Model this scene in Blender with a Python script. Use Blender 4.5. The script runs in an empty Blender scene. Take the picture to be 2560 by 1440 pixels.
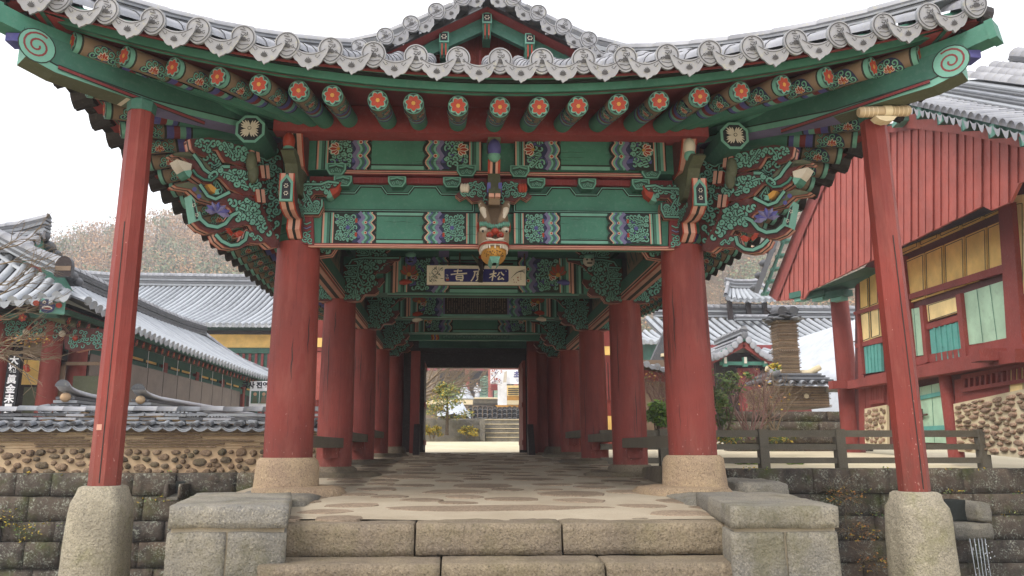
import bpy, math, random
from math import sin, cos, tan, atan, atan2, pi, sqrt, radians, hypot
from mathutils import Vector, Matrix
V = Vector
SC = bpy.context.scene
COL = SC.collection
RND = random.Random(7)

# ------------------------------------------------------------------ camera
FPX, CX, CY = 1900.0, 1212.0, 720.0            # focal length / principal point in 2560x1440 pixels
PITCH = atan(399 / 1900); YAW = atan(66 * cos(PITCH) / 1900)
EYE = V((0, 0, 1.5))
cam_d = bpy.data.cameras.new('camera'); cam = bpy.data.objects.new('camera', cam_d); COL.objects.link(cam)
cam.location = EYE
cam.rotation_euler = (pi / 2 + PITCH, 0, -YAW)
cam_d.sensor_fit = 'HORIZONTAL'; cam_d.sensor_width = 36; cam_d.lens = 36 * FPX / 2560
cam_d.shift_x = (1280 - CX) / 2560
cam_d.clip_start = .05; cam_d.clip_end = 2000
SC.camera = cam

# ------------------------------------------------------------------ sky, sun, exposure (bright overcast)
SUN_EL, SUN_ROT = radians(46), radians(232)
W = bpy.data.worlds.new("World"); SC.world = W; W.use_nodes = True
nt = W.node_tree; nt.nodes.clear()
wo = nt.nodes.new('ShaderNodeOutputWorld'); bg = nt.nodes.new('ShaderNodeBackground'); sky = nt.nodes.new('ShaderNodeTexSky')
sky.sky_type = 'NISHITA'; sky.sun_disc = False; sky.sun_elevation = SUN_EL; sky.sun_rotation = SUN_ROT
sky.air_density = 1.5; sky.dust_density = 6.0
mixn = nt.nodes.new('ShaderNodeMix'); mixn.data_type = 'RGBA'; mixn.inputs[0].default_value = .86
mixn.inputs[7].default_value = (10.6, 10.8, 11.3, 1)        # an even white cloud deck over most of the blue
nt.links.new(sky.outputs[0], mixn.inputs[6]); nt.links.new(mixn.outputs[2], bg.inputs[0])
bg.inputs[1].default_value = .105; nt.links.new(bg.outputs[0], wo.inputs[0])
sun_d = bpy.data.lights.new('sun', 'SUN'); sun = bpy.data.objects.new('sun', sun_d); COL.objects.link(sun)
sun_d.energy = 1.5; sun_d.angle = radians(20); sun_d.color = (1, .96, .9)
sd = V((sin(SUN_ROT) * cos(SUN_EL), cos(SUN_ROT) * cos(SUN_EL), sin(SUN_EL)))
sun.rotation_euler = sd.to_track_quat('Z', 'Y').to_euler()
vs = SC.view_settings; vs.view_transform = 'Standard'; vs.look = 'None'; vs.exposure = 1.05; vs.gamma = 1; vs.use_curve_mapping = False
SC.cycles.max_bounces = 6; SC.cycles.diffuse_bounces = 2; SC.cycles.glossy_bounces = 2; SC.cycles.transparent_max_bounces = 6

# ------------------------------------------------------------------ pixel of the photograph -> point in the place
F_ = V((sin(YAW) * cos(PITCH), cos(YAW) * cos(PITCH), sin(PITCH)))
R_ = V((cos(YAW), -sin(YAW), 0)); U_ = R_.cross(F_)
def ray(px, py): return R_ * ((px - CX) / FPX) + U_ * ((CY - py) / FPX) + F_
def atY(px, py, y): d = ray(px, py); return EYE + d * (y / d.y)
def atX(px, py, x): d = ray(px, py); return EYE + d * (x / d.x)
def atZ(px, py, z): d = ray(px, py); return EYE + d * ((z - EYE.z) / d.z)
def atP(px, py, o, n): d = ray(px, py); return EYE + d * ((V(o) - EYE).dot(n) / d.dot(n))
def lerp(a, b, t): return a + (b - a) * t

# ------------------------------------------------------------------ materials
MATS = {}
def lin(h):
    h = h.lstrip('#'); r = [int(h[i:i + 2], 16) / 255 for i in (0, 2, 4)]
    return tuple(c / 12.92 if c <= .04045 else ((c + .055) / 1.055) ** 2.4 for c in r)
class N:                                                       # tiny node helper
    def __init__(s, name):
        s.m = bpy.data.materials.new(name); s.m.use_nodes = True; s.t = s.m.node_tree
        s.b = s.t.nodes['Principled BSDF']; s.c = None
    def n(s, typ, **kw):
        n = s.t.nodes.new('ShaderNode' + typ)
        for k, v in kw.items():
            if hasattr(n, k): setattr(n, k, v)
        return n
    def l(s, a, b): s.t.links.new(a, b)
    def coord(s, scale=(1, 1, 1)):
        if s.c is None: s.c = s.n('NewGeometry')
        m = s.n('Mapping'); m.inputs['Scale'].default_value = scale; s.l(s.c.outputs['Position'], m.inputs[0]); return m.outputs[0]
    def noise(s, sc, det=4, rough=.6, scale=(1, 1, 1)):
        n = s.n('TexNoise'); n.inputs['Scale'].default_value = sc; n.inputs['Detail'].default_value = det
        n.inputs['Roughness'].default_value = rough; s.l(s.coord(scale), n.inputs['Vector']); return n.outputs['Fac']
    def ramp(s, fac, stops):
        r = s.n('ValToRGB'); e = r.color_ramp.elements
        while len(e) < len(stops): e.new(.5)
        for el, (p, c) in zip(e, stops): el.position = p; el.color = (*c[:3], 1)
        s.l(fac, r.inputs[0]); return r.outputs[0]
    def mix(s, fac, a, b, mode='MIX'):
        m = s.n('Mix', data_type='RGBA', blend_type=mode)
        for i, x in ((0, fac), (6, a), (7, b)):
            if isinstance(x, (int, float)): m.inputs[i].default_value = x
            elif isinstance(x, tuple): m.inputs[i].default_value = (*x[:3], 1)
            else: s.l(x, m.inputs[i])
        return m.outputs[2]
    def bump(s, h, st, dist=.02, prev=None):
        b = s.n('Bump'); b.inputs['Strength'].default_value = st; b.inputs['Distance'].default_value = dist; s.l(h, b.inputs['Height'])
        if prev is not None: s.l(prev, b.inputs['Normal'])
        return b.outputs[0]
    def done(s, col, rough=.7, nrm=None, spec=.3, metal=0):
        if isinstance(col, tuple): s.b.inputs['Base Color'].default_value = (*col[:3], 1)
        else: s.l(col, s.b.inputs['Base Color'])
        s.b.inputs['Roughness'].default_value = rough; s.b.inputs['Specular IOR Level'].default_value = spec; s.b.inputs['Metallic'].default_value = metal
        if nrm is not None: s.l(nrm, s.b.inputs['Normal'])
        MATS[s.m.name] = s.m; return s.m
def mul(c, k): return tuple(min(1, x * k) for x in c)
def paint(name, hexc, k=1.0, wear=.25, rough=.65, grain=(1, 1, 1), bump=.15):
    m = N(name); c = mul(lin(hexc), k)
    f = m.noise(2.6, 5, .6); g = m.noise(26, 3, .6, grain)
    col = m.mix(m.ramp(f, [(.3, (0, 0, 0)), (.7, (1, 1, 1))]), mul(c, .80), mul(c, 1.14))
    col = m.mix(m.ramp(g, [(.52, (0, 0, 0)), (.75, (wear,) * 3)]), col, mul(tuple(x * .6 + .09 for x in c), 1.25))
    w = m.noise(9, 6, .7, (.25, 1, 1)); col = m.mix(m.ramp(w, [(.56, (0, 0, 0)), (.74, (wear * .9,) * 3)]), col, mul(tuple(x * .55 for x in c), 1.))
    return m.done(col, rough, m.bump(g, bump, .006, m.bump(w, bump, .012)))
# dancheong paints
GREEN = paint('green_paint', '467c6a', 0.84)
GREEN_D = paint('deep_green_paint', '3d6a5c', 0.82)
TEAL = paint('light_teal_paint', '78b09e', 0.72, wear=.2)
DARK = paint('dark_line_paint', '2a2e2a', 0.7, wear=.1)
NAVY = paint('navy_paint', '34395f', 0.75)
BLUE = paint('violet_blue_paint', '5a5898', 0.75)
VIOLET = paint('faded_violet_paint', '7f78a0', 0.7)
RED = paint('red_brown_paint', '86383a', 0.7, grain=(3, 3, .4))
SOFFIT = paint('dull_red_paint', '883c3c', 0.95)
VERM = paint('vermilion_paint', 'bb4833', 0.62)
MAROON = paint('dark_maroon_paint', '6a3836', 0.66)
PINK = paint('peach_paint', 'dba490', 0.75)
YEL = paint('ochre_paint', 'd29a48', 0.7)
WHITE = paint('cream_paint', 'e3d6c4', 0.7)
OLIVE = paint('olive_paint', '63664f', 0.7)
TAN = paint('tan_paint', 'b09478', .72)
BROWN = paint('raw_brown_paint', '8f7862', 0.7)
LEAD = paint('black_plate_paint', '26262c', .8)
def column_paint():
    m = N('column_red_paint'); c = mul(lin('8e3c33'), .72)
    f = m.noise(1.3, 5, .6); g = m.noise(16, 4, .65, (5, 5, .35)); s = m.noise(60, 2, .5, (1, 1, .5))
    col = m.mix(m.ramp(f, [(.3, (0, 0, 0)), (.7, (1, 1, 1))]), mul(c, .8), mul(c, 1.15))
    col = m.mix(m.ramp(g, [(.25, (1, 1, 1)), (.4, (0, 0, 0))]), col, mul(c, .45))
    sp = m.n('SeparateXYZ'); m.l(m.coord(), sp.inputs[0])
    low = m.n('MapRange'); low.inputs[1].default_value = 1.15; low.inputs[2].default_value = 2.0; low.inputs[3].default_value = .16; low.inputs[4].default_value = .05
    m.l(sp.outputs[2], low.inputs[0])
    thr = m.n('Math', operation='ADD'); m.l(s, thr.inputs[0]); m.l(low.outputs[0], thr.inputs[1])
    col = m.mix(m.ramp(thr.outputs[0], [(.80, (0, 0, 0)), (.86, (.7, .7, .7))]), col, mul(lin('d0a89a'), .75))
    lo2 = m.n('MapRange'); lo2.inputs[1].default_value = 1.3; lo2.inputs[2].default_value = 1.75; lo2.inputs[3].default_value = .55; lo2.inputs[4].default_value = 0.; m.l(sp.outputs[2], lo2.inputs[0])
    gr = m.n('Math', operation='MULTIPLY'); m.l(lo2.outputs[0], gr.inputs[0]); m.l(m.ramp(m.noise(5, 5, .7, (2, 2, .6)), [(.35, (0, 0, 0)), (.65, (1, 1, 1))]), gr.inputs[1]); col = m.mix(gr.outputs[0], col, mul(lin('6b4438'), .7))
    fa = m.noise(3.2, 6, .7, (1.6, 1.6, .35)); col = m.mix(m.ramp(fa, [(.5, (0, 0, 0)), (.68, (.6,) * 3)]), col, mul(lin('a05a4e'), .72)); dg = m.noise(2.1, 6, .7, (1.8, 1.8, .3)); col = m.mix(m.ramp(dg, [(.52, (0, 0, 0)), (.7, (.6,) * 3)]), col, mul(c, .5))
    return m.done(col, .58, m.bump(g, .45, .012, m.bump(fa, .2, .02)), .3)
COLRED = column_paint()
def granite(name, a, b, k=1., speck=90, bump=.6, moss=None, mossamt=.5, blot=2.2):
    m = N(name); A, B = mul(lin(a), k), mul(lin(b), k)
    f = m.noise(blot, 5, .65); s = m.noise(speck, 3, .7); c = m.noise(9, 6, .7)
    col = m.mix(m.ramp(f, [(.32, (0, 0, 0)), (.68, (1, 1, 1))]), A, B)
    col = m.mix(m.ramp(s, [(.3, (1, 1, 1)), (.48, (0, 0, 0))]), col, mul(A, .5))
    col = m.mix(m.ramp(s, [(.56, (0, 0, 0)), (.74, (.8, .8, .8))]), col, mul(B, 1.45))
    if moss: col = m.mix(m.ramp(m.noise(3.1, 6, .7), [(.5, (0, 0, 0)), (.66, (mossamt,) * 3)]), col, mul(lin(moss), .6))
    st = m.noise(1.6, 6, .72, (1, 1, .5)); col = m.mix(m.ramp(st, [(.5, (0, 0, 0)), (.7, (.55,) * 3)]), col, mul(A, .55)); li = m.noise(5.5, 6, .75); col = m.mix(m.ramp(li, [(.6, (0, 0, 0)), (.68, (.45,) * 3)]), col, mul(B, 1.3))
    isl = m.n('NewGeometry'); rr = m.ramp(isl.outputs['Random Per Island'], [(0, (.78,) * 3), (1, (1.1,) * 3)])
    col = m.mix(1., col, rr, 'MULTIPLY')
    n1 = m.bump(c, bump, .05); n2 = m.bump(m.noise(34, 3, .7), bump, .02, m.bump(s, bump * .8, .008, n1))
    return m.done(col, .9, n2, .15)
GRAN = granite('pale_granite', 'b3a996', 'cfc4ab', .62, moss='8b8a4c', mossamt=.45)
GRAN_B = granite('buff_granite', 'c0a58c', 'd8bd98', .62, blot=3)
GRAN_G = granite('grey_granite', '8f8b84', 'b5ac9a', .62, moss='75704a', mossamt=.5)
STEP = granite('brown_step_stone', '8d7f70', 'a8987f', .6, moss='6f6a44', mossamt=.35)
FLAG = granite('brown_flagstone', '9c8a76', 'b39d86', .64, speck=60, bump=.3)
def wallstone():
    m = N('mossy_dark_stone'); A, B = mul(lin('3f3b3a'), .8), mul(lin('665c52'), .8)
    f = m.noise(2.5, 6, .7); s = m.noise(40, 4, .75); l = m.noise(7, 6, .75); mo = m.noise(1.7, 6, .7)
    isl = m.n('NewGeometry')
    col = m.mix(m.ramp(f, [(.35, (0, 0, 0)), (.65, (1, 1, 1))]), A, B)
    col = m.mix(m.ramp(isl.outputs['Random Per Island'], [(0, (0, 0, 0)), (1, (.6, .6, .6))]), col, mul(lin('756656'), .75))
    col = m.mix(m.ramp(mo, [(.5, (0, 0, 0)), (.66, (.8,) * 3)]), col, mul(lin('566030'), .6))
    dk = m.noise(3.3, 6, .75, (1, 1, .45)); col = m.mix(m.ramp(dk, [(.5, (0, 0, 0)), (.68, (.8,) * 3)]), col, mul(lin('2c2826'), .7)); br = m.noise(1.1, 5, .7); col = m.mix(m.ramp(br, [(.5, (0, 0, 0)), (.7, (.5,) * 3)]), col, mul(lin('8a6f58'), .7))
    lf = m.n('Math', operation='MULTIPLY'); m.l(m.ramp(l, [(.46, (0, 0, 0)), (.64, (1, 1, 1))]), lf.inputs[0]); m.l(m.ramp(s, [(.5, (0, 0, 0)), (.6, (1, 1, 1))]), lf.inputs[1])
    col = m.mix(lf.outputs[0], col, mul(lin('c8cbb8'), .6))
    return m.done(col, .92, m.bump(s, .6, .012, m.bump(f, .8, .05)), .15)
WALLST = wallstone()
def tilemat(name, a, b, k=1., lich=.5):
    m = N(name); A, B = mul(lin(a), k), mul(lin(b), k); isl = m.n('NewGeometry')
    f = m.noise(3.2, 5, .65); s = m.noise(30, 4, .7)
    col = m.mix(isl.outputs['Random Per Island'], A, B)
    col = m.mix(m.ramp(f, [(.35, (0, 0, 0)), (.7, (.55,) * 3)]), col, mul(B, 1.25))
    col = m.mix(m.ramp(s, [(.56, (0, 0, 0)), (.7, (lich,) * 3)]), col, mul(lin('b9b59c'), .75))
    return m.done(col, .62, m.bump(s, .3, .006), .35)
TILE = tilemat('grey_roof_tile', '7d8088', 'a6a9ae', .62)
TILE_P = tilemat('pale_roof_tile', '9c9ca2', 'c0c0c6', .56, .7)
TILE_M = tilemat('mid_roof_tile', '94989e', 'babec4', .66)
TILE_D = tilemat('dark_roof_tile', '45464a', '6a6b70', .6, .3)
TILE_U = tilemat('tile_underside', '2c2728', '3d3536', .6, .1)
RELIEF = paint('relief_shadow_grey', '5c5a5c', .6, wear=.1)
def sandmat(name, a, b, k=1.):
    m = N(name); f = m.noise(1.1, 6, .65); s = m.noise(120, 2, .6); g = m.noise(8, 5, .7)
    col = m.mix(m.ramp(f, [(.35, (0, 0, 0)), (.65, (1, 1, 1))]), mul(lin(a), k), mul(lin(b), k))
    col = m.mix(m.ramp(s, [(.3, (.5,) * 3), (.45, (0, 0, 0))]), col, mul(lin(a), k * .6))
    return m.done(col, .95, m.bump(g, .4, .02, m.bump(s, .3, .004)), .1)
SAND = sandmat('sandy_mortar', 'b8a992', 'cdbfa8', .68)
YARD = sandmat('pale_yard_earth', 'c9bd9e', 'dccfb4', .9)
EARTH = sandmat('brown_earth', '6f5b45', '8c7658', .6)
MUD = sandmat('yellow_mud_plaster', 'c6a684', 'dcc29e', .74)
PLASTER = sandmat('cream_lime_mortar', 'e2cfa8', 'efdfbe', .8)
YWALL = paint('yellow_wall_paint', 'e8bf70', 1.0, wear=.15)
YWALL_P = paint('pale_yellow_wall_paint', 'f0d496', 1.0, wear=.15)
MINT = paint('worn_mint_paint', 'aecdb0', .9, wear=.6, grain=(6, 6, .5))
TURQ = paint('worn_turquoise_paint', '67b3a8', .75, wear=.9, grain=(7, 7, .5))
PLANK = paint('faded_red_plank', 'b45c50', 0.82, wear=.7, grain=(6, 6, .4))
TIMBER = paint('faded_red_timber', '96443c', 0.78, wear=.5, grain=(4, 4, 1))
GREYWOOD = paint('weathered_grey_wood', '6b6354', 0.75, wear=.7, grain=(2, 6, 6))
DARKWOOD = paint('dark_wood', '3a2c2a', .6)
IRON = paint('rusty_iron', '6b4a3a', .6)
STONE_C = granite('brown_cobble', '8f7660', 'b59a7e', .66, speck=50)
COBBLE = granite('pinkish_cobble', 'b39279', 'd2b298', .7, speck=50)
CLAYTILE = granite('stacked_clay_tile', '8f7d6a', 'b39e86', .62, speck=50, bump=.3)
STONE_D = granite('dark_cobble', '776856', '9a8870', .66, speck=50, moss='6a6340')
LAMP = paint('beige_plastic', 'c9b08c', .8, wear=.1, rough=.4)
LAMP_L = paint('cream_strap', 'e6d3ae', .85, wear=.05, rough=.4)
BLIND = paint('grey_bamboo_blind', '8a7c72', .62, wear=.5, grain=(1, 1, 14))
SHEET = paint('white_tarpaulin', 'dfe4ec', 0.6, wear=.05, rough=.5)
PAPER = paint('white_banner', 'f0f0f4', .9, wear=.03, rough=.6)
INK = paint('dark_ink', '2a2a3a', .7, wear=.05)
SIGNW = paint('signboard_white', 'f2e8d8', .92, wear=.05)
SIGNB = paint('signboard_blue', '332f86', 0.62, wear=.08)
CLOTHW = paint('pale_grey_cloth', 'd9dadf', .85, wear=.05)
SKIN = paint('skin', 'c79878', .8, wear=.05)
WATERM = N('trickling_water'); WATERM.b.inputs['Transmission Weight'].default_value = .6; WATERM = WATERM.done((.8, .85, .9), .08, None, .6)
def leafmat(name, a, b, k=.6):
    m = N(name); isl = m.n('NewGeometry')
    col = m.mix(isl.outputs['Random Per Island'], mul(lin(a), k), mul(lin(b), k))
    m.b.inputs['Subsurface Weight'].default_value = 0
    return m.done(col, .7, None, .25)
BARK = granite('grey_bark', '6b5d4f', '8f7f6c', .6, speck=30)
TWIG = paint('bare_twig', 'a08a6e', .6)
TWIG_R = paint('reddish_twig', 'a07a70', .62)
LEAF_G = leafmat('green_leaf', '4c6a35', '87a062', .6)
LEAF_B = leafmat('bright_leaf', '5f8f35', 'a6c45a', .65)
LEAF_Y = leafmat('yellow_leaf', 'b99a35', 'd8bb4a', .7)
LEAF_O = leafmat('orange_leaf', 'c27a3c', 'dba060', .7)
LEAF_N = leafmat('pine_needles', '6f7f48', 'a0a868', .62)
WOOD_A = leafmat('bare_wood_mass', 'a08872', 'c6ad94', .68)
WOOD_B = leafmat('autumn_wood_mass', 'bd8552', 'dba26a', .72)
WOODS = [leafmat(n_, a_, b_, .66) for n_, a_, b_ in (('wood_grey', 'b09c8a', 'b8a492'), ('wood_brown', 'a68c74', 'ae947c'), ('wood_tan', 'c39a70', 'caa178'), ('wood_rust', 'cc9c6c', 'd4a474'), ('wood_pine', '818c66', '8a956e'), ('wood_pine_dark', '727f5c', '7a8764'))]
WOOD_C = leafmat('pine_wood_mass', '5e7048', '8c9a70', .62)

# ------------------------------------------------------------------ mesh builder
class MB:
    def __init__(s): s.v = []; s.f = []; s.m = []; s.sm = []; s.mats = []; s.mx = {}
    def mi(s, mat):
        k = mat.name
        if k not in s.mx: s.mx[k] = len(s.mats); s.mats.append(mat)
        return s.mx[k]
    def face(s, pts, mat, smooth=False):
        i = len(s.v); s.v.extend(tuple(p) for p in pts); s.f.append(tuple(range(i, i + len(pts)))); s.m.append(s.mi(mat)); s.sm.append(smooth)
    def mesh(s, pts, faces, mat, smooth=False):
        i = len(s.v); s.v.extend(tuple(p) for p in pts); k = s.mi(mat)
        for f in faces: s.f.append(tuple(j + i for j in f)); s.m.append(k); s.sm.append(smooth)
    def hexa(s, p, mat):                                         # 8 corners: bottom 4 ccw, top 4 ccw
        s.mesh(p, [(3, 2, 1, 0), (4, 5, 6, 7), (0, 1, 5, 4), (1, 2, 6, 5), (2, 3, 7, 6), (3, 0, 4, 7)], mat)
    def box(s, c, size, mat, R=None):
        x, y, z = (a / 2 for a in size); c = V(c); R = R or Matrix.Identity(3)
        P = [(-x, -y, -z), (x, -y, -z), (x, y, -z), (-x, y, -z), (-x, -y, z), (x, -y, z), (x, y, z), (-x, y, z)]
        s.hexa([c + R @ V(p) for p in P], mat)
    def bx(s, x0, x1, y0, y1, z0, z1, mat): s.box(((x0 + x1) / 2, (y0 + y1) / 2, (z0 + z1) / 2), (abs(x1 - x0), abs(y1 - y0), abs(z1 - z0)), mat)
    def beam(s, p, q, w, h, mat, up=(0, 0, 1)):
        p, q = V(p), V(q); d = (q - p).normalized(); sd = d.cross(V(up)).normalized(); u = sd.cross(d)
        a, b = sd * w / 2, u * h / 2
        s.hexa([p - a - b, p + a - b, q + a - b, q - a - b, p - a + b, p + a + b, q + a + b, q - a + b], mat)
    def strip(s, A, B, mat, smooth=False):
        n = len(A); s.mesh(list(A) + list(B), [(i, i + 1, n + i + 1, n + i) for i in range(n - 1)], mat, smooth)
    def grid(s, rows, mat, smooth=True):
        n = len(rows[0]); s.mesh([p for r in rows for p in r], [(i * n + j, i * n + j + 1, (i + 1) * n + j + 1, (i + 1) * n + j) for i in range(len(rows) - 1) for j in range(n - 1)], mat, smooth)
    def sweep(s, path, prof, mat, side=None, closed=True, caps=True, smooth=False):
        # prof: (a,b) offsets along side / up at each path point
        rings = []; n = len(path); path = [V(p) for p in path]
        for i, p in enumerate(path):
            d = (path[min(i + 1, n - 1)] - path[max(i - 1, 0)]).normalized()
            sd = V(side) if side else d.cross(V((0, 0, 1))).normalized()
            sd = (sd - d * sd.dot(d)).normalized(); u = sd.cross(d)
            rings.append([p + sd * a + u * b for a, b in prof])
        k = len(prof); pts = [q for r in rings for q in r]; fs = []
        for i in range(n - 1):
            for j in range(k if closed else k - 1): fs.append((i * k + j, i * k + (j + 1) % k, (i + 1) * k + (j + 1) % k, (i + 1) * k + j))
        if caps and closed: fs.append(tuple(range(k - 1, -1, -1))); fs.append(tuple((n - 1) * k + j for j in range(k)))
        s.mesh(pts, fs, mat, smooth)
    def tube(s, path, r, mat, n=8, caps=True, smooth=True):
        path = [V(p) for p in path]; m = len(path); R = r if isinstance(r, (list, tuple)) else [r] * m
        pts = []; ref = None
        for i, p in enumerate(path):
            d = (path[min(i + 1, m - 1)] - path[max(i - 1, 0)]).normalized()
            if ref is None: ref = d.orthogonal().normalized()
            a = (ref - d * ref.dot(d)).normalized(); b = d.cross(a); ref = a
            pts += [p + (a * cos(2 * pi * j / n) + b * sin(2 * pi * j / n)) * R[i] for j in range(n)]
        fs = [(i * n + j, i * n + (j + 1) % n, (i + 1) * n + (j + 1) % n, (i + 1) * n + j) for i in range(m - 1) for j in range(n)]
        s.mesh(pts, fs, mat, smooth)
        if caps: s.face([pts[j] for j in range(n - 1, -1, -1)], mat); s.face(pts[-n:], mat)
    def lathe(s, prof, c, mat, n=20, smooth=True, caps=True, sq=None, jit=0, rot=0):
        c = V(c); pts = []
        for r, z in prof:
            for j in range(n):
                a = 2 * pi * j / n + rot; k = r * (1 + (RND.uniform(-jit, jit) if jit else 0))
                if sq: k *= (abs(cos(a - rot)) ** sq + abs(sin(a - rot)) ** sq) ** (-1 / sq)
                pts.append(c + V((k * cos(a), k * sin(a), z)))
        fs = [(i * n + j, i * n + (j + 1) % n, (i + 1) * n + (j + 1) % n, (i + 1) * n + j) for i in range(len(prof) - 1) for j in range(n)]
        s.mesh(pts, fs, mat, smooth)
        if caps: s.face(pts[:n][::-1], mat); s.face(pts[-n:], mat)
    def ball(s, c, r, mat, n=12, m=8, R=None):
        c = V(c); r = V(r) if isinstance(r, (tuple, list)) else V((r, r, r)); R = R or Matrix.Identity(3); pts = []
        for i in range(m + 1):
            t = pi * i / m
            for j in range(n):
                p = 2 * pi * j / n; pts.append(c + R @ V((r.x * sin(t) * cos(p), r.y * sin(t) * sin(p), r.z * cos(t))))
        s.mesh(pts, [(i * n + j, i * n + (j + 1) % n, (i + 1) * n + (j + 1) % n, (i + 1) * n + j) for i in range(m) for j in range(n)], mat, True)
    def prism(s, pts, vec, front, side, stripes=None, back=None):
        # pts: outline (front face), vec: thickness vector to the back face; stripes: [(fraction, material)...] across the edge
        pts = [V(p) for p in pts]; vec = V(vec); n = len(pts)
        s.face(pts, front); s.face([p + vec for p in reversed(pts)], back or front)
        st = stripes or [(1., side)]; t0 = 0.
        for t1, m in st:
            for i in range(n):
                a, b = pts[i], pts[(i + 1) % n]; s.face([a + vec * t0, a + vec * t1, b + vec * t1, b + vec * t0], m)
            t0 = t1
    def build(s, name, parent=None, loc=None, sharp=True):
        me = bpy.data.meshes.new(name); me.from_pydata(s.v, [], s.f); me.validate(clean_customdata=False)
        for m in s.mats: me.materials.append(m)
        if len(me.polygons) == len(s.m):
            me.polygons.foreach_set('material_index', s.m); me.polygons.foreach_set('use_smooth', s.sm)
        me.update(); o = bpy.data.objects.new(name, me); COL.objects.link(o)
        if parent is not None: adopt(o, parent)
        if loc is not None: o.location = loc
        return o
def world(o): return (world(o.parent) @ o.matrix_parent_inverse if o.parent else Matrix.Identity(4)) @ o.matrix_basis
def adopt(o, parent): o.parent = parent; o.matrix_parent_inverse = world(parent).inverted(); return o
def mirrored(mb, xm):
    n = MB(); n.v = [(2 * xm - x, y, z) for x, y, z in mb.v]; n.f = [tuple(reversed(f)) for f in mb.f]
    n.m, n.sm, n.mats, n.mx = mb.m, mb.sm, mb.mats, mb.mx; return n
def tag(o, label=None, cat=None, group=None, kind=None):
    for k, v in (('label', label), ('category', cat), ('group', group), ('kind', kind)):
        if v: o[k] = v
    return o
def thing(name, label, cat, loc=(0, 0, 0), group=None):
    o = bpy.data.objects.new(name, None); COL.objects.link(o); o.location = loc; o.empty_display_size = .2
    return tag(o, label, cat, group)
def dup(o, parent=None, loc=None, rot=None, mat=None, deep=True):
    c = o.copy(); COL.objects.link(c)
    inv = o.matrix_parent_inverse.copy(); c.parent = parent if parent is not None else o.parent; c.matrix_parent_inverse = inv
    if loc is not None: c.location = loc
    if rot is not None: c.rotation_euler = rot
    if mat is not None: c.matrix_basis = ((world(c.parent) @ c.matrix_parent_inverse).inverted() @ mat) if c.parent else mat
    if deep:
        for ch in o.children: dup(ch, c)
    return c
def frame(o, x, y, z):                                          # matrix from three axes and an origin
    m = Matrix((x, y, z)).transposed().to_4x4(); m.translation = V(o); return m

# ------------------------------------------------------------------ painted ornament: a canvas of thin paint layers on a surface
class Cv:
    def __init__(s, mb, fn, c=.0015, dc=.00025): s.mb = mb; s.fn = fn; s.c = c; s.dc = dc
    def lay(s): s.c += s.dc; return s.c
    def poly(s, pts, mat): c = s.lay(); s.mb.face([s.fn(a, b, c) for a, b in pts], mat)
    def rect(s, x0, x1, y0, y1, mat): s.poly([(x0, y0), (x1, y0), (x1, y1), (x0, y1)], mat)
    def disc(s, x, y, r, mat, n=12, ry=None):
        ry = ry or r; s.poly([(x + r * cos(2 * pi * i / n), y + ry * sin(2 * pi * i / n)) for i in range(n)], mat)
    def stroke(s, pts, w, mat):
        c = s.lay(); n = len(pts); A, B = [], []
        for i, (x, y) in enumerate(pts):
            x0, y0 = pts[max(i - 1, 0)]; x1, y1 = pts[min(i + 1, n - 1)]
            dx, dy = x1 - x0, y1 - y0; L = hypot(dx, dy) or 1; k = (w[i] if isinstance(w, (list, tuple)) else w) / 2
            A.append(s.fn(x - dy / L * k, y + dx / L * k, c)); B.append(s.fn(x + dy / L * k, y - dx / L * k, c))
        s.mb.strip(A, B, mat)
    def line2(s, pts, w, mat=None, edge=None, k=1.9): s.stroke(pts, [x * k for x in w] if isinstance(w, (list, tuple)) else w * k, edge or DARK); s.stroke(pts, w, mat or TEAL)
    def spiral(s, x, y, r, turns=1.25, a0=0., d=1, w=None, mat=None, edge=True, n=14):
        pts = [(x + r * (1 - .8 * t) * cos(a0 + d * 2 * pi * turns * t), y + r * (1 - .8 * t) * sin(a0 + d * 2 * pi * turns * t)) for t in (i / n for i in range(n + 1))]
        w = w or r * .3
        if edge: s.stroke(pts, w * 1.8, DARK)
        s.stroke(pts, w, mat or TEAL)
    def petal(s, x, y, a, L, w, mat):
        ca, sa = cos(a), sin(a); P = [(0, 0), (.3, .42), (.65, .5), (.9, .25), (1, 0), (.9, -.25), (.65, -.5), (.3, -.42)]
        s.poly([(x + L * p * ca - w * q * sa, y + L * p * sa + w * q * ca) for p, q in P], mat)
    def flower(s, x, y, r, n=7, a0=.3, pet=None, mid=None, edge=None):
        if edge: s.disc(x, y, r, edge, 18)
        for i in range(n): s.petal(x + r * .16 * cos(a0 + 2 * pi * i / n), y + r * .16 * sin(a0 + 2 * pi * i / n), a0 + 2 * pi * i / n, r * .74, r * .55, pet or VERM)
        s.disc(x, y, r * .24, mid or YEL, 10)
    def lotus(s, x, y, r, up=pi / 2, cols=None):
        A, B = cols or (WHITE, VERM)
        for da, L in ((-1.15, .8), (1.15, .8), (-.6, .95), (.6, .95), (0, 1.05)):
            s.petal(x, y, up + da, r * L * 1.12, r * .56, A); s.petal(x + r * .1 * cos(up + da), y + r * .1 * sin(up + da), up + da, r * L * .86, r * .36, B)
        s.disc(x, y, r * .2, YEL, 8)
    def cloud(s, x, y, r, up=pi / 2, n=5):                       # half rosette of scrolls with a lotus at its foot
        s.poly([(x + r * 1.05 * cos(up + t), y + r * 1.05 * sin(up + t)) for t in [(-1.75 + 3.5 * i / 12) for i in range(13)]], NAVY)
        for i in range(n):
            t = up - 1.45 + 2.9 * i / (n - 1); s.spiral(x + r * .72 * cos(t), y + r * .72 * sin(t), r * .3, 1.2, t + pi, 1 if i < n / 2 else -1, r * .1)
        s.lotus(x, y, r * .5, up)
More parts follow.
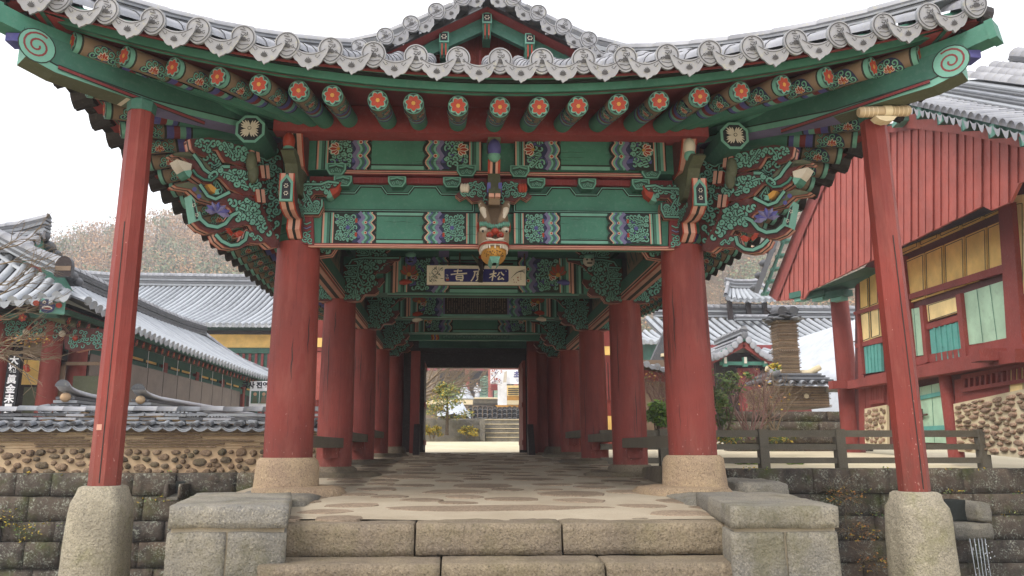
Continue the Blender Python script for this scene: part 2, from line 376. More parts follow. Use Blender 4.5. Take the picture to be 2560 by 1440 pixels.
def wave(x0, x1, y0, y1, amp, k, n=24, ph=0):
    return [(lerp(x0, x1, i / n) + amp * abs(sin(pi * k * i / n + ph)), lerp(y0, y1, i / n)) for i in range(n + 1)]
def mirror_pts(pts, xm): return [(2 * xm - x, y) for x, y in pts]
def panel(cv, xs, xw, y0, y1, lot=True):
    """one painted block of a beam: stripes at xs, scroll field, scalloped bands at xw"""
    sg = 1 if xw > xs else -1; Wd = abs(xw - xs); H = y1 - y0; X = lambda t: xs + sg * t * Wd
    cv.rect(min(xs, xw), max(xs, xw), y0, y1, GREEN_D)
    for t0, t1, m in ((0, .02, DARK), (.02, .05, PINK), (.05, .1, TEAL), (.1, .15, GREEN_D), (.15, .17, DARK), (.17, .2, TEAL), (.2, .22, PINK)):
        cv.rect(X(t0), X(t1), y0, y1, m)
    cv.rect(X(.22), X(.7), y0, y1, DARK); cv.rect(X(.56), X(.8), y0 + H * .02, y1 - H * .02, NAVY)
    for yy in (y0 + H * .22, y1 - H * .22):
        cv.stroke([(X(.26), yy), (X(.45), yy + (H * .06 if yy < (y0 + y1) / 2 else -H * .06)), (X(.7), yy)], H * .1, BLUE)
    cy = (y0 + y1) / 2; q = [(X(.225), y0 + H * .02), (X(.67), y0 + H * .02), (X(.67), y1 - H * .02), (X(.225), y1 - H * .02)]
    for yy in (y0 + H * .3, y1 - H * .3): cv.disc(X(.5), yy, H * .12, BLUE, 10)
    vines(cv, q, H * .08, H * .042, random.Random(int(xs * 100) % 7), 3000, None, .72)
    if lot: cv.lotus(X(.40), cy, H * .2, pi / 2 if False else (0 if sg > 0 else pi) + pi)
    else: cv.disc(X(.48), cy, H * .07, BLUE, 8); cv.rect(X(.61), X(.65), cy - H * .3, cy - H * .16, VERM); cv.rect(X(.61), X(.65), cy + H * .16, cy + H * .3, VERM)
    a = sg * Wd * .07
    for t, w, m in ((.68, .07, VIOLET), (.745, .045, TEAL), (.79, .05, GREEN_D), (.83, .03, BLUE), (.865, .045, TEAL), (.9, .03, PINK), (.93, .045, DARK)):
        p = wave(X(t), X(t), y0, y1, a, 3); cv.stroke(p, Wd * w, m)
    for q in (.33, .67): cv.disc(X(.80), y0 + H * q, H * .05, WHITE, 8); cv.disc(X(.8), y0 + H * q, H * .034, VERM, 8)
def plain(cv, x0, x1, y0, y1):
    H = y1 - y0; cv.rect(x0, x1, y0, y1, GREEN)
    for a, b, m in ((0, .09, TEAL), (.09, .13, DARK), (.87, .91, DARK), (.91, 1, TEAL)): cv.rect(x0, x1, y0 + a * H, y0 + b * H, m)
def vines(cv, poly, step, w, rnd, tries=260, bg=None, ov=.74):
    """interlaced scroll relief that stays inside an outline"""
    def inside(x, y):
        c = False; n = len(poly)
        for i in range(n):
            x1, y1 = poly[i]; x2, y2 = poly[i - 1]
            if (y1 > y) != (y2 > y) and x < (x2 - x1) * (y - y1) / (y2 - y1) + x1: c = not c
        return c
    xs = [p[0] for p in poly]; ys = [p[1] for p in poly]; used = []; base = cv.c; n_ = 0; cv.dc = .0002
    for _ in range(tries):
        x, y = rnd.uniform(min(xs), max(xs)), rnd.uniform(min(ys), max(ys)); r = step * rnd.uniform(.75, 1.25)
        if any((x - a) ** 2 + (y - b) ** 2 < (ov * (r + q)) ** 2 for a, b, q in used): continue
        if not all(inside(x + (r + w * .4) * cos(t), y + (r + w * .4) * sin(t)) for t in (0, 1.05, 2.1, 3.14, 4.2, 5.25)): continue
        used.append((x, y, r)); cv.c = base + .0004 * (n_ % 30); n_ += 1; cv.spiral(x, y, r, rnd.choice((.8, 1., 1.3)), rnd.uniform(0, 6.28), rnd.choice((-1, 1)), w, TEAL, True, 12)
    for i, (x, y, r) in enumerate(used):
        for a, b, q in used[i + 1:]:
            d = hypot(x - a, y - b)
            if d < 1.35 * (r + q) and rnd.random() < .28:
                mx, my = (x + a) / 2 - (b - y) * .3, (y + b) / 2 + (a - x) * .3
                if inside(mx, my): cv.c = base + .0004 * (n_ % 30); n_ += 1; cv.line2([(lerp(lerp(x + r * .6, mx, t), lerp(mx, a, t), t), lerp(lerp(y, my, t), lerp(my, b - q * .6, t), t)) for t in (0, .2, .4, .6, .8, 1)], w * .8)
    cv.c = base + .013

def text_mesh(body, size, fn, mb, mat, c=.004, align='CENTER', sx=1., bold=0.):
    """built-in lettering turned into flat mesh; fn maps (x, y, c) to a point"""
    cu = bpy.data.curves.new('lettering', 'FONT'); cu.body = body; cu.size = size; cu.align_x = align; cu.align_y = 'CENTER'; cu.offset = bold; cu.resolution_u = 3
    o = bpy.data.objects.new('lettering', cu); COL.objects.link(o)
    bpy.context.view_layer.update(); dg = bpy.context.evaluated_depsgraph_get(); me = bpy.data.meshes.new_from_object(o.evaluated_get(dg))
    pts = [fn(v.co.x * sx, v.co.y, c) for v in me.vertices]; fs = [tuple(p.vertices) for p in me.polygons]
    if pts: mb.mesh(pts, fs, mat)
    bpy.data.objects.remove(o); bpy.data.curves.remove(cu); bpy.data.meshes.remove(me)
def plane_fn(o, u, v): o, u, v = V(o), V(u), V(v); n = u.cross(v).normalized(); return lambda a, b, c: o + u * a + v * b + n * c
def pix_fn(o, n): o, n = V(o), V(n).normalized(); return lambda a, b, c: atP(a, b, o, n) + n * c
# ================================================================== THE GATE PAVILION
XL, XR, XM = -1.49, 2.09, .30
ROWS = [6.87, 9.4, 11.85, 14.3]
CT = 3.335
def floor_z(y):
    P = [(0, 1.05), (4.7, 1.05), (6.6, 1.10), (9.4, 1.17), (12, 1.28), (16.5, 1.40), (30, 1.40)]
    for (a, za), (b, zb) in zip(P, P[1:]):
        if y <= b: return lerp(za, zb, (y - a) / (b - a))
    return 1.4
gate = thing('gate_pavilion', 'open pavilion with red columns, painted beams and upturned tiled roof over stone steps', 'temple gate', (XM, 9.4, 1.1))

# columns on round stone bases
def column(x, y, zb, r=.198):
    m = MB(); z0 = zb; H = CT - z0; n = 28; prof = [(r * 1.05, 0), (r * 1.06, .25 * H), (r * 1.04, .5 * H), (r, .8 * H), (r * .965, H)]
    m.lathe(prof, (x, y, z0), COLRED, n)
    for k in range(10):                                            # drying cracks
        a = RND.uniform(-2.8, -.3); L = RND.uniform(.3, 1.15); zz = RND.uniform(z0 + .03, CT - .05 - L); cw_ = RND.choice((.0008, .001, .0014, .002, .0045)); P = []
        for i in range(9):
            t = i / 8; P.append(V((x + (r * 1.0605) * cos(a + .02 * sin(i * 1.9 + k)), y + (r * 1.0605) * sin(a + .02 * sin(i * 1.9 + k)), zz + L * t)))
        A = [p + V((-sin(a), cos(a), 0)) * cw_ * sin(pi * i / 8) for i, p in enumerate(P)]; B = [p - V((-sin(a), cos(a), 0)) * cw_ * sin(pi * i / 8) for i, p in enumerate(P)]
        m.strip(A, B, DARK)
    return m.build('column', gate)
BASEZ = [1.415, 1.28, 1.325, 1.40]
for i, y in enumerate(ROWS):
    for x in (XL, XR):
        zb = BASEZ[i] + (.02 if x == XR else 0); column(x, y, zb, .2 if i < 3 else .19)
        m = MB(); h = zb - floor_z(y) + .02
        if i == 0: prof = [(.29, 0), (.29, .04 * h), (.28, .25 * h), (.27, .8 * h), (.258, .93 * h), (.23, h)]
        else: prof = [(.36, 0), (.35, .35 * h), (.29, .42 * h), (.27, .8 * h), (.235, h)]
        m.lathe(prof, (x, y, floor_z(y) - .02), GRAN_B if i == 0 else STEP, 26, jit=.018)
        if i == 0: m.lathe([(.42, -.25), (.43, .0), (.39, .055), (.3, .07)], (x + (.12 if x < 0 else -.12), y - .03, floor_z(y)), GRAN_B, 11, jit=.08)
        else: m.lathe([(.44, -.1), (.45, .02), (.4, .05), (.3, .05)], (x + (.1 if x < 0 else -.1), y, floor_z(y)), STEP, 9, jit=.1)
        m.build('column_base', gate)

# slender octagonal corner posts on rough granite pillars
for x, zt, zb, y in ((-2.482, 4.10, 1.24, 5.59), (3.31, 4.12, 1.19, 5.59)):
    m = MB(); m.lathe([(.106, 0), (.104, 1.), (.096, zt - zb)], (x, y, zb), COLRED, 8, smooth=False, rot=pi / 8)
    m.beam((x + .008, y - .099, zb + .02), (x + .0, y - .094, zb + 1.9), .006, .004, DARK, up=(0, 1, 0))
    if x < 0: m.box((x - .03, y - .099, 1.64), (.035, .004, .04), PINK)
    m.lathe([(.103, 0), (.108, .08), (.09, .1)], (x, y, zt - .06), GREEN_D, 8, smooth=False, rot=pi / 8)
    m.build('corner_post', gate)
    m = MB(); n = 32; pts = []; prof = [(.200, -1.35), (.199, -1.1), (.197, -.85), (.194, -.6), (.189, -.35), (.184, -.17), (.176, -.11), (.152, -.06), (.140, -.012), (.12, 0)]
    m.lathe([(r * 1.0, z) for r, z in prof], (x, y, zb), GRAN, n, sq=4.2, jit=.02)
    m.build('stone_pillar', gate)

# eave curves
def tt(x): return abs(x - XM) / 3.3
def raf(x): return V((x, 5.40 - .28 * tt(x) ** 2, 4.05 + .375 * tt(x) ** 2))
def til(x): return V((x, 5.15 - .32 * tt(x) ** 2, 4.31 + .30 * tt(x) ** 2.2))
YC, YH = 11.0, 6.1
def ty(y): return abs(y - YC) / YH
def sraf(y, sg): return V((XM + sg * (3.16 + .10 * ty(y) ** 2), y, 3.88 + .54 * ty(y) ** 2.4))
def stil(y, sg): return V((XM + sg * (3.42 + .12 * ty(y) ** 2), y, 4.12 + .48 * ty(y) ** 2.4))
XS = [XM - 3.45 + 6.9 * i / 40 for i in range(41)]
# green eave boards, red fascia
m = MB()
m.sweep([raf(x) + V((0, -.03, .125)) for x in XS], [(-.04, -.03), (.04, -.03), (.04, .03), (-.04, .03)], GREEN)
m.sweep([raf(x) + V((0, -.055, .172)) for x in XS], [(-.03, -.012), (.03, -.012), (.03, .012), (-.03, .012)], DARK)
m.sweep([raf(x) + V((0, -.10, .205)) for x in XS], [(-.035, -.022), (.035, -.022), (.035, .022), (-.035, .022)], GREEN)
m.build('eave_board', gate)
m = MB(); m.grid([[raf(x) + V((0, -.085, .226)) for x in XS], [til(x) + V((0, .09, -.1)) for x in XS], [til(x) + V((0, .10, -.03)) for x in XS]], RED)
m.build('eave_fascia', gate)
YS = [4.9 + 12.3 * i / 48 for i in range(49)]
for sg in (-1, 1):
    m = MB()
    m.sweep([sraf(y, sg) + V((sg * .03, 0, .125)) for y in YS], [(-.04, -.03), (.04, -.03), (.04, .03), (-.04, .03)], GREEN_D)
    m.grid([[sraf(y, sg) + V((sg * .06, 0, .16)) for y in YS], [stil(y, sg) + V((-sg * .06, 0, -.06)) for y in YS]], SOFFIT)
    m.build('eave_board', gate)
# soffit boards
m = MB()
inn = lambda x: V((XM + max(-1.6, min(1.6, (x - XM))), 6.72, 4.60))
m.grid([[raf(x) + V((0, -.06, .085)) for x in XS], [raf(x).lerp(inn(x), .5) + V((0, 0, .08)) for x in XS], [inn(x) for x in XS]], SOFFIT)
for sg in (-1, 1):
    sin_ = lambda y: V((XM + sg * 1.85, max(6.6, min(15.6, y)), 4.58))
    m.grid([[sraf(y, sg) + V((sg * .05, 0, .085)) for y in YS], [sraf(y, sg).lerp(sin_(y), .5) + V((0, 0, .06)) for y in YS], [sin_(y) for y in YS]], SOFFIT)
m.build('soffit', gate)

# rafters: round, flower on the end, painted scrolls behind the end
def rafter_mesh(L, r, rich=True):
    m = MB(); n = 16
    fn = lambda a, b, c: V((a, (r + c) * sin(b / r), -(r + c) * cos(b / r)))          # a along, b round from the underside
    def band(a0, a1, mat): m.sweep([(a0, 0, 0), (a1, 0, 0)], [(r * cos(2 * pi * i / n), r * sin(2 * pi * i / n)) for i in range(n)], mat, side=(0, 1, 0), caps=False, smooth=True)
    z = [(0, .035, TEAL), (.035, .05, DARK), (.05, .34, BROWN), (.34, .36, DARK), (.36, .42, BLUE), (.42, .47, RED), (.47, .52, TEAL), (.52, .56, BLUE), (.56, .575, DARK), (.575, L, GREEN)]
    for a in z: band(*a)
    cv = Cv(m, fn, .001, .0002)
    for b0 in ((-.95 * r, .95 * r) if rich else (0,)):
        sg = 1 if b0 >= 0 else -1
        cv.cloud(.2, b0 - sg * .035, .1, sg * pi / 2 if rich else 0, 5)
        for k in range(3): cv.spiral(.30, b0 + (k - 1) * .05, .022, 1.2, 0, 1, .007)
    e = Cv(m, lambda a, b, c: V((-c, a, b)), .001, .0006)
    e.disc(0, 0, r, GREEN, 18); e.disc(0, 0, r * .93, DARK, 18)
    for i in range(7): e.petal(r * .2 * cos(.2 + i * .8976), r * .2 * sin(.2 + i * .8976), .2 + i * .8976, r * .72, r * .56, TEAL)
    e.flower(0, 0, r * .86, 7, .2)
    return m
def place(o, E, A):
    d = (A - E).normalized(); s = d.cross(V((0, 0, 1))).normalized(); u = s.cross(d)
    o.matrix_basis = (world(o.parent) @ o.matrix_parent_inverse).inverted() @ frame(E, d, -s, u)
proto = {}
def rafter(E, A, L, rich=True, r=.078):
    k = (L, rich)
    if k not in proto: proto[k] = o = rafter_mesh(L, r, rich).build('rafter', gate)
    else: o = dup(proto[k], gate)
    place(o, E, A)
RX = [-2.83, -2.47, -2.13, -1.81, -1.51, -1.22, -.97, -.63, -.36, -.02, .30, .60, .90, 1.21, 1.52, 1.83, 2.14, 2.46, 2.79, 3.12, 3.46]
for x in RX:
    dx = x - XM; A = V((XM + max(-1.5, min(1.5, dx * (1.03 if abs(dx) < 1.3 else 1))), 6.85, 4.49))
    if abs(dx) > 1.3: A = V((XM + (1.50 if dx > 0 else -1.50), 7.05, 4.50))
    rafter(raf(x), A, 1.5 if abs(dx) < 1.3 else 2.0)
for sg in (-1, 1):
    y = 5.35
    while y < 16.6:
        E = sraf(y, sg); A = V((XM + sg * 1.62, max(y, 6.95) if y < 15.5 else min(y, 15.6), 4.50))
        if y < 7: A = V((XM + sg * 1.62, lerp(6.95, 7.0, (y - 5.3) / 1.7), 4.5))
        rafter(E, A, 1.45, True); y += .29
# hip rafters
for sg, nm in ((-1, 'l'), (1, 'r')):
    X = lambda x: XM + sg * (XM - x)                                # left-hand numbers, mirrored for the right
    rows = [((-1.55, 7.0), 4.34, 4.60), ((-1.95, 6.45), 4.27, 4.52), ((-2.48, 5.70), 4.12, 4.38), ((-2.95, 5.14), 4.11, 4.36), ((-3.08, 4.99), 4.15, 4.36)]
    w = V((.70, .71, 0)) if sg < 0 else V((-.70, .71, 0)); side = V((sg * -.71, -.70, 0)) if False else V((.71 * -sg, -.70, 0)); side = V((-sg * .71, -.70, 0)) * 1
    perp = V((.71, -.70, 0)) if sg < 0 else V((-.71, -.70, 0)); hw = .095; m = MB(); ring = []
    for (x, y), zb, zt in rows: p = V((X(x), y, 0)); ring.append([p + perp * hw + V((0, 0, zb)), p - perp * hw + V((0, 0, zb)), p - perp * hw + V((0, 0, zt)), p + perp * hw + V((0, 0, zt))])
    pts = [q for r in ring for q in r]; k = len(ring)
    for i in range(k - 1):
        a, b = ring[i], ring[i + 1]
        m.face([a[0], b[0], b[3], a[3]], GREEN_D); m.face([a[1], b[1], b[2], a[2]], GREEN_D); m.face([a[0], b[0], b[1], a[1]], VIOLET if i < 2 else OLIVE); m.face([a[3], b[3], b[2], a[2]], GREEN_D)
        for q0, q1, zz, mt in ((0, 0, 0, TEAL),):
            up = V((0, 0, 1)); o = perp * .004
            m.face([a[0] + o + up * .052, b[0] + o + up * .052, b[0] + o + up * .062, a[0] + o + up * .062], DARK)
            m.face([a[0] + o * .6, b[0] + o * .6, b[0] + o * .6 + up * .05, a[0] + o * .6 + up * .05], TEAL)
    m.face(ring[-1], TEAL)
    ax = (V((ring[-1][0])) - V(ring[-2][0])); ax.z = 0; ax.normalize()
    c = (ring[-1][0] + ring[-1][3]) / 2 - ax * .06; fn = plane_fn(c + perp * .004, ax, (0, 0, 1)); fn2 = lambda a, b, cc, f=fn, pp=perp, c0=c: c0 + ax * a + V((0, 0, b)) + pp * (cc + .004)
    cv = Cv(m, fn2, .002, .001); cv.disc(0, 0, .125, DARK, 20); cv.disc(0, 0, .117, TEAL, 20); cv.stroke([((.1 - .085 * t / 30) * cos(2.2 - 12 * t / 30), (.1 - .085 * t / 30) * sin(2.2 - 12 * t / 30)) for t in range(31)], .014, RED)
    cv.line2([(-1.3, -.13 + .0), (-.6, -.115), (-.15, -.1)], .02, RED)
    # painted underside near the tip
    und = lambda a, b, cc: ring[-1][0].lerp(ring[-1][1], .5) + (ring[-3][0] - ring[-1][0]).normalized() * a + perp * b - V((0, 0, cc + .002))
    cu = Cv(m, und); cu.rect(.02, .62, -.09, .09, OLIVE)
    for i in range(5):
        for b in (-.045, .045): cu.spiral(.08 + .09 * i, b, .036, 1.2, i, 1 if b > 0 else -1, .012)
    for i, mt in enumerate((BLUE, RED, TEAL, WHITE)): cu.rect(.52 + .06 * i, .57 + .06 * i, -.09, .09, mt)
    hip = m.build('hip_rafter', gate)
    m = MB()                                                        # upper flying hip piece at the corner
    q = [V((X(-2.75), 5.38, 4.38)), V((X(-3.1), 4.97, 4.39)), V((X(-3.2), 4.85, 4.41))]
    for a, b in zip(q, q[1:]): m.beam(a, b, .15, .13, GREEN)
    m.beam(q[-1], q[-1] + (q[-1] - q[-2]).normalized() * .05, .16, .15, GREEN)
    fl = plane_fn(q[-1] + (q[-1] - q[-2]).normalized() * .06, perp, (0, 0, 1))
    m.box(q[1] + V((0, 0, -.1)) - perp * 0, (.12, .12, .06), BLUE)
    m.build('corner_bracket_cap', gate)

# purlin ends: octagonal bosses with a white flower, and the side purlins behind them
for sg in (-1, 1):
    x, y, z = XM + sg * 2.12, 6.22, atY(640, 323, 6.22).z; m = MB(); r = .135
    pr = [(r * cos(pi / 8 + i * pi / 4), r * sin(pi / 8 + i * pi / 4)) for i in range(8)]
    m.sweep([(x, y, z), (x, y + .5, z)], pr, GREEN_D, side=(1, 0, 0))
    cv = Cv(m, plane_fn((x, y, z), (1, 0, 0), (0, 0, 1)), .002, .001)
    o8 = lambda k: [(k * cos(pi / 8 + i * pi / 4), k * sin(pi / 8 + i * pi / 4)) for i in range(8)]
    cv.poly(o8(r), TEAL); cv.poly(o8(r * .82), LEAD)
    for i in range(4):
        for j in range(-2, 3): cv.petal(0, 0, pi / 4 + i * pi / 2 + j * .26, r * (.78 - .09 * abs(j)), r * .13, WHITE)
    cv.disc(0, 0, r * .13, LEAD, 8); cv.disc(0, 0, r * .09, WHITE, 8)
    m.sweep([(x, y + .5, z), (x, 16.2, z)], [(a * .75, b * .75) for a, b in pr], GREEN_D, side=(1, 0, 0))
    m.build('purlin', gate)
m = MB()                                                            # red board between rafters and upper beam
zb_ = atY(1227, 334, 6.36).z; xa_, xb_ = atY(684, 300, 6.36).x, atY(1770, 300, 6.36).x
m.bx(xa_, xb_, 6.36, 6.50, zb_, zb_ + .25, SOFFIT); m.bx(xa_, xb_, 6.50, 6.72, zb_ + .06, zb_ + .2, SOFFIT)
m.build('purlin_board', gate)

# ---- front beams
YB = 6.72
def pixX(px, py, y=YB): return atY(px, py, y).x
def beam_front(name, y, th, z0, z1, segs, pinkline, x0, x1, col=GREEN):
    m = MB(); m.bx(x0, x1, y, y + th, z0, z1, col)
    cv = Cv(m, plane_fn((0, y, 0), (1, 0, 0), (0, 0, 1)), .002, .0004)
    for kind, a, b in segs:
        if kind == 'p': panel(cv, a, b, z0 + .004, z1 - .004)
        elif kind == 'q': panel(cv, a, b, z0 + .004, z1 - .004, False)
        else: plain(cv, a, b, z0 + .004, z1 - .004)
    for _ in range(14):
        cx_, cz_, L_ = RND.uniform(x0 + .2, x1 - .3), RND.uniform(z0 + .03, z1 - .03), RND.uniform(.08, .4); sl = RND.uniform(-.03, .03)
        cv.stroke([(cx_ + L_ * i / 6, cz_ + sl * L_ * i / 6 + .004 * sin(i * 2.1 + cx_ * 9)) for i in range(7)], [.0006, .0022, .003, .0025, .003, .002, .0005], DARK)
    if pinkline:
        for k, mt in ((0, RED), (1, PINK), (2, RED), (3, PINK)): m.bx(x0, x1, y - .03 + .002 * k, y + .02, z0 - .012 - k * .008, z0 - .004 - k * .008, mt)
    return m
px = lambda *a: [atY(q, 390, YB).x for q in a]
U = px(790, 930, 1060, 1205, 1285, 1400, 1520, 1660)
beam_front('upper_beam', YB, .16, 4.02, 4.425, [('p', U[0], U[1]), ('l', U[1], U[2]), ('p', U[3], U[2]), ('p', U[4], U[5]), ('l', U[5], U[6]), ('p', U[7], U[6])], False, XL - .05, XR + .05).build('upper_beam', gate)
px = lambda *a: [atY(q, 580, YB).x for q in a]
U = px(803, 942, 1058, 1196, 1282, 1400, 1516, 1650)
beam_front('lower_beam', YB, .22, 3.315, 3.61, [('q', U[0], U[1]), ('l', U[1], U[2]), ('q', U[3], U[2]), ('q', U[4], U[5]), ('l', U[5], U[6]), ('q', U[7], U[6])], True, XL + .12, XR - .12).build('lower_beam', gate)
# middle board with bearing blocks
m = MB(); z0, z1 = 3.615, 3.965; x0, x1 = XL + .1, XR - .1
m.bx(x0, x1, YB + .05, YB + .15, z0, z1, GREEN_D)
fnm = plane_fn((0, YB + .05, 0), (1, 0, 0), (0, 0, 1)); cv = Cv(m, fnm, .002, .0006)
blocks = [atY(q, 468, YB - .02).x for q in (858, 993, 1130, 1340, 1467, 1600)]
for xa, xb in ((x0 + .07, blocks[2] + .2), (blocks[3] - .2, x1 - .07)):
    zt = 3.88; P = [(xa, z0 + .03), (xb, z0 + .03), (xb, zt)]; Q = []
    for bxx in [b for b in blocks if xa - .1 < b < xb + .1][::-1]:
        for dx_, zz in ((.15, zt), (.1, zt - .07), (-.1, zt - .07), (-.15, zt)):
            if xa < bxx + dx_ < xb: Q.append((bxx + dx_, zz))
    P += Q + [(xa, zt)]
    cv.poly(P, GREEN)
    for k, mt, w in ((0, DARK, .028), (1, TEAL, .008)):
        for i in range(len(P)): cv.stroke([P[i], P[(i + 1) % len(P)]], w, mt)
m.bx(x0, x1, YB + .02, YB + .049, z0, z0 + .02, DARK)
m.bx(x0, x1, YB + .0, YB + .06, 3.90, 3.955, RED)
for k, mt in enumerate((RED, PINK, DARK, PINK, RED)): m.bx(x0 + .2, x1 - .2, YB - .03, YB + .05, 3.972 + k * .0085, 3.98 + k * .0085, mt)
m.build('middle_board', gate)
def block(x, z0, z1, w, y=None, dep=.12):
    y = YB - .06 if y is None else y; m = MB(); h = z1 - z0
    P = [(x - w * .32, z0), (x + w * .32, z0), (x + w * .5, z0 + h * .45), (x + w * .5, z1), (x - w * .5, z1), (x - w * .5, z0 + h * .45)]
    m.prism([(a, y, b) for a, b in P], (0, dep, 0), TEAL, GREEN_D)
    cv = Cv(m, plane_fn((x, y, z0), (1, 0, 0), (0, 0, 1)), .0015, .0005); k = .84
    cv.poly([((a - x) * k, (b - z0 - h / 2) * k + h / 2) for a, b in P], GREEN_D)
    cv.stroke([(-w * .36, h * .72), (-w * .12, h * .8), (0, h * .86), (w * .12, h * .8), (w * .36, h * .72)], h * .1, TEAL)
    cv.stroke([(-w * .36, h * .54), (-w * .12, h * .62), (0, h * .7), (w * .12, h * .62), (w * .36, h * .54)], h * .09, DARK)
    for a, b in ((-.16, .3), (.16, .3), (0, .42)): cv.spiral(a * w, b * h, w * .1, 1.2, pi / 2, 1 if a < 0 else -1, w * .035)
    return m.build('bearing_block', gate)
for b in blocks: block(b, 3.845, 3.945, .165)
for q in (840, 1166, 1299, 1628): block(atY(q, 440, YB - .05).x, 3.955, 4.065, .18)

# ---- bracket plates -------------------------------------------------
STR = [(.1, VERM), (.4, PINK), (.6, DARK), (.9, PINK), (1., VERM)]
def plate(m, pts, vec, face=MAROON): m.prism(pts, vec, face, PINK, STR)
Z6 = lambda zx, zy: (430 + zx * .2222, 320 + zy * .2222)
nd = V((.7071, -.7071, 0)); o45 = V((XL, 6.87, 0)) + nd * .06
f45 = pix_fn(o45, nd)
tiers = {
 'top': [(205, 120), (300, 118), (420, 105), (560, 130), (700, 180), (840, 200), (960, 330), (960, 420), (800, 430), (690, 390), (620, 380), (600, 375), (560, 320), (520, 245), (470, 238), (430, 285), (385, 320), (300, 288), (250, 255), (225, 225)],
 'mid': [(-10, 300), (80, 272), (180, 275), (260, 320), (330, 430), (420, 490), (560, 425), (700, 430), (900, 470), (1020, 640), (960, 760), (800, 760), (690, 700), (650, 690), (610, 640), (540, 565), (500, 560), (430, 640), (330, 615), (240, 550), (195, 480), (235, 455), (190, 390), (100, 315), (20, 320)],
 'low': [(20, 640), (180, 605), (300, 640), (400, 770), (480, 815), (560, 775), (640, 720), (850, 760), (1010, 830), (1060, 1000), (1120, 1120), (1200, 1290), (1130, 1330), (1060, 1262), (1000, 1245), (930, 1180), (880, 1090), (830, 1085), (760, 1110), (640, 1140), (560, 1175), (420, 1180), (310, 1130), (240, 1060), (290, 1040), (330, 1060), (430, 1120), (540, 1115), (620, 1050), (690, 960), (650, 900), (590, 860), (520, 855), (440, 830), (330, 800), (210, 690), (60, 665)],
 'foot': [(465, 1195), (500, 1190), (550, 1260), (650, 1310), (740, 1300), (800, 1250), (835, 1150), (930, 1165), (1010, 1225), (1110, 1290), (1180, 1345), (1110, 1350), (1040, 1290), (960, 1300), (870, 1290), (800, 1345), (700, 1362), (590, 1345), (500, 1270)],
}
def diag_bracket():
    m = MB(); rnd = random.Random(3); th = -nd * .12
    for k, (nm, pl) in enumerate(tiers.items()):
        P = [Z6(*p) for p in pl]; off = nd * (.012 * (k % 2)); plate(m, [f45(a, b, 0) + off for a, b in P], th)
        cv = Cv(m, f45, .003 + .012 * (k % 2), .0006)
        if nm == 'top': vines(cv, P, 8, 5, rnd, 5000, None, .7)
        elif nm == 'mid':
            cv.poly([Z6(*p) for p in [(-10, 300), (80, 276), (180, 279), (255, 325), (320, 435), (400, 500), (440, 470), (380, 400), (300, 330), (200, 320), (100, 312), (20, 318)]], OLIVE)
            cv.line2([Z6(*p) for p in [(230, 300), (300, 390), (350, 470), (420, 520), (500, 480), (560, 440), (640, 440)]], 7)
            vines(cv, [Z6(*p) for p in [(480, 440), (900, 480), (1010, 640), (960, 750), (690, 695), (560, 560), (430, 620), (340, 560)]], 8, 5.2, rnd, 5000, None, .7)
            cv.line2([Z6(*p) for p in [(215, 480), (260, 540), (340, 590), (420, 600), (490, 545)]], 5, GREEN)
        elif nm == 'low':
            cv.poly([Z6(*p) for p in [(25, 642), (180, 610), (290, 645), (385, 780), (440, 820), (400, 828), (330, 795), (210, 688), (60, 660)]], OLIVE)
            for q in ((330, 700), (300, 770), (250, 690)): cv.disc(*Z6(*q), 6, BLUE, 7)
            vines(cv, [Z6(*p) for p in [(580, 790), (850, 775), (1000, 840), (1050, 1010), (1110, 1130), (1150, 1270), (1060, 1240), (930, 1160), (840, 1070), (700, 1080), (640, 1100), (700, 960), (640, 890), (560, 840)]], 8.5, 5.4, rnd, 8000, None, .7)
            cv.line2([Z6(*p) for p in [(285, 950), (310, 1030), (390, 1100), (500, 1120), (590, 1080), (660, 990), (720, 960)]], 8)
            cv.line2([Z6(*p) for p in [(300, 640), (390, 770), (480, 805), (560, 765), (640, 725)]], 7)
        else:
            cv.line2([Z6(*p) for p in [(480, 1200), (550, 1275), (650, 1325), (740, 1315), (815, 1260), (840, 1170)]], 7.5)
            vines(cv, [Z6(*p) for p in [(840, 1160), (930, 1175), (1100, 1290), (1040, 1285), (930, 1290), (860, 1270)]], 6, 3.6, rnd, 1500)
    bp = [(205, 130), (800, 190), (1000, 250), (1280, 130), (1330, 700), (1250, 1330), (1060, 1262), (830, 1060), (620, 900), (430, 690), (300, 480)]
    P = [Z6(*p) for p in bp]; off = -nd * .075; m.prism([f45(a, b, 0) + off for a, b in P], -nd * .05, MAROON, MAROON); cv = Cv(m, f45, -.073, .0005); vines(cv, P, 10, 4.6, rnd, 4000)
    for a, b in ((900, 240), (960, 700), (1010, 430)):
        q = [f45(*Z6(a - 40, b), .03), f45(*Z6(a + 60, b), .03), f45(*Z6(a + 75, b + 150), .03), f45(*Z6(a - 20, b + 140), .03)]; m.prism(q, -nd * .1, PINK, VERM)
        m.prism([f45(*Z6(a + 4, b), .032), f45(*Z6(a + 20, b), .032), f45(*Z6(a + 36, b + 150), .032), f45(*Z6(a + 20, b + 145), .032)], -nd * .02, DARK, DARK)
    for a, b in ((860, 400), (880, 520)): m.ball(f45(*Z6(a, b), .05), (.05, .05, .1), OLIVE, 10, 8)
    o = m.build('bracket_plate', gate)
    return m
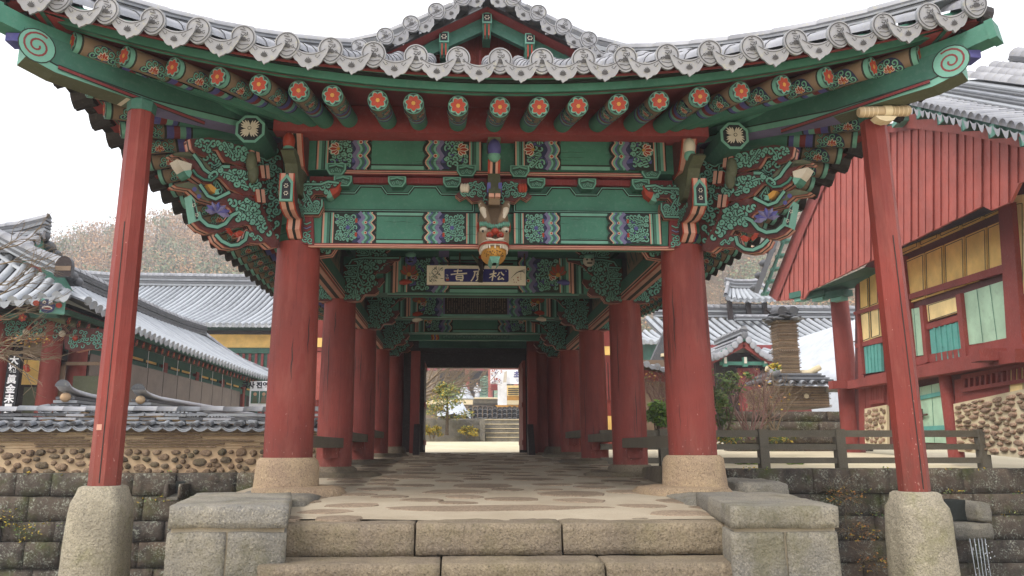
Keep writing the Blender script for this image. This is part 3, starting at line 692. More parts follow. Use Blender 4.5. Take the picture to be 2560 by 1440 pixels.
def diag_extras():
    """lotus buds, name plates and carved flowers on the tongues of the corner bracket"""
    L = []
    def bud(pts, tip, colr, off=.0):
        m = MB(); m.prism([f45(*Z6(*p), 0) + nd * (.03 + off) for p in pts], -nd * .13, colr, colr); 
        m.prism([f45(*Z6(*p), 0) + nd * (.032 + off) for p in tip], -nd * .134, TEAL, GREEN); L.append(('lotus_bud', m))
    bud([(35, 362), (120, 385), (205, 415), (195, 480), (115, 490), (70, 430)], [(115, 492), (195, 482), (205, 520), (180, 570), (150, 545)], WHITE)
    bud([(375, 645), (420, 640), (480, 690), (470, 745), (420, 715)], [(470, 700), (530, 690), (490, 720), (520, 750), (460, 760)], YEL)
    m = MB(); P = [(190, 762), (232, 820), (292, 1045), (240, 1062)]; m.prism([f45(*Z6(*p), 0) + nd * .035 for p in P], -nd * .12, TEAL, TEAL)
    cv = Cv(m, f45, .038, .001); cv.poly([Z6(*p) for p in [(200, 810), (225, 840), (272, 1030), (245, 1040)]], LEAD)
    for q in ((217, 880), (250, 990)):
        for i in range(5): cv.disc(Z6(*q)[0] + 3.2 * cos(i * 1.256), Z6(*q)[1] + 3.6 * sin(i * 1.256), 1.5, WHITE, 6)
    L.append(('flower_plate', m))
    m = MB(); c = f45(*Z6(480, 960), .03)                         # open blue lotus
    for i in range(7):
        a = pi * i / 6 * 1.1 - .15; d = V((-.7071 * cos(a), -.7071 * cos(a), .75 * sin(a))); tip = c + d * .12 + nd * .03; s = V((.7071 * sin(a), .7071 * sin(a), cos(a))) * .03
        m.mesh([c, c + d * .06 + s + nd * .02, tip, c + d * .06 - s + nd * .02, c + d * .06 + nd * .035], [(0, 1, 4), (1, 2, 4), (2, 3, 4), (3, 0, 4)], BLUE if i % 2 else VIOLET)
    L.append(('carved_lotus', m))
    m = MB(); c = f45(*Z6(670, 1190), .03)
    for i in range(7):
        a = pi * i / 6; d = V((-.7071 * cos(a), -.7071 * cos(a), -.6 * sin(a) + .2)); s = V((0, 0, .022))
        m.mesh([c, c + d * .05 + s + nd * .02, c + d * .09 + nd * .02, c + d * .05 - s + nd * .02], [(0, 1, 2, 3)], VERM)
    L.append(('carved_lotus', m)); return L
dm = diag_bracket(); mirrored(dm, XM).build('bracket_plate', gate)
for nm, m in diag_extras(): m.build(nm, gate); mirrored(m, XM).build(nm, gate)

# bracket arms that project straight towards the steps
def arm(xc, full=True, w=.13):
    """tiers of (forward, height) outlines; edges painted in stripes"""
    m = MB(); yb = 6.78
    def tier(pts, x=xc, ww=w, face=MAROON, st=True):
        P = [(x - ww / 2, yb - u, z) for u, z in pts]; m.prism(P, (ww, 0, 0), face, PINK, STR if st else [(1, OLIVE)])
        return P
    tier([(0, 3.34), (.12, 3.345), (.22, 3.40), (.2, 3.5), (.32, 3.49), (.45, 3.51), (.53, 3.56), (.565, 3.66), (.56, 3.80), (.5, 3.72), (.4, 3.63), (.25, 3.66), (0, 3.7)])
    tier([(0, 3.70), (.25, 3.72), (.36, 3.80), (.45, 3.93), (.62, 3.985), (.55, 4.03), (.4, 4.02), (.28, 3.95), (.1, 3.98), (0, 3.98)], ww=.11, face=OLIVE, st=False)
    tier([(0, 3.98), (.2, 4.0), (.28, 4.1), (.38, 4.27), (.3, 4.36), (.2, 4.40), (0, 4.41)], ww=.14)
    cv1 = Cv(m, lambda a, b, c: V((xc + w / 2 + c, yb - a, b)), .002, .0005); cv2 = Cv(m, lambda a, b, c: V((xc - w / 2 - c, yb - a, b)), .002, .0005)
    for cv in (cv1, cv2):
        vines(cv, [(0.02, 3.36), (.2, 3.5), (.42, 3.54), (.5, 3.62), (.3, 3.64), (.02, 3.68)], .03, .015, random.Random(5), 900)
    o = m.build('bracket_arm', gate)
    n = MB(); y = yb - .57; P = [(xc - .055, y, 3.55), (xc + .055, y, 3.55), (xc + .055, y, 3.72), (xc, y, 3.79), (xc - .055, y, 3.72)]
    n.prism(P, (0, .03, 0), TEAL, TEAL); cv = Cv(n, plane_fn((xc, y, 3.65), (1, 0, 0), (0, 0, 1)), .002, .001)
    cv.poly([(-.036, -.085), (.036, -.085), (.036, .055), (0, .105), (-.036, .055)], LEAD)
    for zz in (-.035, .03):
        for i in range(6): cv.disc(.014 * cos(i * 1.047), zz + .016 * sin(i * 1.047), .0058, WHITE, 6)
    n.build('flower_plate', gate)
    for side, zz, mt in ((-1, 4.1, VERM if xc < 1 else WHITE),):
        b = MB(); c = V((xc - .03, yb - .44, 4.10)); b.ball(c + V((0, 0, .035)), (.055, .06, .085), mt, 10, 8); b.ball(c - V((0, 0, .045)), (.052, .056, .055), TEAL, 10, 6); b.build('lotus_bud', gate)
    return m
arm(XL + .01); arm(XR - .01)
# scroll wings beside the column inside the bay (traced on the beam plane)
fB = pix_fn((0, YB - .07, 0), (0, -1, 0))
Wg = [(1420, 640), (1500, 600), (1600, 590), (1700, 600), (1780, 600), (1880, 600), (1905, 610), (1880, 660), (1800, 690), (1740, 770), (1690, 740), (1600, 740), (1550, 800), (1640, 790), (1690, 800), (1700, 900), (1650, 985), (1450, 985), (1430, 900)]
def wing():
    m = MB(); P = [Z6(*p) for p in Wg]; m.prism([fB(a, b, 0) for a, b in P], (0, .09, 0), MAROON, PINK, STR)
    cv = Cv(m, fB, .003, .0006); rnd = random.Random(9)
    vines(cv, P, 7.5, 4.2, rnd, 4000)
    cv.line2([Z6(*p) for p in [(1430, 700), (1500, 640), (1600, 640), (1680, 640), (1760, 610), (1880, 625)]], 5)
    cv.line2([Z6(*p) for p in [(1450, 965), (1560, 965), (1650, 965), (1690, 880), (1690, 810)]], 4)
    for i in range(4): cv.spiral(*Z6(1510 + 42 * i, 930 - 18 * i), 6, 1.2, 3.1, 1, 2.2)
    return m
m = wing(); m.build('bracket_wing', gate); mirrored(m, XM).build('bracket_wing', gate)
m = MB(); m.prism([fB(*Z6(*p), .012) for p in [(1780, 690), (1840, 680), (1900, 620), (1870, 720), (1800, 770)]], (0, .1, 0), VERM, VERM); m.prism([fB(*Z6(*p), .016) for p in [(1740, 790), (1775, 700), (1810, 775), (1770, 795)]], (0, .1, 0), TEAL, TEAL)
m.build('lotus_bud', gate); mirrored(m, XM).build('lotus_bud', gate)
m = MB()                                                            # striped pieces between column head and beam end
P = [Z6(*p) for p in [(1440, 985), (1580, 985), (1590, 1300), (1440, 1290)]]; m.prism([fB(a, b, -.03) for a, b in P], (0, .08, 0), RED, RED); cv = Cv(m, fB, -.026, .0005)
for i in range(3): cv.line2([(Z6(1460, 0)[0] + 11 * k, Z6(0, 1060 + 50 * i)[1] + 3 * sin(k * 2.)) for k in range(3)], 3, (TEAL, VIOLET, GREEN)[i])
for a, b in ((1490, 1240), (1530, 1210), (1550, 1260), (1500, 1190)): cv.spiral(*Z6(a, b), 8, 1.2, 1, 1, 2.6)
m.build('beam_end_piece', gate); mirrored(m, XM).build('beam_end_piece', gate)

# ---- centre bracket with dragon head
m = MB(); xc = .305; yb = YB
def vtier(z0, z1, u0, u1, w, mt): m.hexa([(xc - w, yb, z0), (xc + w, yb, z0), (xc + w, yb - u0, z0), (xc - w, yb - u0, z0), (xc - w, yb, z1), (xc + w, yb, z1), (xc + w, yb - u1, z1), (xc - w, yb - u1, z1)], mt)
vtier(4.335, 4.41, .28, .2, .055, VERM); vtier(4.27, 4.335, .3, .28, .058, VIOLET); vtier(4.20, 4.27, .26, .3, .058, OLIVE)
m.ball((xc, yb - .27, 4.14), (.062, .07, .09), BLUE, 12, 8); m.ball((xc, yb - .26, 4.07), (.058, .065, .05), TEAL, 12, 6)
vtier(3.93, 4.05, .16, .24, .05, DARK)
for k, mt in ((-.045, VERM), (-.025, PINK), (.025, PINK), (.045, VERM)): m.hexa([(xc + k - .011, yb - .162, 3.90), (xc + k + .011, yb - .162, 3.90), (xc + k + .011, yb - .15, 3.90), (xc + k - .011, yb - .15, 3.90), (xc + k - .011, yb - .245, 4.05), (xc + k + .011, yb - .245, 4.05), (xc + k + .011, yb - .22, 4.05), (xc + k - .011, yb - .22, 4.05)], mt)
vtier(3.70, 3.93, .34, .2, .055, OLIVE); vtier(3.62, 3.70, .25, .3, .05, BROWN)
for s in (-1, 1): m.box((xc + s * .05, yb - .26, 3.76), (.03, .1, .09), BLUE); m.box((xc + s * .028, yb - .3, 3.69), (.045, .05, .045), PINK)
m.build('centre_bracket', gate)
def cwing():
    m = MB(); P = [(1150, 458), (1175, 458), (1200, 452), (1222, 462), (1222, 520), (1210, 522), (1200, 503), (1180, 506), (1165, 492), (1150, 500), (1138, 490), (1152, 478)]
    m.prism([fB(a, b, .02) for a, b in P], (0, .08, 0), MAROON, PINK, STR); cv = Cv(m, fB, .024, .0006); vines(cv, P, 8, 3.6, random.Random(2), 300)
    for q in ((1160, 486), (1180, 488), (1200, 485)): cv.spiral(*q, 8, 1.2, 1, 1, 2.8)
    return m
m = cwing(); m.build('bracket_wing', gate); mirrored(m, xc).build('bracket_wing', gate)
for x in (1162, 1306):
    m = MB(); c = atY(x, 470, YB - .12)
    for i in range(3): m.ball(c + V(((i - 1) * .024, 0, 0)), (.022, .03, .045), WHITE if x < 1200 else VERM, 8, 6)
    m.build('lotus_bud', gate)

# dragon head: lofted from brow to beard, looking down over the steps
dragon = MB(); yc = YB - .02
def loft(rings, mat, n=16, pw=.55):
    R = []
    for py_, w, f in rings:
        z = atY(1234, py_, yc - f).z; R.append([V((xc + w * (abs(cos(pi * i / n)) ** pw) * (1 if cos(pi * i / n) > 0 else -1) * -1, yc - f * (sin(pi * i / n) ** .62), z)) for i in range(n + 1)])
    dragon.grid(R, mat)
DZ = lambda py_, f: atY(1234, py_, yc - f).z
loft([(512, .112, .10), (535, .135, .15), (556, .142, .2), (570, .142, .23)], BROWN)
loft([(569, .142, .229), (582, .14, .27), (592, .137, .315), (599, .132, .35)], TAN, pw=.65)
loft([(598, .133, .348), (603, .131, .368), (609, .126, .37), (613, .115, .355)], WHITE, pw=.7)
dh = dragon.build('dragon_head', gate)
def dpart(name, fnc):
    m = MB(); fnc(m); return m.build(name, dh)
def stk(m, pts, r, mat, n=10): m.tube([(xc + x, yc - f, DZ(p_, f)) for x, p_, f in pts], r, mat, n)
for s in (-1, 1):
    dpart('horn', lambda m: (stk(m, [(s * .045, 560, .2), (s * .07, 545, .24), (s * .10, 522, .22), (s * .118, 508, .16)], [.03, .034, .036, .03], BROWN), stk(m, [(s * .075, 546, .255), (s * .1, 526, .24), (s * .115, 513, .19)], [.018, .03, .026], WHITE)))
    dpart('eye', lambda m: (m.ball((xc + s * .095, yc - .235, DZ(573, .25)), (.036, .04, .03), WHITE, 14, 10), m.ball((xc + s * .105, yc - .268, DZ(578, .27)), (.011, .01, .010), DARK, 8, 6), m.ball((xc + s * .095, yc - .232, DZ(569, .25)), (.04, .042, .022), BROWN, 12, 8)))
    def brow(m):
        for i in range(8): m.ball((xc + s * (.01 + .0165 * i), yc - .265, DZ(563 - (3 if i > 3 else 0) + (3 if i < 2 else 0), .27)), (.0105, .03, .024), TEAL, 8, 6)
    dpart('eyebrow', brow)
    dpart('ear', lambda m: m.ball((xc + s * .142, yc - .1, DZ(568, .1)), (.012, .05, .05), VERM, 8, 6))
dpart('nose', lambda m: (m.ball((xc, yc - .36, DZ(577, .38)), (.035, .06, .03), VERM, 12, 8), m.ball((xc - .045, yc - .35, DZ(584, .39)), (.034, .05, .027), VERM, 12, 8), m.ball((xc + .045, yc - .35, DZ(584, .39)), (.034, .05, .027), VERM, 12, 8), m.ball((xc - .046, yc - .392, DZ(586, .4)), (.014, .012, .012), RED, 8, 6), m.ball((xc + .046, yc - .392, DZ(586, .4)), (.014, .012, .012), RED, 8, 6)))
dpart('whisker', lambda m: [stk(m, [(.0, 600, .4), (s * .04, 597, .395), (s * .075, 596, .38), (s * .06, 601, .385)], [.006, .012, .01, .004], WHITE, 7) for s in (-1, 1)])
E16 = lambda i, n, w, f: (xc + w * (abs(cos(pi * i / n)) ** .55) * (1 if cos(pi * i / n) > 0 else -1) * -1, yc - f * sin(pi * i / n) ** .62)
def lips(m):
    P = [(*E16(i, 16, .133, .374), DZ(606, .37) + .022 * (abs(i - 8) / 8) ** 2) for i in range(17)]
    m.tube(P, [.005 + .007 * sin(pi * i / 16) for i in range(17)], VERM, 6)
dpart('lip', lips)
def teeth(m):
    for i in range(1, 16):
        x, y = E16(i, 16, .118, .358); m.box((x, y, DZ(616, .36) + .012 * abs(i - 8) / 8), (.0125, .018, .03), WHITE)
dpart('teeth', teeth)
dragon = MB(); loft([(615, .112, .345), (622, .108, .343), (630, .094, .335), (637, .07, .32), (641, .05, .30)], YEL, pw=.8)
for i in range(34):
    t = RND.uniform(.5, 2.6); k = RND.random(); w, f = lerp(.106, .075, k), lerp(.345, .325, k); dragon.ball((xc - w * (abs(cos(t)) ** .8) * (1 if cos(t) > 0 else -1), yc - f * sin(t) ** .62 - .001, lerp(DZ(625, .36), DZ(637, .31), k)), (.0045, .004, .0045), DARK, 5, 4)
dragon.build('jaw', dh)
dragon = MB(); loft([(639, .052, .305), (646, .045, .295), (655, .02, .28)], TEAL)
for i in range(6): dragon.tube([(xc - .04 + .016 * i, yc - .30, DZ(641, .30)), (xc - .022 + .009 * i, yc - .285, DZ(657, .285))], [.009, .004], TEAL, 6)
dragon.build('beard', dh)
# ================================================================== inside the pavilion
# long beams from column to column, with the striped lower edge and dark painted boards above
for sg, x in ((-1, XL), (1, XR)):
    for i, (ya, yb) in enumerate(zip(ROWS, ROWS[1:] + [16.5])):
        m = MB(); y0, y1 = ya + .16, yb - .16
        m.bx(x - .08, x + .08, y0, y1, 3.30, 3.52, GREEN_D)
        for k, mt in enumerate((PINK, DARK, PINK)): m.bx(x - .075 + .05 * k, x - .025 + .05 * k, y0, y1, 3.292, 3.299, mt)
        for k, mt in enumerate((VERM, PINK, DARK, PINK)):
            m.bx(x - sg * .081, x - sg * .084, y0, y1, 3.30 + k * .018, 3.318 + k * .018, mt)
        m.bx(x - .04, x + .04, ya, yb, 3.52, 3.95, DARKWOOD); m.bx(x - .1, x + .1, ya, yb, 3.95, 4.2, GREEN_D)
        cv = Cv(m, (lambda a, b, c, x=x, sg=sg: V((x - sg * (.041 + c), a, b))), .002, .0006)
        L = y1 - y0; cv.rect(y0 + .25, y0 + L * .48, 3.56, 3.92, BROWN); cv.rect(y0 + L * .52, y1 - .25, 3.56, 3.92, BROWN)
        for k in range(9):
            q = y0 + .35 + (L - .7) * k / 8; cv.line2([(q - .1, 3.62 + .03 * sin(k * 3)), (q, 3.74 + .05 * cos(k * 2)), (q + .06, 3.86)], .018, GREEN_D); cv.disc(q + .05, 3.72 + .1 * sin(k * 5), .035, OLIVE, 8)
        m.build('side_beam', gate)
# cross beams over each inner row, higher and darker with depth
for i, y in enumerate(ROWS[1:], 1):
    m = MB(); z0 = (3.38, 3.50, 3.62)[i - 1]; z1 = z0 + .46; yf = y - .12
    m.bx(XL, XR, yf, yf + .3, z0, z1, GREEN_D)
    cv = Cv(m, plane_fn((0, yf, 0), (1, 0, 0), (0, 0, 1)), .002, .0005)
    for s in (-1, 1):
        a = XM + s * 1.55; cv.rect(min(a, a - s * .3), max(a, a - s * .3), z0, z1, GREEN)
        for k, mt in enumerate((DARK, TEAL, GREEN_D, DARK, PINK)): cv.rect(*sorted((a - s * (.3 + .03 * k), a - s * (.33 + .03 * k))), z0, z1, mt)
        panel(cv, XM + s * 1.1, XM + s * .42, z0 + .01, z1 - .01); cv.lotus(XM + s * .93, (z0 + z1) / 2, .14, pi / 2, (OLIVE, VERM))
    plain(cv, XM - .42, XM + .42, z0, z1)
    for k, mt in enumerate((TEAL, DARK, GREEN)): cu = 0; m.bx(XM - 1.2, XM + 1.2, yf + .02 + .08 * k, yf + .1 + .08 * k, z0 - .006, z0 - .0005, mt)
    m.build('cross_beam', gate)
    m = MB(); m.bx(XM - 1.6, XM + 1.6, yf + .05, yf + .22, z1 + .02, z1 + .24, GREEN_D); m.bx(XM - 1.2, XM + 1.2, yf + .1, yf + .2, z1 + .24, 4.9, SOFFIT)
    for s in (-1, 1): m.beam((XM + s * .5, yf + .08, z1), (XM + s * .5, yf + .08, 4.5), .13, .1, VIOLET, up=(0, 1, 0))
    m.build('upper_cross_beam', gate)
# inner scroll brackets, traced at the second row and repeated row by row
Zi = lambda zx, zy: (800 + zx * .336, 620 + zy * .336)
fI = pix_fn((0, 9.22, 0), (0, -1, 0))
PI_ = [(175, 130), (215, 110), (240, 75), (330, 60), (420, 62), (600, 62), (590, 92), (520, 105), (480, 118), (420, 180), (400, 190), (425, 230), (470, 220), (478, 245), (440, 290), (420, 285), (440, 320), (405, 345), (330, 345), (300, 390), (230, 400), (165, 395), (170, 250)]
def inner_bracket():
    m = MB(); P = [Zi(*p) for p in PI_]; m.prism([fI(a, b, 0) for a, b in P], (0, .12, 0), MAROON, PINK, STR)
    cv = Cv(m, fI, .003, .0008); vines(cv, P, 7.5, 4.4, random.Random(4), 5000)
    cv.line2([Zi(*p) for p in [(200, 150), (240, 90), (330, 75), (450, 78), (590, 75)]], 4)
    cv.line2([Zi(*p) for p in [(180, 215), (270, 215), (290, 140), (270, 132), (185, 135)]], 3.5)
    for i in range(4): cv.spiral(*Zi(195 + 25 * i, 190 - 10 * i), 5, 1.2, 3.1, 1, 2.2)
    for i in range(4): cv.spiral(*Zi(190 + 30 * i, 370 - 6 * i), 5, 1.2, 0, 1, 2.2)
    return m
ib = inner_bracket(); IB = [ib, mirrored(ib, XM)]
for k, mm in enumerate(IB):
    o = mm.build('inner_bracket', gate)
    for y in ROWS[2:] : d = dup(o, gate); d.location = (0, y - 9.4, .03)
    d = dup(o, gate); d.location = (0, 6.2, .05); d = dup(o, gate); d.location = (0, -2.2, .02)
    oo = mirrored(mm, XL if k == 0 else XR).build('outer_bracket', gate)
    for y in ROWS[2:] : d = dup(oo, gate); d.location = (0, y - 9.4, .03)
    for y, dz in zip(ROWS[1:], (.28, .4, .5)): d = dup(o, gate); d.location = ((.14 if k == 0 else -.14), y - 9.4 + .03, dz)
def tipbud(px, mt, y, sgm=1, r=.055):
    b = MB(); c = V((px, y, 0)); return b
for x, z, y, mt in ((-.68, 3.49, 9.15, VERM), (-.66, 3.52, 11.6, VERM), (-.66, 3.42, 11.55, WHITE), (1.28, 3.44, 11.55, WHITE), (1.26, 3.55, 11.6, VERM), (1.30, 3.50, 9.15, BLUE)):
    b = MB(); d = 1 if x < XM else -1
    b.tube([(x - d * .06, y, z - .01), (x, y, z), (x + d * .05, y, z + .005), (x + d * .1, y, z)], [.02, .04, .03, .005], mt, 10); b.build('lotus_bud', gate)
for x, mt in ((-.60, BLUE), (1.60, WHITE)):                         # small carved masks under the second cross beam
    b = MB(); c = V((x, 9.1, 3.76)); b.ball(c, (.075, .05, .07), mt, 12, 8); b.ball(c + V((0, -.03, .055)), (.07, .04, .035), TEAL, 10, 6)
    for s in (-1, 1): b.ball(c + V((s * .03, -.045, .01)), (.013, .012, .013), DARK, 6, 5)
    b.box(c + V((0, -.048, -.035)), (.06, .015, .015), DARK); b.build('carved_mask', gate)
# dim ceiling boards
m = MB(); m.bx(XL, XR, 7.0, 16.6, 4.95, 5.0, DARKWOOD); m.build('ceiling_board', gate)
# low rail benches between the columns
for x in (XL, XR):
    for ya, yb in ((6.98, 9.3), (9.5, 11.75), (11.95, 14.2)):
        m = MB(); z = floor_z((ya + yb) / 2) + .36; m.bx(x - .13, x + .13, ya, yb, z, z + .11, GREYWOOD)
        for yy in (ya + .1, yb - .1): m.bx(x - .09, x + .09, yy - .06, yy + .06, z - .12, z, COLRED)
        m.build('bench_rail', gate)

# rear gate: dark threshold door under a painted plank
YG = 16.5
m = MB(); za, zb = 1.40, 3.20; xa, xb = -.71, 1.31
m.bx(xa - .16, xa, YG, YG + .2, 1.38, 3.5, DARKWOOD); m.bx(xb, xb + .16, YG, YG + .2, 1.38, 3.5, DARKWOOD)
m.bx(xa, xb, YG + .01, YG + .19, zb, zb + .3, DARKWOOD); m.bx(xa - .16, xb + .16, YG - .03, YG + .2, 3.5, 3.62, DARKWOOD); m.build('gate_frame', gate)
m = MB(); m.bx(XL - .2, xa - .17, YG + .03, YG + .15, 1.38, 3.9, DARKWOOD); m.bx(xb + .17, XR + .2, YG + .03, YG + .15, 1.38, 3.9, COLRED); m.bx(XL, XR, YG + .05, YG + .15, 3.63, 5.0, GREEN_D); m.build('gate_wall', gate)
for s, x in ((-1, xa - .02), (1, xb + .02)):                        # leaves folded back against the jambs
    m = MB(); m.bx(x - .03, x + .03, YG - .95, YG - .05, 1.45, 3.25, COLRED if s > 0 else DARKWOOD)
    for zz in (1.55, 2.3, 3.1): m.bx(x - s * .03, x - s * .05, YG - .95, YG - .05, zz, zz + .1, COLRED)
    m.build('door_leaf', gate)
    m = MB(); m.bx(x - .09 + s * .14, x + .09 + s * .14, YG - 1.25, YG - 1.05, 1.39, 3.4, COLRED)
    m.build('door_post', gate)
    m = MB(); xx = x + s * .02; P = [(xx, YG - 1.7, 1.36), (xx, YG - 1.28, 1.36), (xx, YG - 1.28, 1.95), (xx, YG - 1.34, 1.95), (xx, YG - 1.62, 1.55)]
    m.prism(P, (s * .12, 0, 0), DARKWOOD, DARKWOOD); m.build('door_buttress', gate)
for pxg in (978, 1398):
    a = atY(pxg, 1000, 15.7); m = MB(); m.lathe([(.24, 0), (.25, 1.), (.235, 2.3)], (a.x, 15.7, 1.37), COLRED, 22); m.build('column', gate); m = MB(); m.lathe([(.34, 0), (.33, .1), (.28, .16)], (a.x, 15.7, 1.36), STEP, 12, jit=.06); m.build('column_base', gate)
m = MB(); zz0, zz1 = 3.55, 3.71; yy = 15.0                         # bright plank before the gate
m.bx(-1.0, 1.6, yy, yy + .12, zz0 + .04, zz1 + .04, GREEN); cv = Cv(m, plane_fn((0, yy, 0), (1, 0, 0), (0, 0, 1)), .002, .0006)
cv.rect(-1., 1.6, zz0 + .19, zz1 + .04, BROWN); cv.rect(-.35, 1.0, zz0 + .06, zz1 - .02, GREEN_D)
for k in range(26): cv.spiral(-.3 + .05 * k, zz0 + .1 + .015 * (k % 2), .022, 1.2, k, 1, .007, TEAL, False)
for k, mt in enumerate((VERM, YEL, BLUE, YEL, VERM)): cv.stroke(wave(-.55 + .03 * k, -.55 + .03 * k, zz0 + .04, zz0 + .2, .02, 2), .025, mt)
m.build('painted_plank', gate)
# dark writing board on the third row
m = MB(); yp = ROWS[2] - .22; p0, p1 = atY(1112, 786, yp), atY(1268, 736, yp)
m.bx(p0.x, p1.x, yp, yp + .05, p0.z, p1.z, DARKWOOD)
for a, b in ((p0.x - .03, p0.x), (p1.x, p1.x + .03)): m.bx(a, b, yp - .015, yp + .05, p0.z, p1.z, VIOLET)
m.bx(p0.x - .05, p1.x + .05, yp - .02, yp + .05, p0.z - .03, p0.z, TEAL)
rr = random.Random(1)
for i in range(26):
    x = lerp(p0.x + .04, p1.x - .04, i / 25)
    for j in range(10):
        if rr.random() < .8: m.bx(x - .006, x + .006, yp - .004, yp - .001, lerp(p0.z + .04, p1.z - .04, j / 9) - .01, lerp(p0.z + .04, p1.z - .04, j / 9) + .01, BROWN)
board = m.build('writing_board'); tag(board, 'dark wooden plaque with columns of small writing hung deep inside the pavilion', 'plaque')

# ---- the white signboard with a blue field
ys = 9.0; A, B = atY(1068, 667, ys), atY(1313, 662, ys); C_ = atY(1312, 716, ys); sw = B.x - A.x; zt, zbm = A.z, C_.z; hh = zt - zbm
sign = thing('signboard', 'long white signboard with brush writing on a blue field hung under the painted beam', 'signboard', ((A.x + B.x) / 2, ys, zbm))
til_ = V((0, -.10, .995)).normalized(); fs = plane_fn((A.x, ys - .06, zbm), (1, 0, 0), til_)
SG = lambda x, y, c=0: (A.x + x * 0, 0)
m = MB(); cx0, w_, h_ = 0, sw, hh
m.prism([fs(0, 0, 0), fs(sw, 0, 0), fs(sw, hh, 0), fs(0, hh, 0)], (0, .05, 0), SIGNW, BROWN); 
u = sw / 730.; Sx = lambda x: x * u; Sy = lambda y: hh * (1 - y / 172.)                    # units of the zoomed crop
cv = Cv(m, fs, .002, .0006)
def leafline(pts, w, mt=INK): cv.stroke([(Sx(a), Sy(b)) for a, b in pts], w, mt)
rr = random.Random(8)
for k in range(46):
    x, y = rr.uniform(15, 105), rr.uniform(25, 150); 
    if abs((x - 15) * 1.0 + (y - 150)) > 75: continue
    a = rr.uniform(-2.8, .3); L = rr.uniform(14, 30); leafline([(x, y), (x + L * .5 * cos(a), y + L * .5 * sin(a)), (x + L * cos(a), y + L * sin(a))], [.001, .008, .001], DARK if k % 2 else GREEN_D)
leafline([(20, 150), (60, 90), (118, 20)], .004, DARK); leafline([(40, 165), (80, 60), (90, 15)], .003, DARK)
for k in range(7): leafline([(620 + 6 * k, 110 - 8 * k), (650 + 8 * k, 70 - 5 * k), (722, 30 + 7 * k)], .003, DARK)
for k in range(5): leafline([(690, 60 + 14 * k), (690 + 3, 68 + 14 * k)], .006, BROWN)
for k in range(9): cv.disc(Sx(rr.uniform(620, 680)), Sy(rr.uniform(90, 150)), .006, VERM, 6)
for k in range(5): leafline([(18, 100 + 7 * k), (24, 103 + 7 * k)], .005, BROWN)
m.build('panel', sign)
m = MB(); P = []
x0, x1, y0, y1, r = Sx(130), Sx(602), Sy(145), Sy(30), .02
for cx_, cy_, a in ((x1 - r, y1 - r, 0), (x0 + r, y1 - r, pi / 2), (x0 + r, y0 + r, pi), (x1 - r, y0 + r, 3 * pi / 2)):
    for i in range(5): P.append((cx_ + r * cos(a + pi / 2 * i / 4), cy_ + r * sin(a + pi / 2 * i / 4)))
m.prism([fs(a, b, .012) for a, b in P], fs(0, 0, .003) - fs(0, 0, .012), SIGNB, SIGNB)
cv = Cv(m, fs, .0135, .0004)
def brush(pts, w0=9, w1=5, mt=SIGNW):
    n = len(pts); cv.stroke([(Sx(a), Sy(b)) for a, b in pts], [u * lerp(w0, w1, i / max(1, n - 1)) for i in range(n)], mt)
T = lambda ox, oy, s, pts: [(ox + a * s, oy + b * s) for a, b in pts]
# left: temple character; middle: broad; right: pine  (brush strokes in crop units)
def G(ox, oy, s, strokes):
    for w0, w1, pts in strokes: brush(T(ox, oy, s, pts), w0 * s, w1 * s)
G(176, 36, 1.0, [(7, 12, [(58, 0), (48, 6), (56, 8)]), (8, 9, [(22, 16), (50, 14), (84, 12)]), (9, 8, [(52, 2), (50, 20), (48, 40)]), (9, 11, [(0, 46), (40, 40), (80, 38), (120, 34)]),
   (8, 8, [(40, 56), (64, 54), (92, 52)]), (10, 11, [(88, 54), (90, 76), (84, 100), (68, 98)]), (9, 9, [(40, 58), (40, 76), (46, 96)]), (8, 8, [(44, 74), (66, 72), (86, 71)]), (8, 7, [(46, 92), (66, 90), (84, 88)])])
G(322, 34, 1.0, [(9, 7, [(58, 0), (66, 8), (70, 12)]), (8, 9, [(20, 20), (56, 17), (96, 10)]), (10, 8, [(32, 20), (28, 54), (14, 88), (2, 106)]), (7, 7, [(44, 34), (64, 32), (86, 28)]), (7, 7, [(54, 24), (54, 36), (52, 48)]), (7, 7, [(74, 22), (74, 36), (72, 46)]),
   (7, 7, [(40, 48), (62, 47), (86, 44)]), (7, 8, [(48, 50), (48, 66), (50, 80)]), (7, 7, [(78, 48), (78, 64), (76, 78)]), (6, 6, [(50, 64), (64, 63), (76, 62)]), (6, 6, [(50, 78), (64, 77), (76, 76)]), (9, 8, [(54, 84), (46, 96), (38, 104)]), (9, 10, [(70, 84), (80, 96), (84, 108)])])
G(458, 44, 1.0, [(9, 10, [(4, 36), (24, 30), (54, 22)]), (10, 9, [(34, 0), (32, 30), (26, 66), (22, 92)]), (8, 6, [(30, 38), (16, 56), (0, 66)]), (8, 8, [(34, 40), (44, 52), (52, 56)]), (9, 6, [(76, 14), (70, 34), (58, 48)]), (9, 11, [(86, 12), (96, 30), (110, 42)]), (9, 8, [(80, 50), (70, 66), (64, 80)]), (9, 8, [(64, 80), (82, 76), (100, 72)]), (8, 10, [(92, 62), (102, 72), (108, 82)])])
G(140, 80, .3, [(9, 8, [(0, 10), (10, 20)]), (8, 8, [(20, 0), (40, 30), (60, 20)]), (8, 8, [(20, 50), (60, 50)]), (9, 8, [(0, 90), (10, 140)]), (8, 8, [(30, 90), (30, 140), (60, 140)]), (8, 8, [(50, 80), (70, 130)])])
brush([(582, 44), (583, 56)], 4, 4); cv.rect(Sx(142), Sx(164), Sy(138), Sy(122), VERM)
m.build('blue_field', sign)
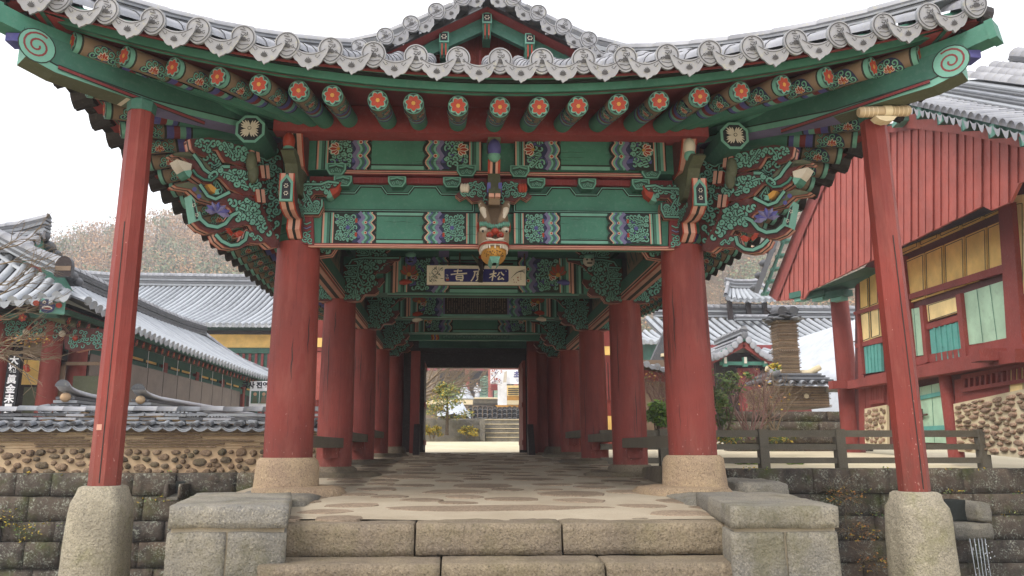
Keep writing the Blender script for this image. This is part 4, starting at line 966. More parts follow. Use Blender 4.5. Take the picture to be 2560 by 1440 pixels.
m = MB(); m.box(((A.x + B.x) / 2, ys + .02, zt + .05), (.9, .03, .02), DARKWOOD); m.tube([(XM - .3, ys + .02, zt), (XM - .3, ys + .1, zt + .2)], .01, IRON, 6); m.tube([(XM + .5, ys + .02, zt), (XM + .5, ys + .1, zt + .2)], .01, IRON, 6); m.build('hanger', sign)
# small dark carved bird hanging before the signboard
b = MB(); c = atY(1203, 672, 8.7); c2 = atY(1196, 648, 8.7)
b.tube([(c.x + .01, c.y, c.z - .02), (c.x, c.y, c.z + .06), (c.x - .02, c.y, c.z + .12)], [.02, .045, .02], DARKWOOD, 10); b.ball((c.x + .01, c.y, c.z + .14), (.045, .04, .03), VERM, 10, 6)
for k in (-1, 0, 1): b.tube([(c.x + .02, c.y, c.z + .14), (c.x + .02 + .04 * k, c.y, c.z + .19)], [.02, .012], VERM, 6)
b.tube([(c.x - .03, c.y, c.z + .08), (c.x - .11, c.y, c.z + .17)], [.025, .006], OLIVE, 6); b.tube([(c.x, c.y, c.z - .02), (c.x - .01, c.y, c.z - .16)], [.025, .03], DARKWOOD, 8)
b.tube([(c.x, c.y + .1, c.z + .1), (c.x, c.y + .15, 3.98)], .008, IRON, 5)
tag(b.build('carved_bird'), 'small dark carved bird with red crest hanging in front of the white signboard', 'carving')

# ================================================================== roof
HALF = 3.5
def rprof(z0, d): return z0 + .45 * d + .045 * d * d
def hipY(x): k = min(1, max(0, (HALF - abs(x - XM)) / 2.15)); return lerp(4.86, 7.3, k)
def tile_row(m, path, r, mat, seg=True, side=None, n=6):
    """one line of convex cover tiles, each tile slightly stepped over the next"""
    A = [pi * i / n for i in range(n + 1)]
    path = [V(p) for p in path]
    for i in range(len(path) - 1):
        a, b = path[i], path[i + 1]; d = (b - a).normalized(); sd = V(side) if side else d.cross(V((0, 0, 1))).normalized(); sd = (sd - d * sd.dot(d)).normalized(); u = sd.cross(d)
        if u.z < 0: u = -u
        r0, r1 = (r, r * .9) if seg else (r, r)
        R0 = [a + sd * r0 * cos(t) + u * r0 * sin(t) for t in A]; R1 = [b + sd * r1 * cos(t) + u * r1 * sin(t) for t in A]
        m.mesh(R0 + R1, [(j, j + 1, n + 2 + j, n + 1 + j) for j in range(n)] + [tuple(range(n + 1))], mat, True)
def steps(p0, z0, dirv, D, st=.34):
    n = max(1, int(round(D / st))); return [V((p0[0], p0[1], 0)) + V(dirv) * (D * i / n) + V((0, 0, rprof(z0, D * i / n))) for i in range(n + 1)]
# tile caps (round, lotus relief) and drip tiles (tongue shaped) for the front and the gable
def cap_mesh():
    m = MB(); r = .091; n = 24
    def out(t, k=1): q = 1 + .16 * max(0, cos(t - pi * 1.5)) ** 6; return (r * k * q * cos(t), r * k * q * sin(t))
    P = [out(2 * pi * i / n) for i in range(n)]
    m.prism([(a, 0, b) for a, b in P], (0, .03, 0), TILE_P, TILE, None)
    cv = Cv(m, lambda a, b, c: V((a, -c, b)), .003, .0006)
    cv.stroke([out(2 * pi * i / n, .86) for i in range(n + 1)], .007, RELIEF)
    cv.stroke([(-.025, .055), (.015, .05), (-.015, .035), (.02, .03), (.0, .01), (-.018, .022)], .0085, RELIEF); cv.stroke([(.015, .012), (.03, .02), (.028, .04)], .007, RELIEF)
    cv.stroke([(-.008, .068), (.006, .062)], .006, RELIEF)
    for i in range(5):
        t = pi * 1.5 + (i - 2) * .55; cv.petal(0, -.028, t + pi, .034, .02, RELIEF)
    for s in (-1, 1): cv.spiral(s * .045, -.02, .014, 1.1, 1, s, .005, RELIEF, False)
    cv.stroke([(-.05, -.05), (-.02, -.055), (0, -.06), (.02, -.055), (.05, -.05)], .006, RELIEF)
    return m
def drip_mesh(w=.142):
    m = MB(); n = 18; top = []; bot = []
    for i in range(n + 1):
        t = -1 + 2 * i / n; top.append((w * t, .05 * t * t + .004)); sc = .012 * abs(sin(4.5 * pi * (t + 1) / 2)); bot.append((w * t, .05 * t * t - .098 * max(0, 1 - abs(t) ** 2.6) ** .8 - sc - (.016 if abs(t) < .06 else 0)))
    P = bot + top[::-1]; m.prism([(a, 0, b) for a, b in P[:]], (0, .02, .0), TILE_P, TILE, None)
    cv = Cv(m, lambda a, b, c: V((a, -c, b)), .002, .0006)
    cv.stroke([(x * .84, z - .014) for x, z in top], .005, RELIEF)
    for k in range(-3, 4): cv.petal(0, -.07, pi / 2 + k * .36, .045 - .005 * abs(k), .010, RELIEF)
    for s in (-1, 1): cv.stroke([(s * .085, -.006), (s * .065, -.03), (s * .05, -.018), (s * .06, -.01)], .005, RELIEF)
    return m
capo = dripo = None
def put(which, M):
    global capo, dripo
    if which == 'cap':
        if capo is None: capo = cap_mesh().build('roof_tile_cap', gate); o = capo
        else: o = dup(capo, gate)
    else:
        if dripo is None: dripo = drip_mesh().build('drip_tile', gate); o = dripo
        else: o = dup(dripo, gate)
    o.matrix_basis = (world(gate) @ o.matrix_parent_inverse).inverted() @ M
rows = [.288 + .31 * k for k in range(-11, 12)]
m = MB()
for x in rows:
    e = til(x); s = .3 * 2.2 * tt(x) ** 1.2 / 3.3 * (1 if x > XM else -1); ang = atan(s)
    ux = V((cos(ang), 0, sin(ang))); uz = V((0, -.17, .985)); uz = (uz - ux * uz.dot(ux)).normalized(); uy = uz.cross(ux)
    put('cap', frame(e, ux, uy, uz))
    D = max(.25, hipY(x) - e.y)
    tile_row(m, steps((e.x, e.y + .03), e.z - .02, (0, 1, 0), D), .082, TILE_P, side=(1, 0, 0))
for a, b in zip(rows, rows[1:]):
    x = (a + b) / 2; e = til(x); ang = atan(.3 * 2.2 * tt(x) ** 1.2 / 3.3 * (1 if x > XM else -1)); ux = V((cos(ang), 0, sin(ang))); uz = V((0, -.26, .965)); uz = (uz - ux * uz.dot(ux)).normalized()
    put('drip', frame(e + V((0, .0, -.052)), ux, uz.cross(ux), uz))
    D = max(.25, hipY(x) - e.y); P = steps((e.x, e.y + .02), e.z - .06, (0, 1, 0), D)
    for i in range(len(P) - 1):                                     # concave pan tiles, lapped
        A = [P[i] + V((.135 * t, 0, .045 * t * t + .012)) for t in (-1, -.5, 0, .5, 1)]; B = [P[i + 1] + V((.13 * t, 0, .045 * t * t - .008)) for t in (-1, -.5, 0, .5, 1)]
        m.mesh(A + B, [(j, j + 1, 6 + j, 5 + j) for j in range(4)], TILE_D, True)
# side slopes and upper slopes in one field
def dmax(y): return 3.22 if y > 7.1 and y < 15.1 else max(.3, 3.2 * min(1, ((y - 4.8) if y < 10 else (17.2 - y)) / 2.5) * .72)
sy = [4.95 + .31 * k for k in range(40)]
for sg in (-1, 1):
    for y in sy:
        e = stil(y, sg); D = abs(e.x - XM) if 7.2 < y < 15.1 else max(.2, min(2.2, (y - 4.8) * .86 if y < 10 else 17.3 - y))
        tile_row(m, steps((e.x, e.y), e.z - .02, (-sg, 0, 0), D, .36), .082, TILE, side=(0, 1, 0), n=5)
    m.grid([[stil(y, sg) + V((-sg * d_, 0, rprof(0, d_) - .05)) for y in sy for d_ in [min(d, max(.05, (y - 4.85) * .86), max(.05, 17.2 - y))]] for d in (0, .6, 1.2, 1.7, 2.1)], TILE_D)
    m.grid([[V((XM + sg * (3.42 - d), y, rprof(4.12, d) - .05)) for d in (1.2, 2, 2.6, 3.0, 3.42)] for y in (7.3, 15.1)], TILE_D)
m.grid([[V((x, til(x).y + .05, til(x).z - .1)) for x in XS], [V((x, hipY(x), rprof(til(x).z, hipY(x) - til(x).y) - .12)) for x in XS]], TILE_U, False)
m.build('roof_tiles', gate)
# side eave ends: drip tiles seen dark from below
n_ = 0
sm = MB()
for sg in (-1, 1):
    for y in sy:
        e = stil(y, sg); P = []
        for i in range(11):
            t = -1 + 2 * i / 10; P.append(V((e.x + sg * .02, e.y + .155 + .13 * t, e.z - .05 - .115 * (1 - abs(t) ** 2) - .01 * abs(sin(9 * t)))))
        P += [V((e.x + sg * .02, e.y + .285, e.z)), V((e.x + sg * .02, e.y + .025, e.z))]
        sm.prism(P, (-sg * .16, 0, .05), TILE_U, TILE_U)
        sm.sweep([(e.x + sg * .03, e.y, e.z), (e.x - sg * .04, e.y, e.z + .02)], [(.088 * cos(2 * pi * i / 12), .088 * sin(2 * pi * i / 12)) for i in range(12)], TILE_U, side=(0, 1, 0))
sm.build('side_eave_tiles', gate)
# ridges: stacked flat tiles with a round top
def ridge(name, path, w, h, parent, mat=TILE, top=TILE_P, n=4):
    m = MB(); path = [V(p) for p in path]
    for k in range(n):
        z0 = h * k / n; ww = w * (1 - .12 * (k % 2)) / 2; m.sweep([p + V((0, 0, z0)) for p in path], [(-ww, 0), (ww, 0), (ww, h / n * .8), (-ww, h / n * .8)], TILE_D if k % 2 else mat)
    r = w * .42; L = sum((b - a).length for a, b in zip(path, path[1:])); q = []; st = .3
    for a, b in zip(path, path[1:]):
        c = max(1, int((b - a).length / st))
        q += [a.lerp(b, i / c) + V((0, 0, h)) for i in range(c)]
    q.append(path[-1] + V((0, 0, h)))
    for a, b in zip(q, q[1:]):
        d = (b - a).normalized(); s = d.cross(V((0, 0, 1))).normalized(); u = s.cross(d)
        A = [a + s * r * cos(t) + u * r * sin(t) for t in [pi * i / 6 for i in range(7)]]; B = [b + s * r * .9 * cos(t) + u * r * .9 * sin(t) for t in [pi * i / 6 for i in range(7)]]
        m.mesh(A + B, [(j, j + 1, 8 + j, 7 + j) for j in range(6)] + [tuple(range(7))], top, True)
    return m.build(name, parent)
for sg in (-1, 1):
    hp = []
    for i in range(9):
        t = i / 8; x = XM + sg * lerp(1.40, 3.52, t); y = lerp(7.25, 4.82, t); hp.append((x, y, rprof(til(x).z, max(0, y - til(x).y)) - .03 + .1 * t * t * t))
    ridge('hip_ridge', hp, .15, .09, gate)
    vp = [(XM + sg * x, 7.62, 6.22 - .56 * x + .05 * x * x + (.06 if x > 1.2 else 0)) for x in (.05, .4, .8, 1.2, 1.5)]
    ridge('descending_ridge', vp, .17, .26, gate)
    # barge: tiles along the verge of the gable
    for k, (x, z) in enumerate(((.0 + .27, 6.09), (.53, 5.93), (.79, 5.78), (1.05, 5.635), (1.31, 5.50))):
        P = V((XM - .03 + sg * x, 7.12, z)); put('cap', frame(P, V((.88 * 1, 0, -sg * .47)).normalized(), V((0, 1, 0)), V((sg * .47, 0, .88)).normalized()))
        tr = MB(); 
    for x, z in ((.13, 6.10), (.40, 5.955), (.66, 5.80), (.92, 5.65), (1.18, 5.50)):
        P = V((XM - .03 + sg * x, 7.13, z)); put('drip', frame(P, V((.87, 0, -sg * .49)).normalized(), V((0, .97, .22)).normalized(), V((sg * .47, -.2, .86)).normalized()))
m = MB()
for sg in (-1, 1):
    for x, z in ((.27, 6.09), (.53, 5.93), (.79, 5.78), (1.05, 5.635), (1.31, 5.50)):
        c0 = V((XM - .03 + sg * x, 7.14, z)); c1 = c0 + V((sg * 0, .5, .02)); tile_row(m, [c0, c0.lerp(c1, .5), c1], .08, TILE_P, side=(1, 0, 0))
    m.grid([[V((XM + sg * x, y, 6.02 - .56 * x + .05 * x * x)) for x in (0, .4, .8, 1.2, 1.6)] for y in (7.14, 15)], TILE_D)
m.build('verge_tiles', gate)
ridge('main_ridge', [(XM, 7.2, 6.32), (XM, 9, 6.25), (XM, 13, 6.25), (XM, 15, 6.32)], .24, .3, gate)
# gable: red boards, green bargeboards, purlin ends
m = MB(); gy = 7.62; m.prism([(XM - 1.5, gy, 5.2), (XM + 1.5, gy, 5.2), (XM + 1.35, gy, 5.42), (XM, gy, 6.06), (XM - 1.35, gy, 5.42)], (0, .08, 0), COLRED, COLRED)
for x in (-.04, .04): m.bx(XM - .03 + x * 1.6 - .012, XM - .03 + x * 1.6 + .012, gy - .03, gy - .001, 5.2, 5.75, SOFFIT)
m.bx(XM - .09, XM + .03, gy - .05, gy - .001, 5.2, 5.46, COLRED)
for i in range(-11, 12): m.bx(XM + i * .115 - .004, XM + i * .115 + .004, gy - .006, gy - .0005, 5.2, 6.0 - .55 * abs(i * .115), SOFFIT)
m.build('gable_board', gate)
for sg in (-1, 1):
    m = MB(); m.beam((XM - .03, 7.35, 5.93), (XM - .03 + sg * 1.42, 7.35, 5.20), .06, .16, GREEN_D, up=(0, 0, 1))
    cx = XM - .03
    m.grid([[V((cx + sg * x, 7.2 + dy, 6.0 - .53 * x)) for x in (0, .7, 1.5)] for dy in (-.05, .5)], SOFFIT)
    m.build('bargeboard', gate)
for x, z in ((-.48, 5.70), (-.03, 5.93), (.42, 5.70)):
    m = MB(); m.bx(XM + x - .05, XM + x + .05, 7.24, 7.4, z - .06, z + .06, TEAL); m.hexa([(XM + x - .04, 7.32, z - .2), (XM + x + .04, 7.32, z - .2), (XM + x + .04, 7.5, z - .2), (XM + x - .04, 7.5, z - .2), (XM + x - .05, 7.26, z - .061), (XM + x + .05, 7.26, z - .061), (XM + x + .05, 7.5, z - .061), (XM + x - .05, 7.5, z - .061)], GREEN)
    for k in (-.02, .02): m.bx(XM + x + k - .006, XM + x + k + .006, 7.25, 7.32, z - .2, z - .065, VERM)
    cv = Cv(m, plane_fn((XM + x, 7.24, z), (1, 0, 0), (0, 0, 1)), .002, .001); cv.rect(-.038, .038, -.045, .045, LEAD)
    for i in range(6): cv.disc(.022 * cos(i * 1.047), .022 * sin(i * 1.047), .008, WHITE, 6)
    m.build('gable_purlin_end', gate)
# red plank skirt under the far end of the left eave
m = MB(); pts = [(598, 733), (640, 742), (640, 770), (652, 800), (655, 812), (690, 790), (690, 640)]
for i in range(9):
    y = 14.6 + .18 * i; z0 = 3.42 - .06 * i + (.0 if i < 4 else -.3); m.bx(XL - 1.9, XL - 1.86, y, y + .17, z0, 4.2, PLANK)
m.build('plank_skirt', gate)

# ---- lamp strapped on the right corner post
lp = thing('flood_lamp', 'beige tubular lamp strapped on top of the right corner post under the eave', 'lamp', atY(2205, 285, 5.45))
c = atY(2210, 279, 5.42); m = MB(); ax = V((.95, -.05, .02)).normalized()
def cyl(m, c, ax, L, r, mat, taper=0):
    m.tube([c - ax * L / 2, c - ax * (L / 2 - .015), c + ax * (L / 2 - .015), c + ax * L / 2], [r * .75, r, r, r * .75], mat, 16)
cyl(m, c, ax, .40, .042, LAMP)
for k in range(-5, 6):
    if abs(k) > 1: m.tube([c + ax * (k * .033) - ax * .003, c + ax * (k * .033) + ax * .003], .0435, LAMP_L, 16, False)
m.build('tube', lp)
m = MB(); s = c + ax * .02; m.tube([s - ax * .028, s + ax * .028], .048, LAMP_L, 18); P = [(s.x - .11, s.y - .03, s.z - .05), (s.x + .06, s.y - .03, s.z - .05), (s.x + .03, s.y - .03, s.z - .085), (s.x - .03, s.y - .03, s.z - .095), (s.x - .08, s.y - .03, s.z - .08)]
m.prism(P, (0, .08, 0), LAMP_L, LAMP_L); m.build('strap', lp)
# ================================================================== ground, stream, paving, steps, retaining walls
from mathutils import noise as NZ
def struct(o): o['kind'] = 'structure'; return o
GP = [(-60, 0), (4.25, 0), (4.45, -.4), (4.6, -1.45), (10.95, -1.45), (11.32, -1.4), (11.34, 1.17), (13, 1.22), (15.5, 1.36), (17.4, 1.40), (20, 1.5), (24, 1.68), (34, 1.75), (60, 2.), (400, 2.)]
m = MB(); gx = [-300, -60, -20, -12, -8, -5, -2.6, 0, 3.2, 6, 9, 12, 20, 60, 300]
m.grid([[V((x, y, z - (.03 if 15 < y < 18 and -3 < x < 3.5 else 0))) for x in gx] for y, z in GP], YARD, False)
struct(m.build('ground'))
m = MB(); m.grid([[V((x, y, -1.36)) for x in (-40, 0, 40)] for y in (4.5, 11.3)], paint('stream_water', '3c4438', .5, rough=.1), False); struct(m.build('stream_water'))

def rbox(m, x0, x1, y0, y1, z0, z1, mat, r=.03, amp=.012, fr=5., cell=.07, seed=0., skew=None):
    """a rough-hewn stone block: rounded edges, hammered faces"""
    c = V(((x0 + x1) / 2, (y0 + y1) / 2, (z0 + z1) / 2)); h = V((abs(x1 - x0) / 2, abs(y1 - y0) / 2, abs(z1 - z0) / 2)); r = min(r, min(h) * .8)
    pts = []; idx = {}; fs = []
    N3 = [max(2, min(26, int(2 * a / cell))) for a in h]
    def vert(q):
        k = (round(q.x, 4), round(q.y, 4), round(q.z, 4))
        if k in idx: return idx[k]
        p = V((q.x * h.x, q.y * h.y, q.z * h.z)); i_ = V([max(-(h[j] - r), min(h[j] - r, p[j])) for j in range(3)]); d = p - i_
        if d.length > 1e-6: p = i_ + d.normalized() * r
        w = c + p; w += NZ.noise_vector(w * fr + V((seed, seed * 2, 0))) * amp + NZ.noise_vector(w * fr * 3.3) * amp * .45
        if skew: w = skew(w)
        idx[k] = len(pts); pts.append(w); return idx[k]
    for ax in range(3):
        b, e = (ax + 1) % 3, (ax + 2) % 3; nb, ne = N3[b], N3[e]
        for sg in (-1, 1):
            for i in range(nb):
                for j in range(ne):
                    f = []
                    for u_, v_ in ((i, j), (i + 1, j), (i + 1, j + 1), (i, j + 1)):
                        q = [0, 0, 0]; q[ax] = sg; q[b] = -1 + 2 * u_ / nb; q[e] = -1 + 2 * v_ / ne; f.append(vert(V(q)))
                    fs.append(tuple(f) if sg > 0 else tuple(reversed(f)))
    m.mesh(pts, fs, mat, True)

# paved floor of the pavilion: sand with flagstones let into it
m = MB(); ys_ = [4.72, 5.2, 5.8, 6.6, 7.5, 8.4, 9.4, 10.5, 12, 14, 16.5, 18.5]
def fz(x, y): return floor_z(y) + .012 * NZ.noise(V((x * 1.3, y * 1.3, 0)))
fxs = [-1.98 + 4.56 * i / 26 for i in range(27)]; fys = [5.75 + 11.6 * (i / 60) ** 1.3 for i in range(61)]
m.grid([[V((x, y, fz(x, y))) for x in fxs] for y in fys], SAND)
m.grid([[V((-1.2 + 3. * i / 14, 4.95 + .8 * j / 5, fz(-1.2 + 3. * i / 14, 4.95 + .8 * j / 5) + .004)) for i in range(15)] for j in range(6)], SAND)
def flag(cx, cy, rx, ry, n=11, rnd=RND, hexp=1.):
    P = []
    for i in range(n):
        a = 2 * pi * i / n; k = rnd.uniform(.82, 1.1); x, y = cx + rx * k * cos(a), cy + ry * k * sin(a); P.append(V((x, y, fz(x, y) + .008)))
    C = V((cx, cy, fz(cx, cy) + .012)); o = [p.lerp(C, -.05) - V((0, 0, .018)) for p in P]
    m.mesh(P + [C] + o, [(i, (i + 1) % n, n) for i in range(n)] + [(i, n + 1 + i, n + 1 + (i + 1) % n, (i + 1) % n) for i in range(n)], FLAG, False)
rr = random.Random(21); used = [(.25, 5.02, .78)]
C0 = atZ(1230, 1278, 1.06); flag(C0.x, C0.y, .80, .17, 22, random.Random(2))
for _ in range(4000):
    y = rr.uniform(4.95, 16); x = rr.uniform(-1.5, 2.1); rx = rr.uniform(.14, .42); ry = rx * rr.uniform(.6, 1.)
    if abs(x - C0.x) < .8 + rx and abs(y - C0.y) < .17 + ry + .05: continue
    if any(hypot(x - a, y - b) < 1.02 * (rx + q) for a, b, q in used): continue
    if any(hypot(x - cx, y - cy) < .36 + rx * .6 for cx in (XL, XR) for cy in ROWS): continue
    used.append((x, y, rx)); flag(x, y, rx, ry, 9, rr)
struct(m.build('pavilion_paving'))
# stone body under the floor
m = MB(); m.bx(-1.97, 2.57, 5.76, 11.3, -1.5, 1.04, WALLST); m.bx(-1.97, 2.57, 11.3, 17.3, .9, 1.09, WALLST); tag(m.build('bridge_abutment'), 'dark stone body of the bridge below the paved floor of the pavilion', 'abutment')

# steps
steps_t = thing('stone_steps', 'wide brown stone steps of long blocks leading up to the pavilion', 'steps', (.3, 4.5, .6))
def stepblock(pxa, pxb, yt, yf, depth, zt, zb, seed):
    a, b = atY(pxa, yt, yf), atY(pxb, yt, yf); mm = MB(); rbox(mm, a.x + .001, b.x - .001, yf, yf + depth, zb, zt, STEP, .009, .006, 4, .045, seed); mm.build('step_block', steps_t)
yf1 = 4.74
for i, (a, b) in enumerate(((690, 1037), (1039, 1405), (1407, 1850))): stepblock(a, b, 1330, yf1, .5, 1.055, .873 - .006 * (i == 0), i * 3.1)
yf2 = atZ(1250, 1409, .868).y
for i, (a, b) in enumerate(((640, 1100), (1102, 1514), (1517, 1880))): stepblock(a, b, 1420, yf2, .6, .868, .68, 11 + i * 2.3)
for i, (a, b) in enumerate(((600, 1240), (1244, 1920))): stepblock(a, b, 1490, yf2 - .34, .6, .67, .45, 21 + i * 2.3)
for i in range(2): mm = MB(); rbox(mm, -1.3 + 1.6 * i, .28 + 1.6 * i, yf2 - .68 - .34 * 0, yf2 - .1, .19, .44, STEP, .03, .01, 4, .08, i); mm.build('step_block', steps_t)
# side blocks beside the steps
for nm, lab, X0, X1, xin in (('stair_side_wall', 'grey granite block wall stacked left of the steps, topped by one broad slab', 418, 722, -1), ('stair_side_wall', 'grey granite block wall stacked right of the steps, topped by one broad slab', 1826, 2098, 1)):
    yf = atZ(600 if xin < 0 else 1950, 1266, 1.175).y; a, b = atY(X0, 1290, yf), atY(X1, 1290, yf); th = thing(nm, lab, 'stair wall', ((a.x + b.x) / 2, yf, .5)); x0, x1 = a.x, b.x
    sk = (lambda w, yf=yf: w + V((.17 * max(0, w.y - yf), 0, 0))) if xin > 0 else (lambda w, yf=yf: w + V((-.2 * max(0, w.y - yf), 0, 0)))
    dp = 1.3 if xin < 0 else 1.35
    for k, (xa, xb, ya, yb, za, zb, mt) in enumerate((
        (x0, x1, yf, yf + dp + .05, 1.052, 1.178, GRAN_G),
        (x0 + .0, lerp(x0, x1, .49), yf + .012, yf + dp, .74, 1.036, GRAN_G), (lerp(x0, x1, .505), x1 - .01, yf + .012, yf + dp, .74, 1.036, GRAN_G),
        (x0 - .08, lerp(x0, x1, .55), yf - .10, yf + dp, .40, .728, GRAN_G), (lerp(x0, x1, .56), x1 + (.1 if xin > 0 else -.02), yf - .10, yf + dp, .40, .728, GRAN_G),
        (x0 - .12, x1 + .05, yf - .24, yf + dp, -.05, .39, GRAN_G))):
        mm = MB(); rbox(mm, xa, xb, ya, yb, za, zb, mt, .010, .008, 5, .04, k * 7 + xin * 3, sk); mm.build('granite_block', th)
    mm = MB(); rbox(mm, x0 + .02, x1 - .02, yf + .028, yf + dp - .03, .3, 1.15, SAND, .01, .004, 4, .2, 0, sk); mm.build('mortar', th)
    # plinth stones behind, under the column
    mm = MB(); rbox(mm, (XL - .40 if xin < 0 else XR - .38), (XL + .38 if xin < 0 else XR + .40), yf + dp + .02, 7.25, .7, 1.13, GRAN_G, .05, .02, 3, .09, 5); mm.build('granite_block', th)
mm = MB(); P0 = atY(1890, 1205, 7.3); rbox(mm, P0.x - .28, P0.x + .25, 7.1, 8.2, .85, 1.19, GRAN_G, .05, .025, 3, .08, 9); tag(mm.build('granite_slab'), 'rough granite slab lying behind the right front column base', 'stone')
mm = MB(); P0 = atY(1655, 1190, 8.2); rbox(mm, P0.x - .05, P0.x + .4, 7.9, 8.9, 1.0, 1.30, STEP, .05, .02, 3, .08, 4); tag(mm.build('edge_stone'), 'brown edge stone standing between the first two right columns', 'stone')

# dark mossy ashlar walls of the stream
def ashlar(m, x0, x1, y, z0, z1, h, rnd, mat=WALLST, lean=0., wmin=.35, wmax=.95):
    z = z1; row = 0
    while z > z0:
        hh = h * rnd.uniform(.85, 1.2); x = x0 - rnd.uniform(0, .5)
        while x < x1:
            w = rnd.uniform(wmin, wmax); j = rnd.uniform(-.015, .02)
            rbox(m, max(x, x0), min(x + w, x1) - .004, y + j, y + .4, z - hh + .005, z, mat, .011, .007, 6., .09, row * 3 + x)
            x += w
        z -= hh; row += 1
    m.bx(x0 + .02, x1 - .02, y + .06, y + .5, z0, z1 - .05, DARK)
rr = random.Random(12)
YL_, YR_ = 10.5, 11.2
m = MB(); zt = atY(400, 1183, YL_).z; ashlar(m, -9.5, -1.9, YL_, -1.4, zt, .29, rr, wmin=.3, wmax=.8)
o = m.build('retaining_wall'); tag(o, 'dark mossy ashlar retaining wall left of the bridge, below the mud and cobble wall', 'stone wall')
m = MB(); zr = atY(2000, 1172, YR_).z; ashlar(m, 2.3, 11.5, YR_, -1.4, zr, .30, rr, wmin=.5, wmax=1.4)
o = m.build('retaining_wall'); tag(o, 'dark mossy ashlar retaining wall right of the bridge, under the low timber fence', 'stone wall')
# drain outlets
m = MB(); c = atY(2408, 1296, YR_ - .3); 
for a in ((-.30, .0), ): pass
rbox(m, c.x - .30, c.x + .26, YR_ - .55, YR_ + .1, c.z - .28, c.z - .04, GRAN_G, .04, .02, 4, .06, 2)
rbox(m, c.x + .05, c.x + .26, YR_ - .55, YR_ + .1, c.z - .03, c.z + .24, GRAN_G, .04, .02, 4, .06, 2)
m.bx(c.x - .28, c.x + .06, YR_ - .3, YR_ - .04, c.z - .03, c.z + .25, DARK)
tag(m.build('stone_spout'), 'L-shaped stone water spout sticking out of the right mossy wall', 'spout')
m = MB(); 
for k in range(5):
    x = c.x - .12 + .055 * k; P = [(x + .01 * sin(3 * t + k), YR_ - .57 - .05 * t, c.z - .24 - 1.15 * t) for t in (0, .15, .3, .45, .6, .8, 1)]; m.tube(P, [.006, .008, .005, .007, .004, .006, .003], WATERM, 6)
for k in range(40): m.ball((c.x + RND.uniform(-.15, .15), YR_ - .6 + RND.uniform(-.05, .02), c.z - .3 - RND.uniform(0, 1.1)), .007, PAPER, 5, 4)
tag(m.build('water_trickle'), 'thin trickle of water falling from the stone spout at the right', 'water')
m = MB(); c = atY(440, 1222, YL_ - .15); rbox(m, c.x - .11, c.x - .05, YL_ - .3, YL_ + .1, c.z - .12, c.z + .07, WALLST, .02, .01, 5, .05); rbox(m, c.x + .07, c.x + .13, YL_ - .3, YL_ + .1, c.z - .12, c.z + .07, WALLST, .02, .01, 5, .05)
m.hexa([(c.x - .06, YL_ - .3, c.z - .13), (c.x + .08, YL_ - .3, c.z - .13), (c.x + .08, YL_, c.z - .1), (c.x - .06, YL_, c.z - .1), (c.x - .06, YL_ - .3, c.z - .10), (c.x + .08, YL_ - .3, c.z - .10), (c.x + .08, YL_, c.z - .06), (c.x - .06, YL_, c.z - .06)], GRAN_G)
m.bx(c.x - .05, c.x + .07, YL_ - .04, YL_ - .02, c.z - .06, c.z + .09, DARK); tag(m.build('stone_spout'), 'small stone drain mouth with dark hole in the left mossy wall', 'spout')
# low timber fence on the right wall
fence = thing('timber_fence', 'low weathered grey timber fence with three rails along the right stream wall', 'fence', (5, 11.55, zr))
yfz = 11.55
for pxx in (1657, 1904, 2095, 2290, 2450):
    a, b = atY(pxx, 1073, yfz), atY(pxx + 8, 1175, yfz); m = MB(); m.bx(a.x - .068, a.x + .068, yfz - .07, yfz + .07, zr - .05, a.z, GREYWOOD); m.build('post', fence)
xa, xb = atY(1500, 1083, yfz).x, atY(2450, 1083, yfz).x
for yy, h in ((1084, .10), (1117, .085), (1151, .085)):
    z = atY(2000, yy, yfz).z; m = MB(); m.bx(xa, xb, yfz - .03, yfz + .03, z - h / 2, z + h / 2, GREYWOOD); m.build('rail', fence)

# tile-capped mud and cobble wall on the left
def drop_caps(m, x0, x1, y, z, st, r=.055, axis='x', mat=TILE, rnd=RND):
    """row of short cover-tile ends over curved drip tiles, facing the camera side"""
    n = int(abs(x1 - x0) / st)
    for i in range(n):
        x = x0 + (i + .5) * st + rnd.uniform(-.012, .012); zz = z + rnd.uniform(-.01, .01); dz = rnd.uniform(-.02, .02)
        P = lambda a, b, c: V((x + a, y + b, zz + c)) if axis == 'x' else V((y - b, x + a, zz + c))
        A = [pi * k / 8 for k in range(9)]; r2 = r * rnd.uniform(.9, 1.1)
        R0 = [P(r2 * cos(t), -.02, r2 * sin(t) - .01 + dz) for t in A]; R1 = [P(r2 * .85 * cos(t), .22, r2 * .85 * sin(t) + .05) for t in A]
        m.mesh(R0 + R1, [(k, k + 1, 10 + k, 9 + k) for k in range(8)], mat, True); m.face(R0, TILE_D)
        R2 = [P(r2 * .6 * cos(t), -.024, r2 * .6 * sin(t) - .012 + dz) for t in A]; m.face(R2, TILE_U)
        for q, yo in ((0, -.03), (.02, -.015)):
            w = st * .5; top = [P(st / 2 + w * t, yo, -.02 + q + .045 * t * t - .04) for t in (-1, -.6, -.2, .2, .6, 1)]; bot = [p - V((0, 0, .018)) for p in top]; bk = [p + (P(0, .2, .06) - P(0, 0, 0)) for p in top]
            m.strip(top, bot, mat); m.strip(top, bk, TILE_D)
garden = thing('garden_wall', 'long tile-capped wall of mud courses and cobbles above the left mossy wall', 'wall', (-5, 10.75, zt))
yw = 10.72; zc0, zc1 = zt - .02, atY(450, 1122, yw).z; zm1 = atY(450, 1078, yw).z; xl, xr = -9.5, atY(812, 1100, yw).x
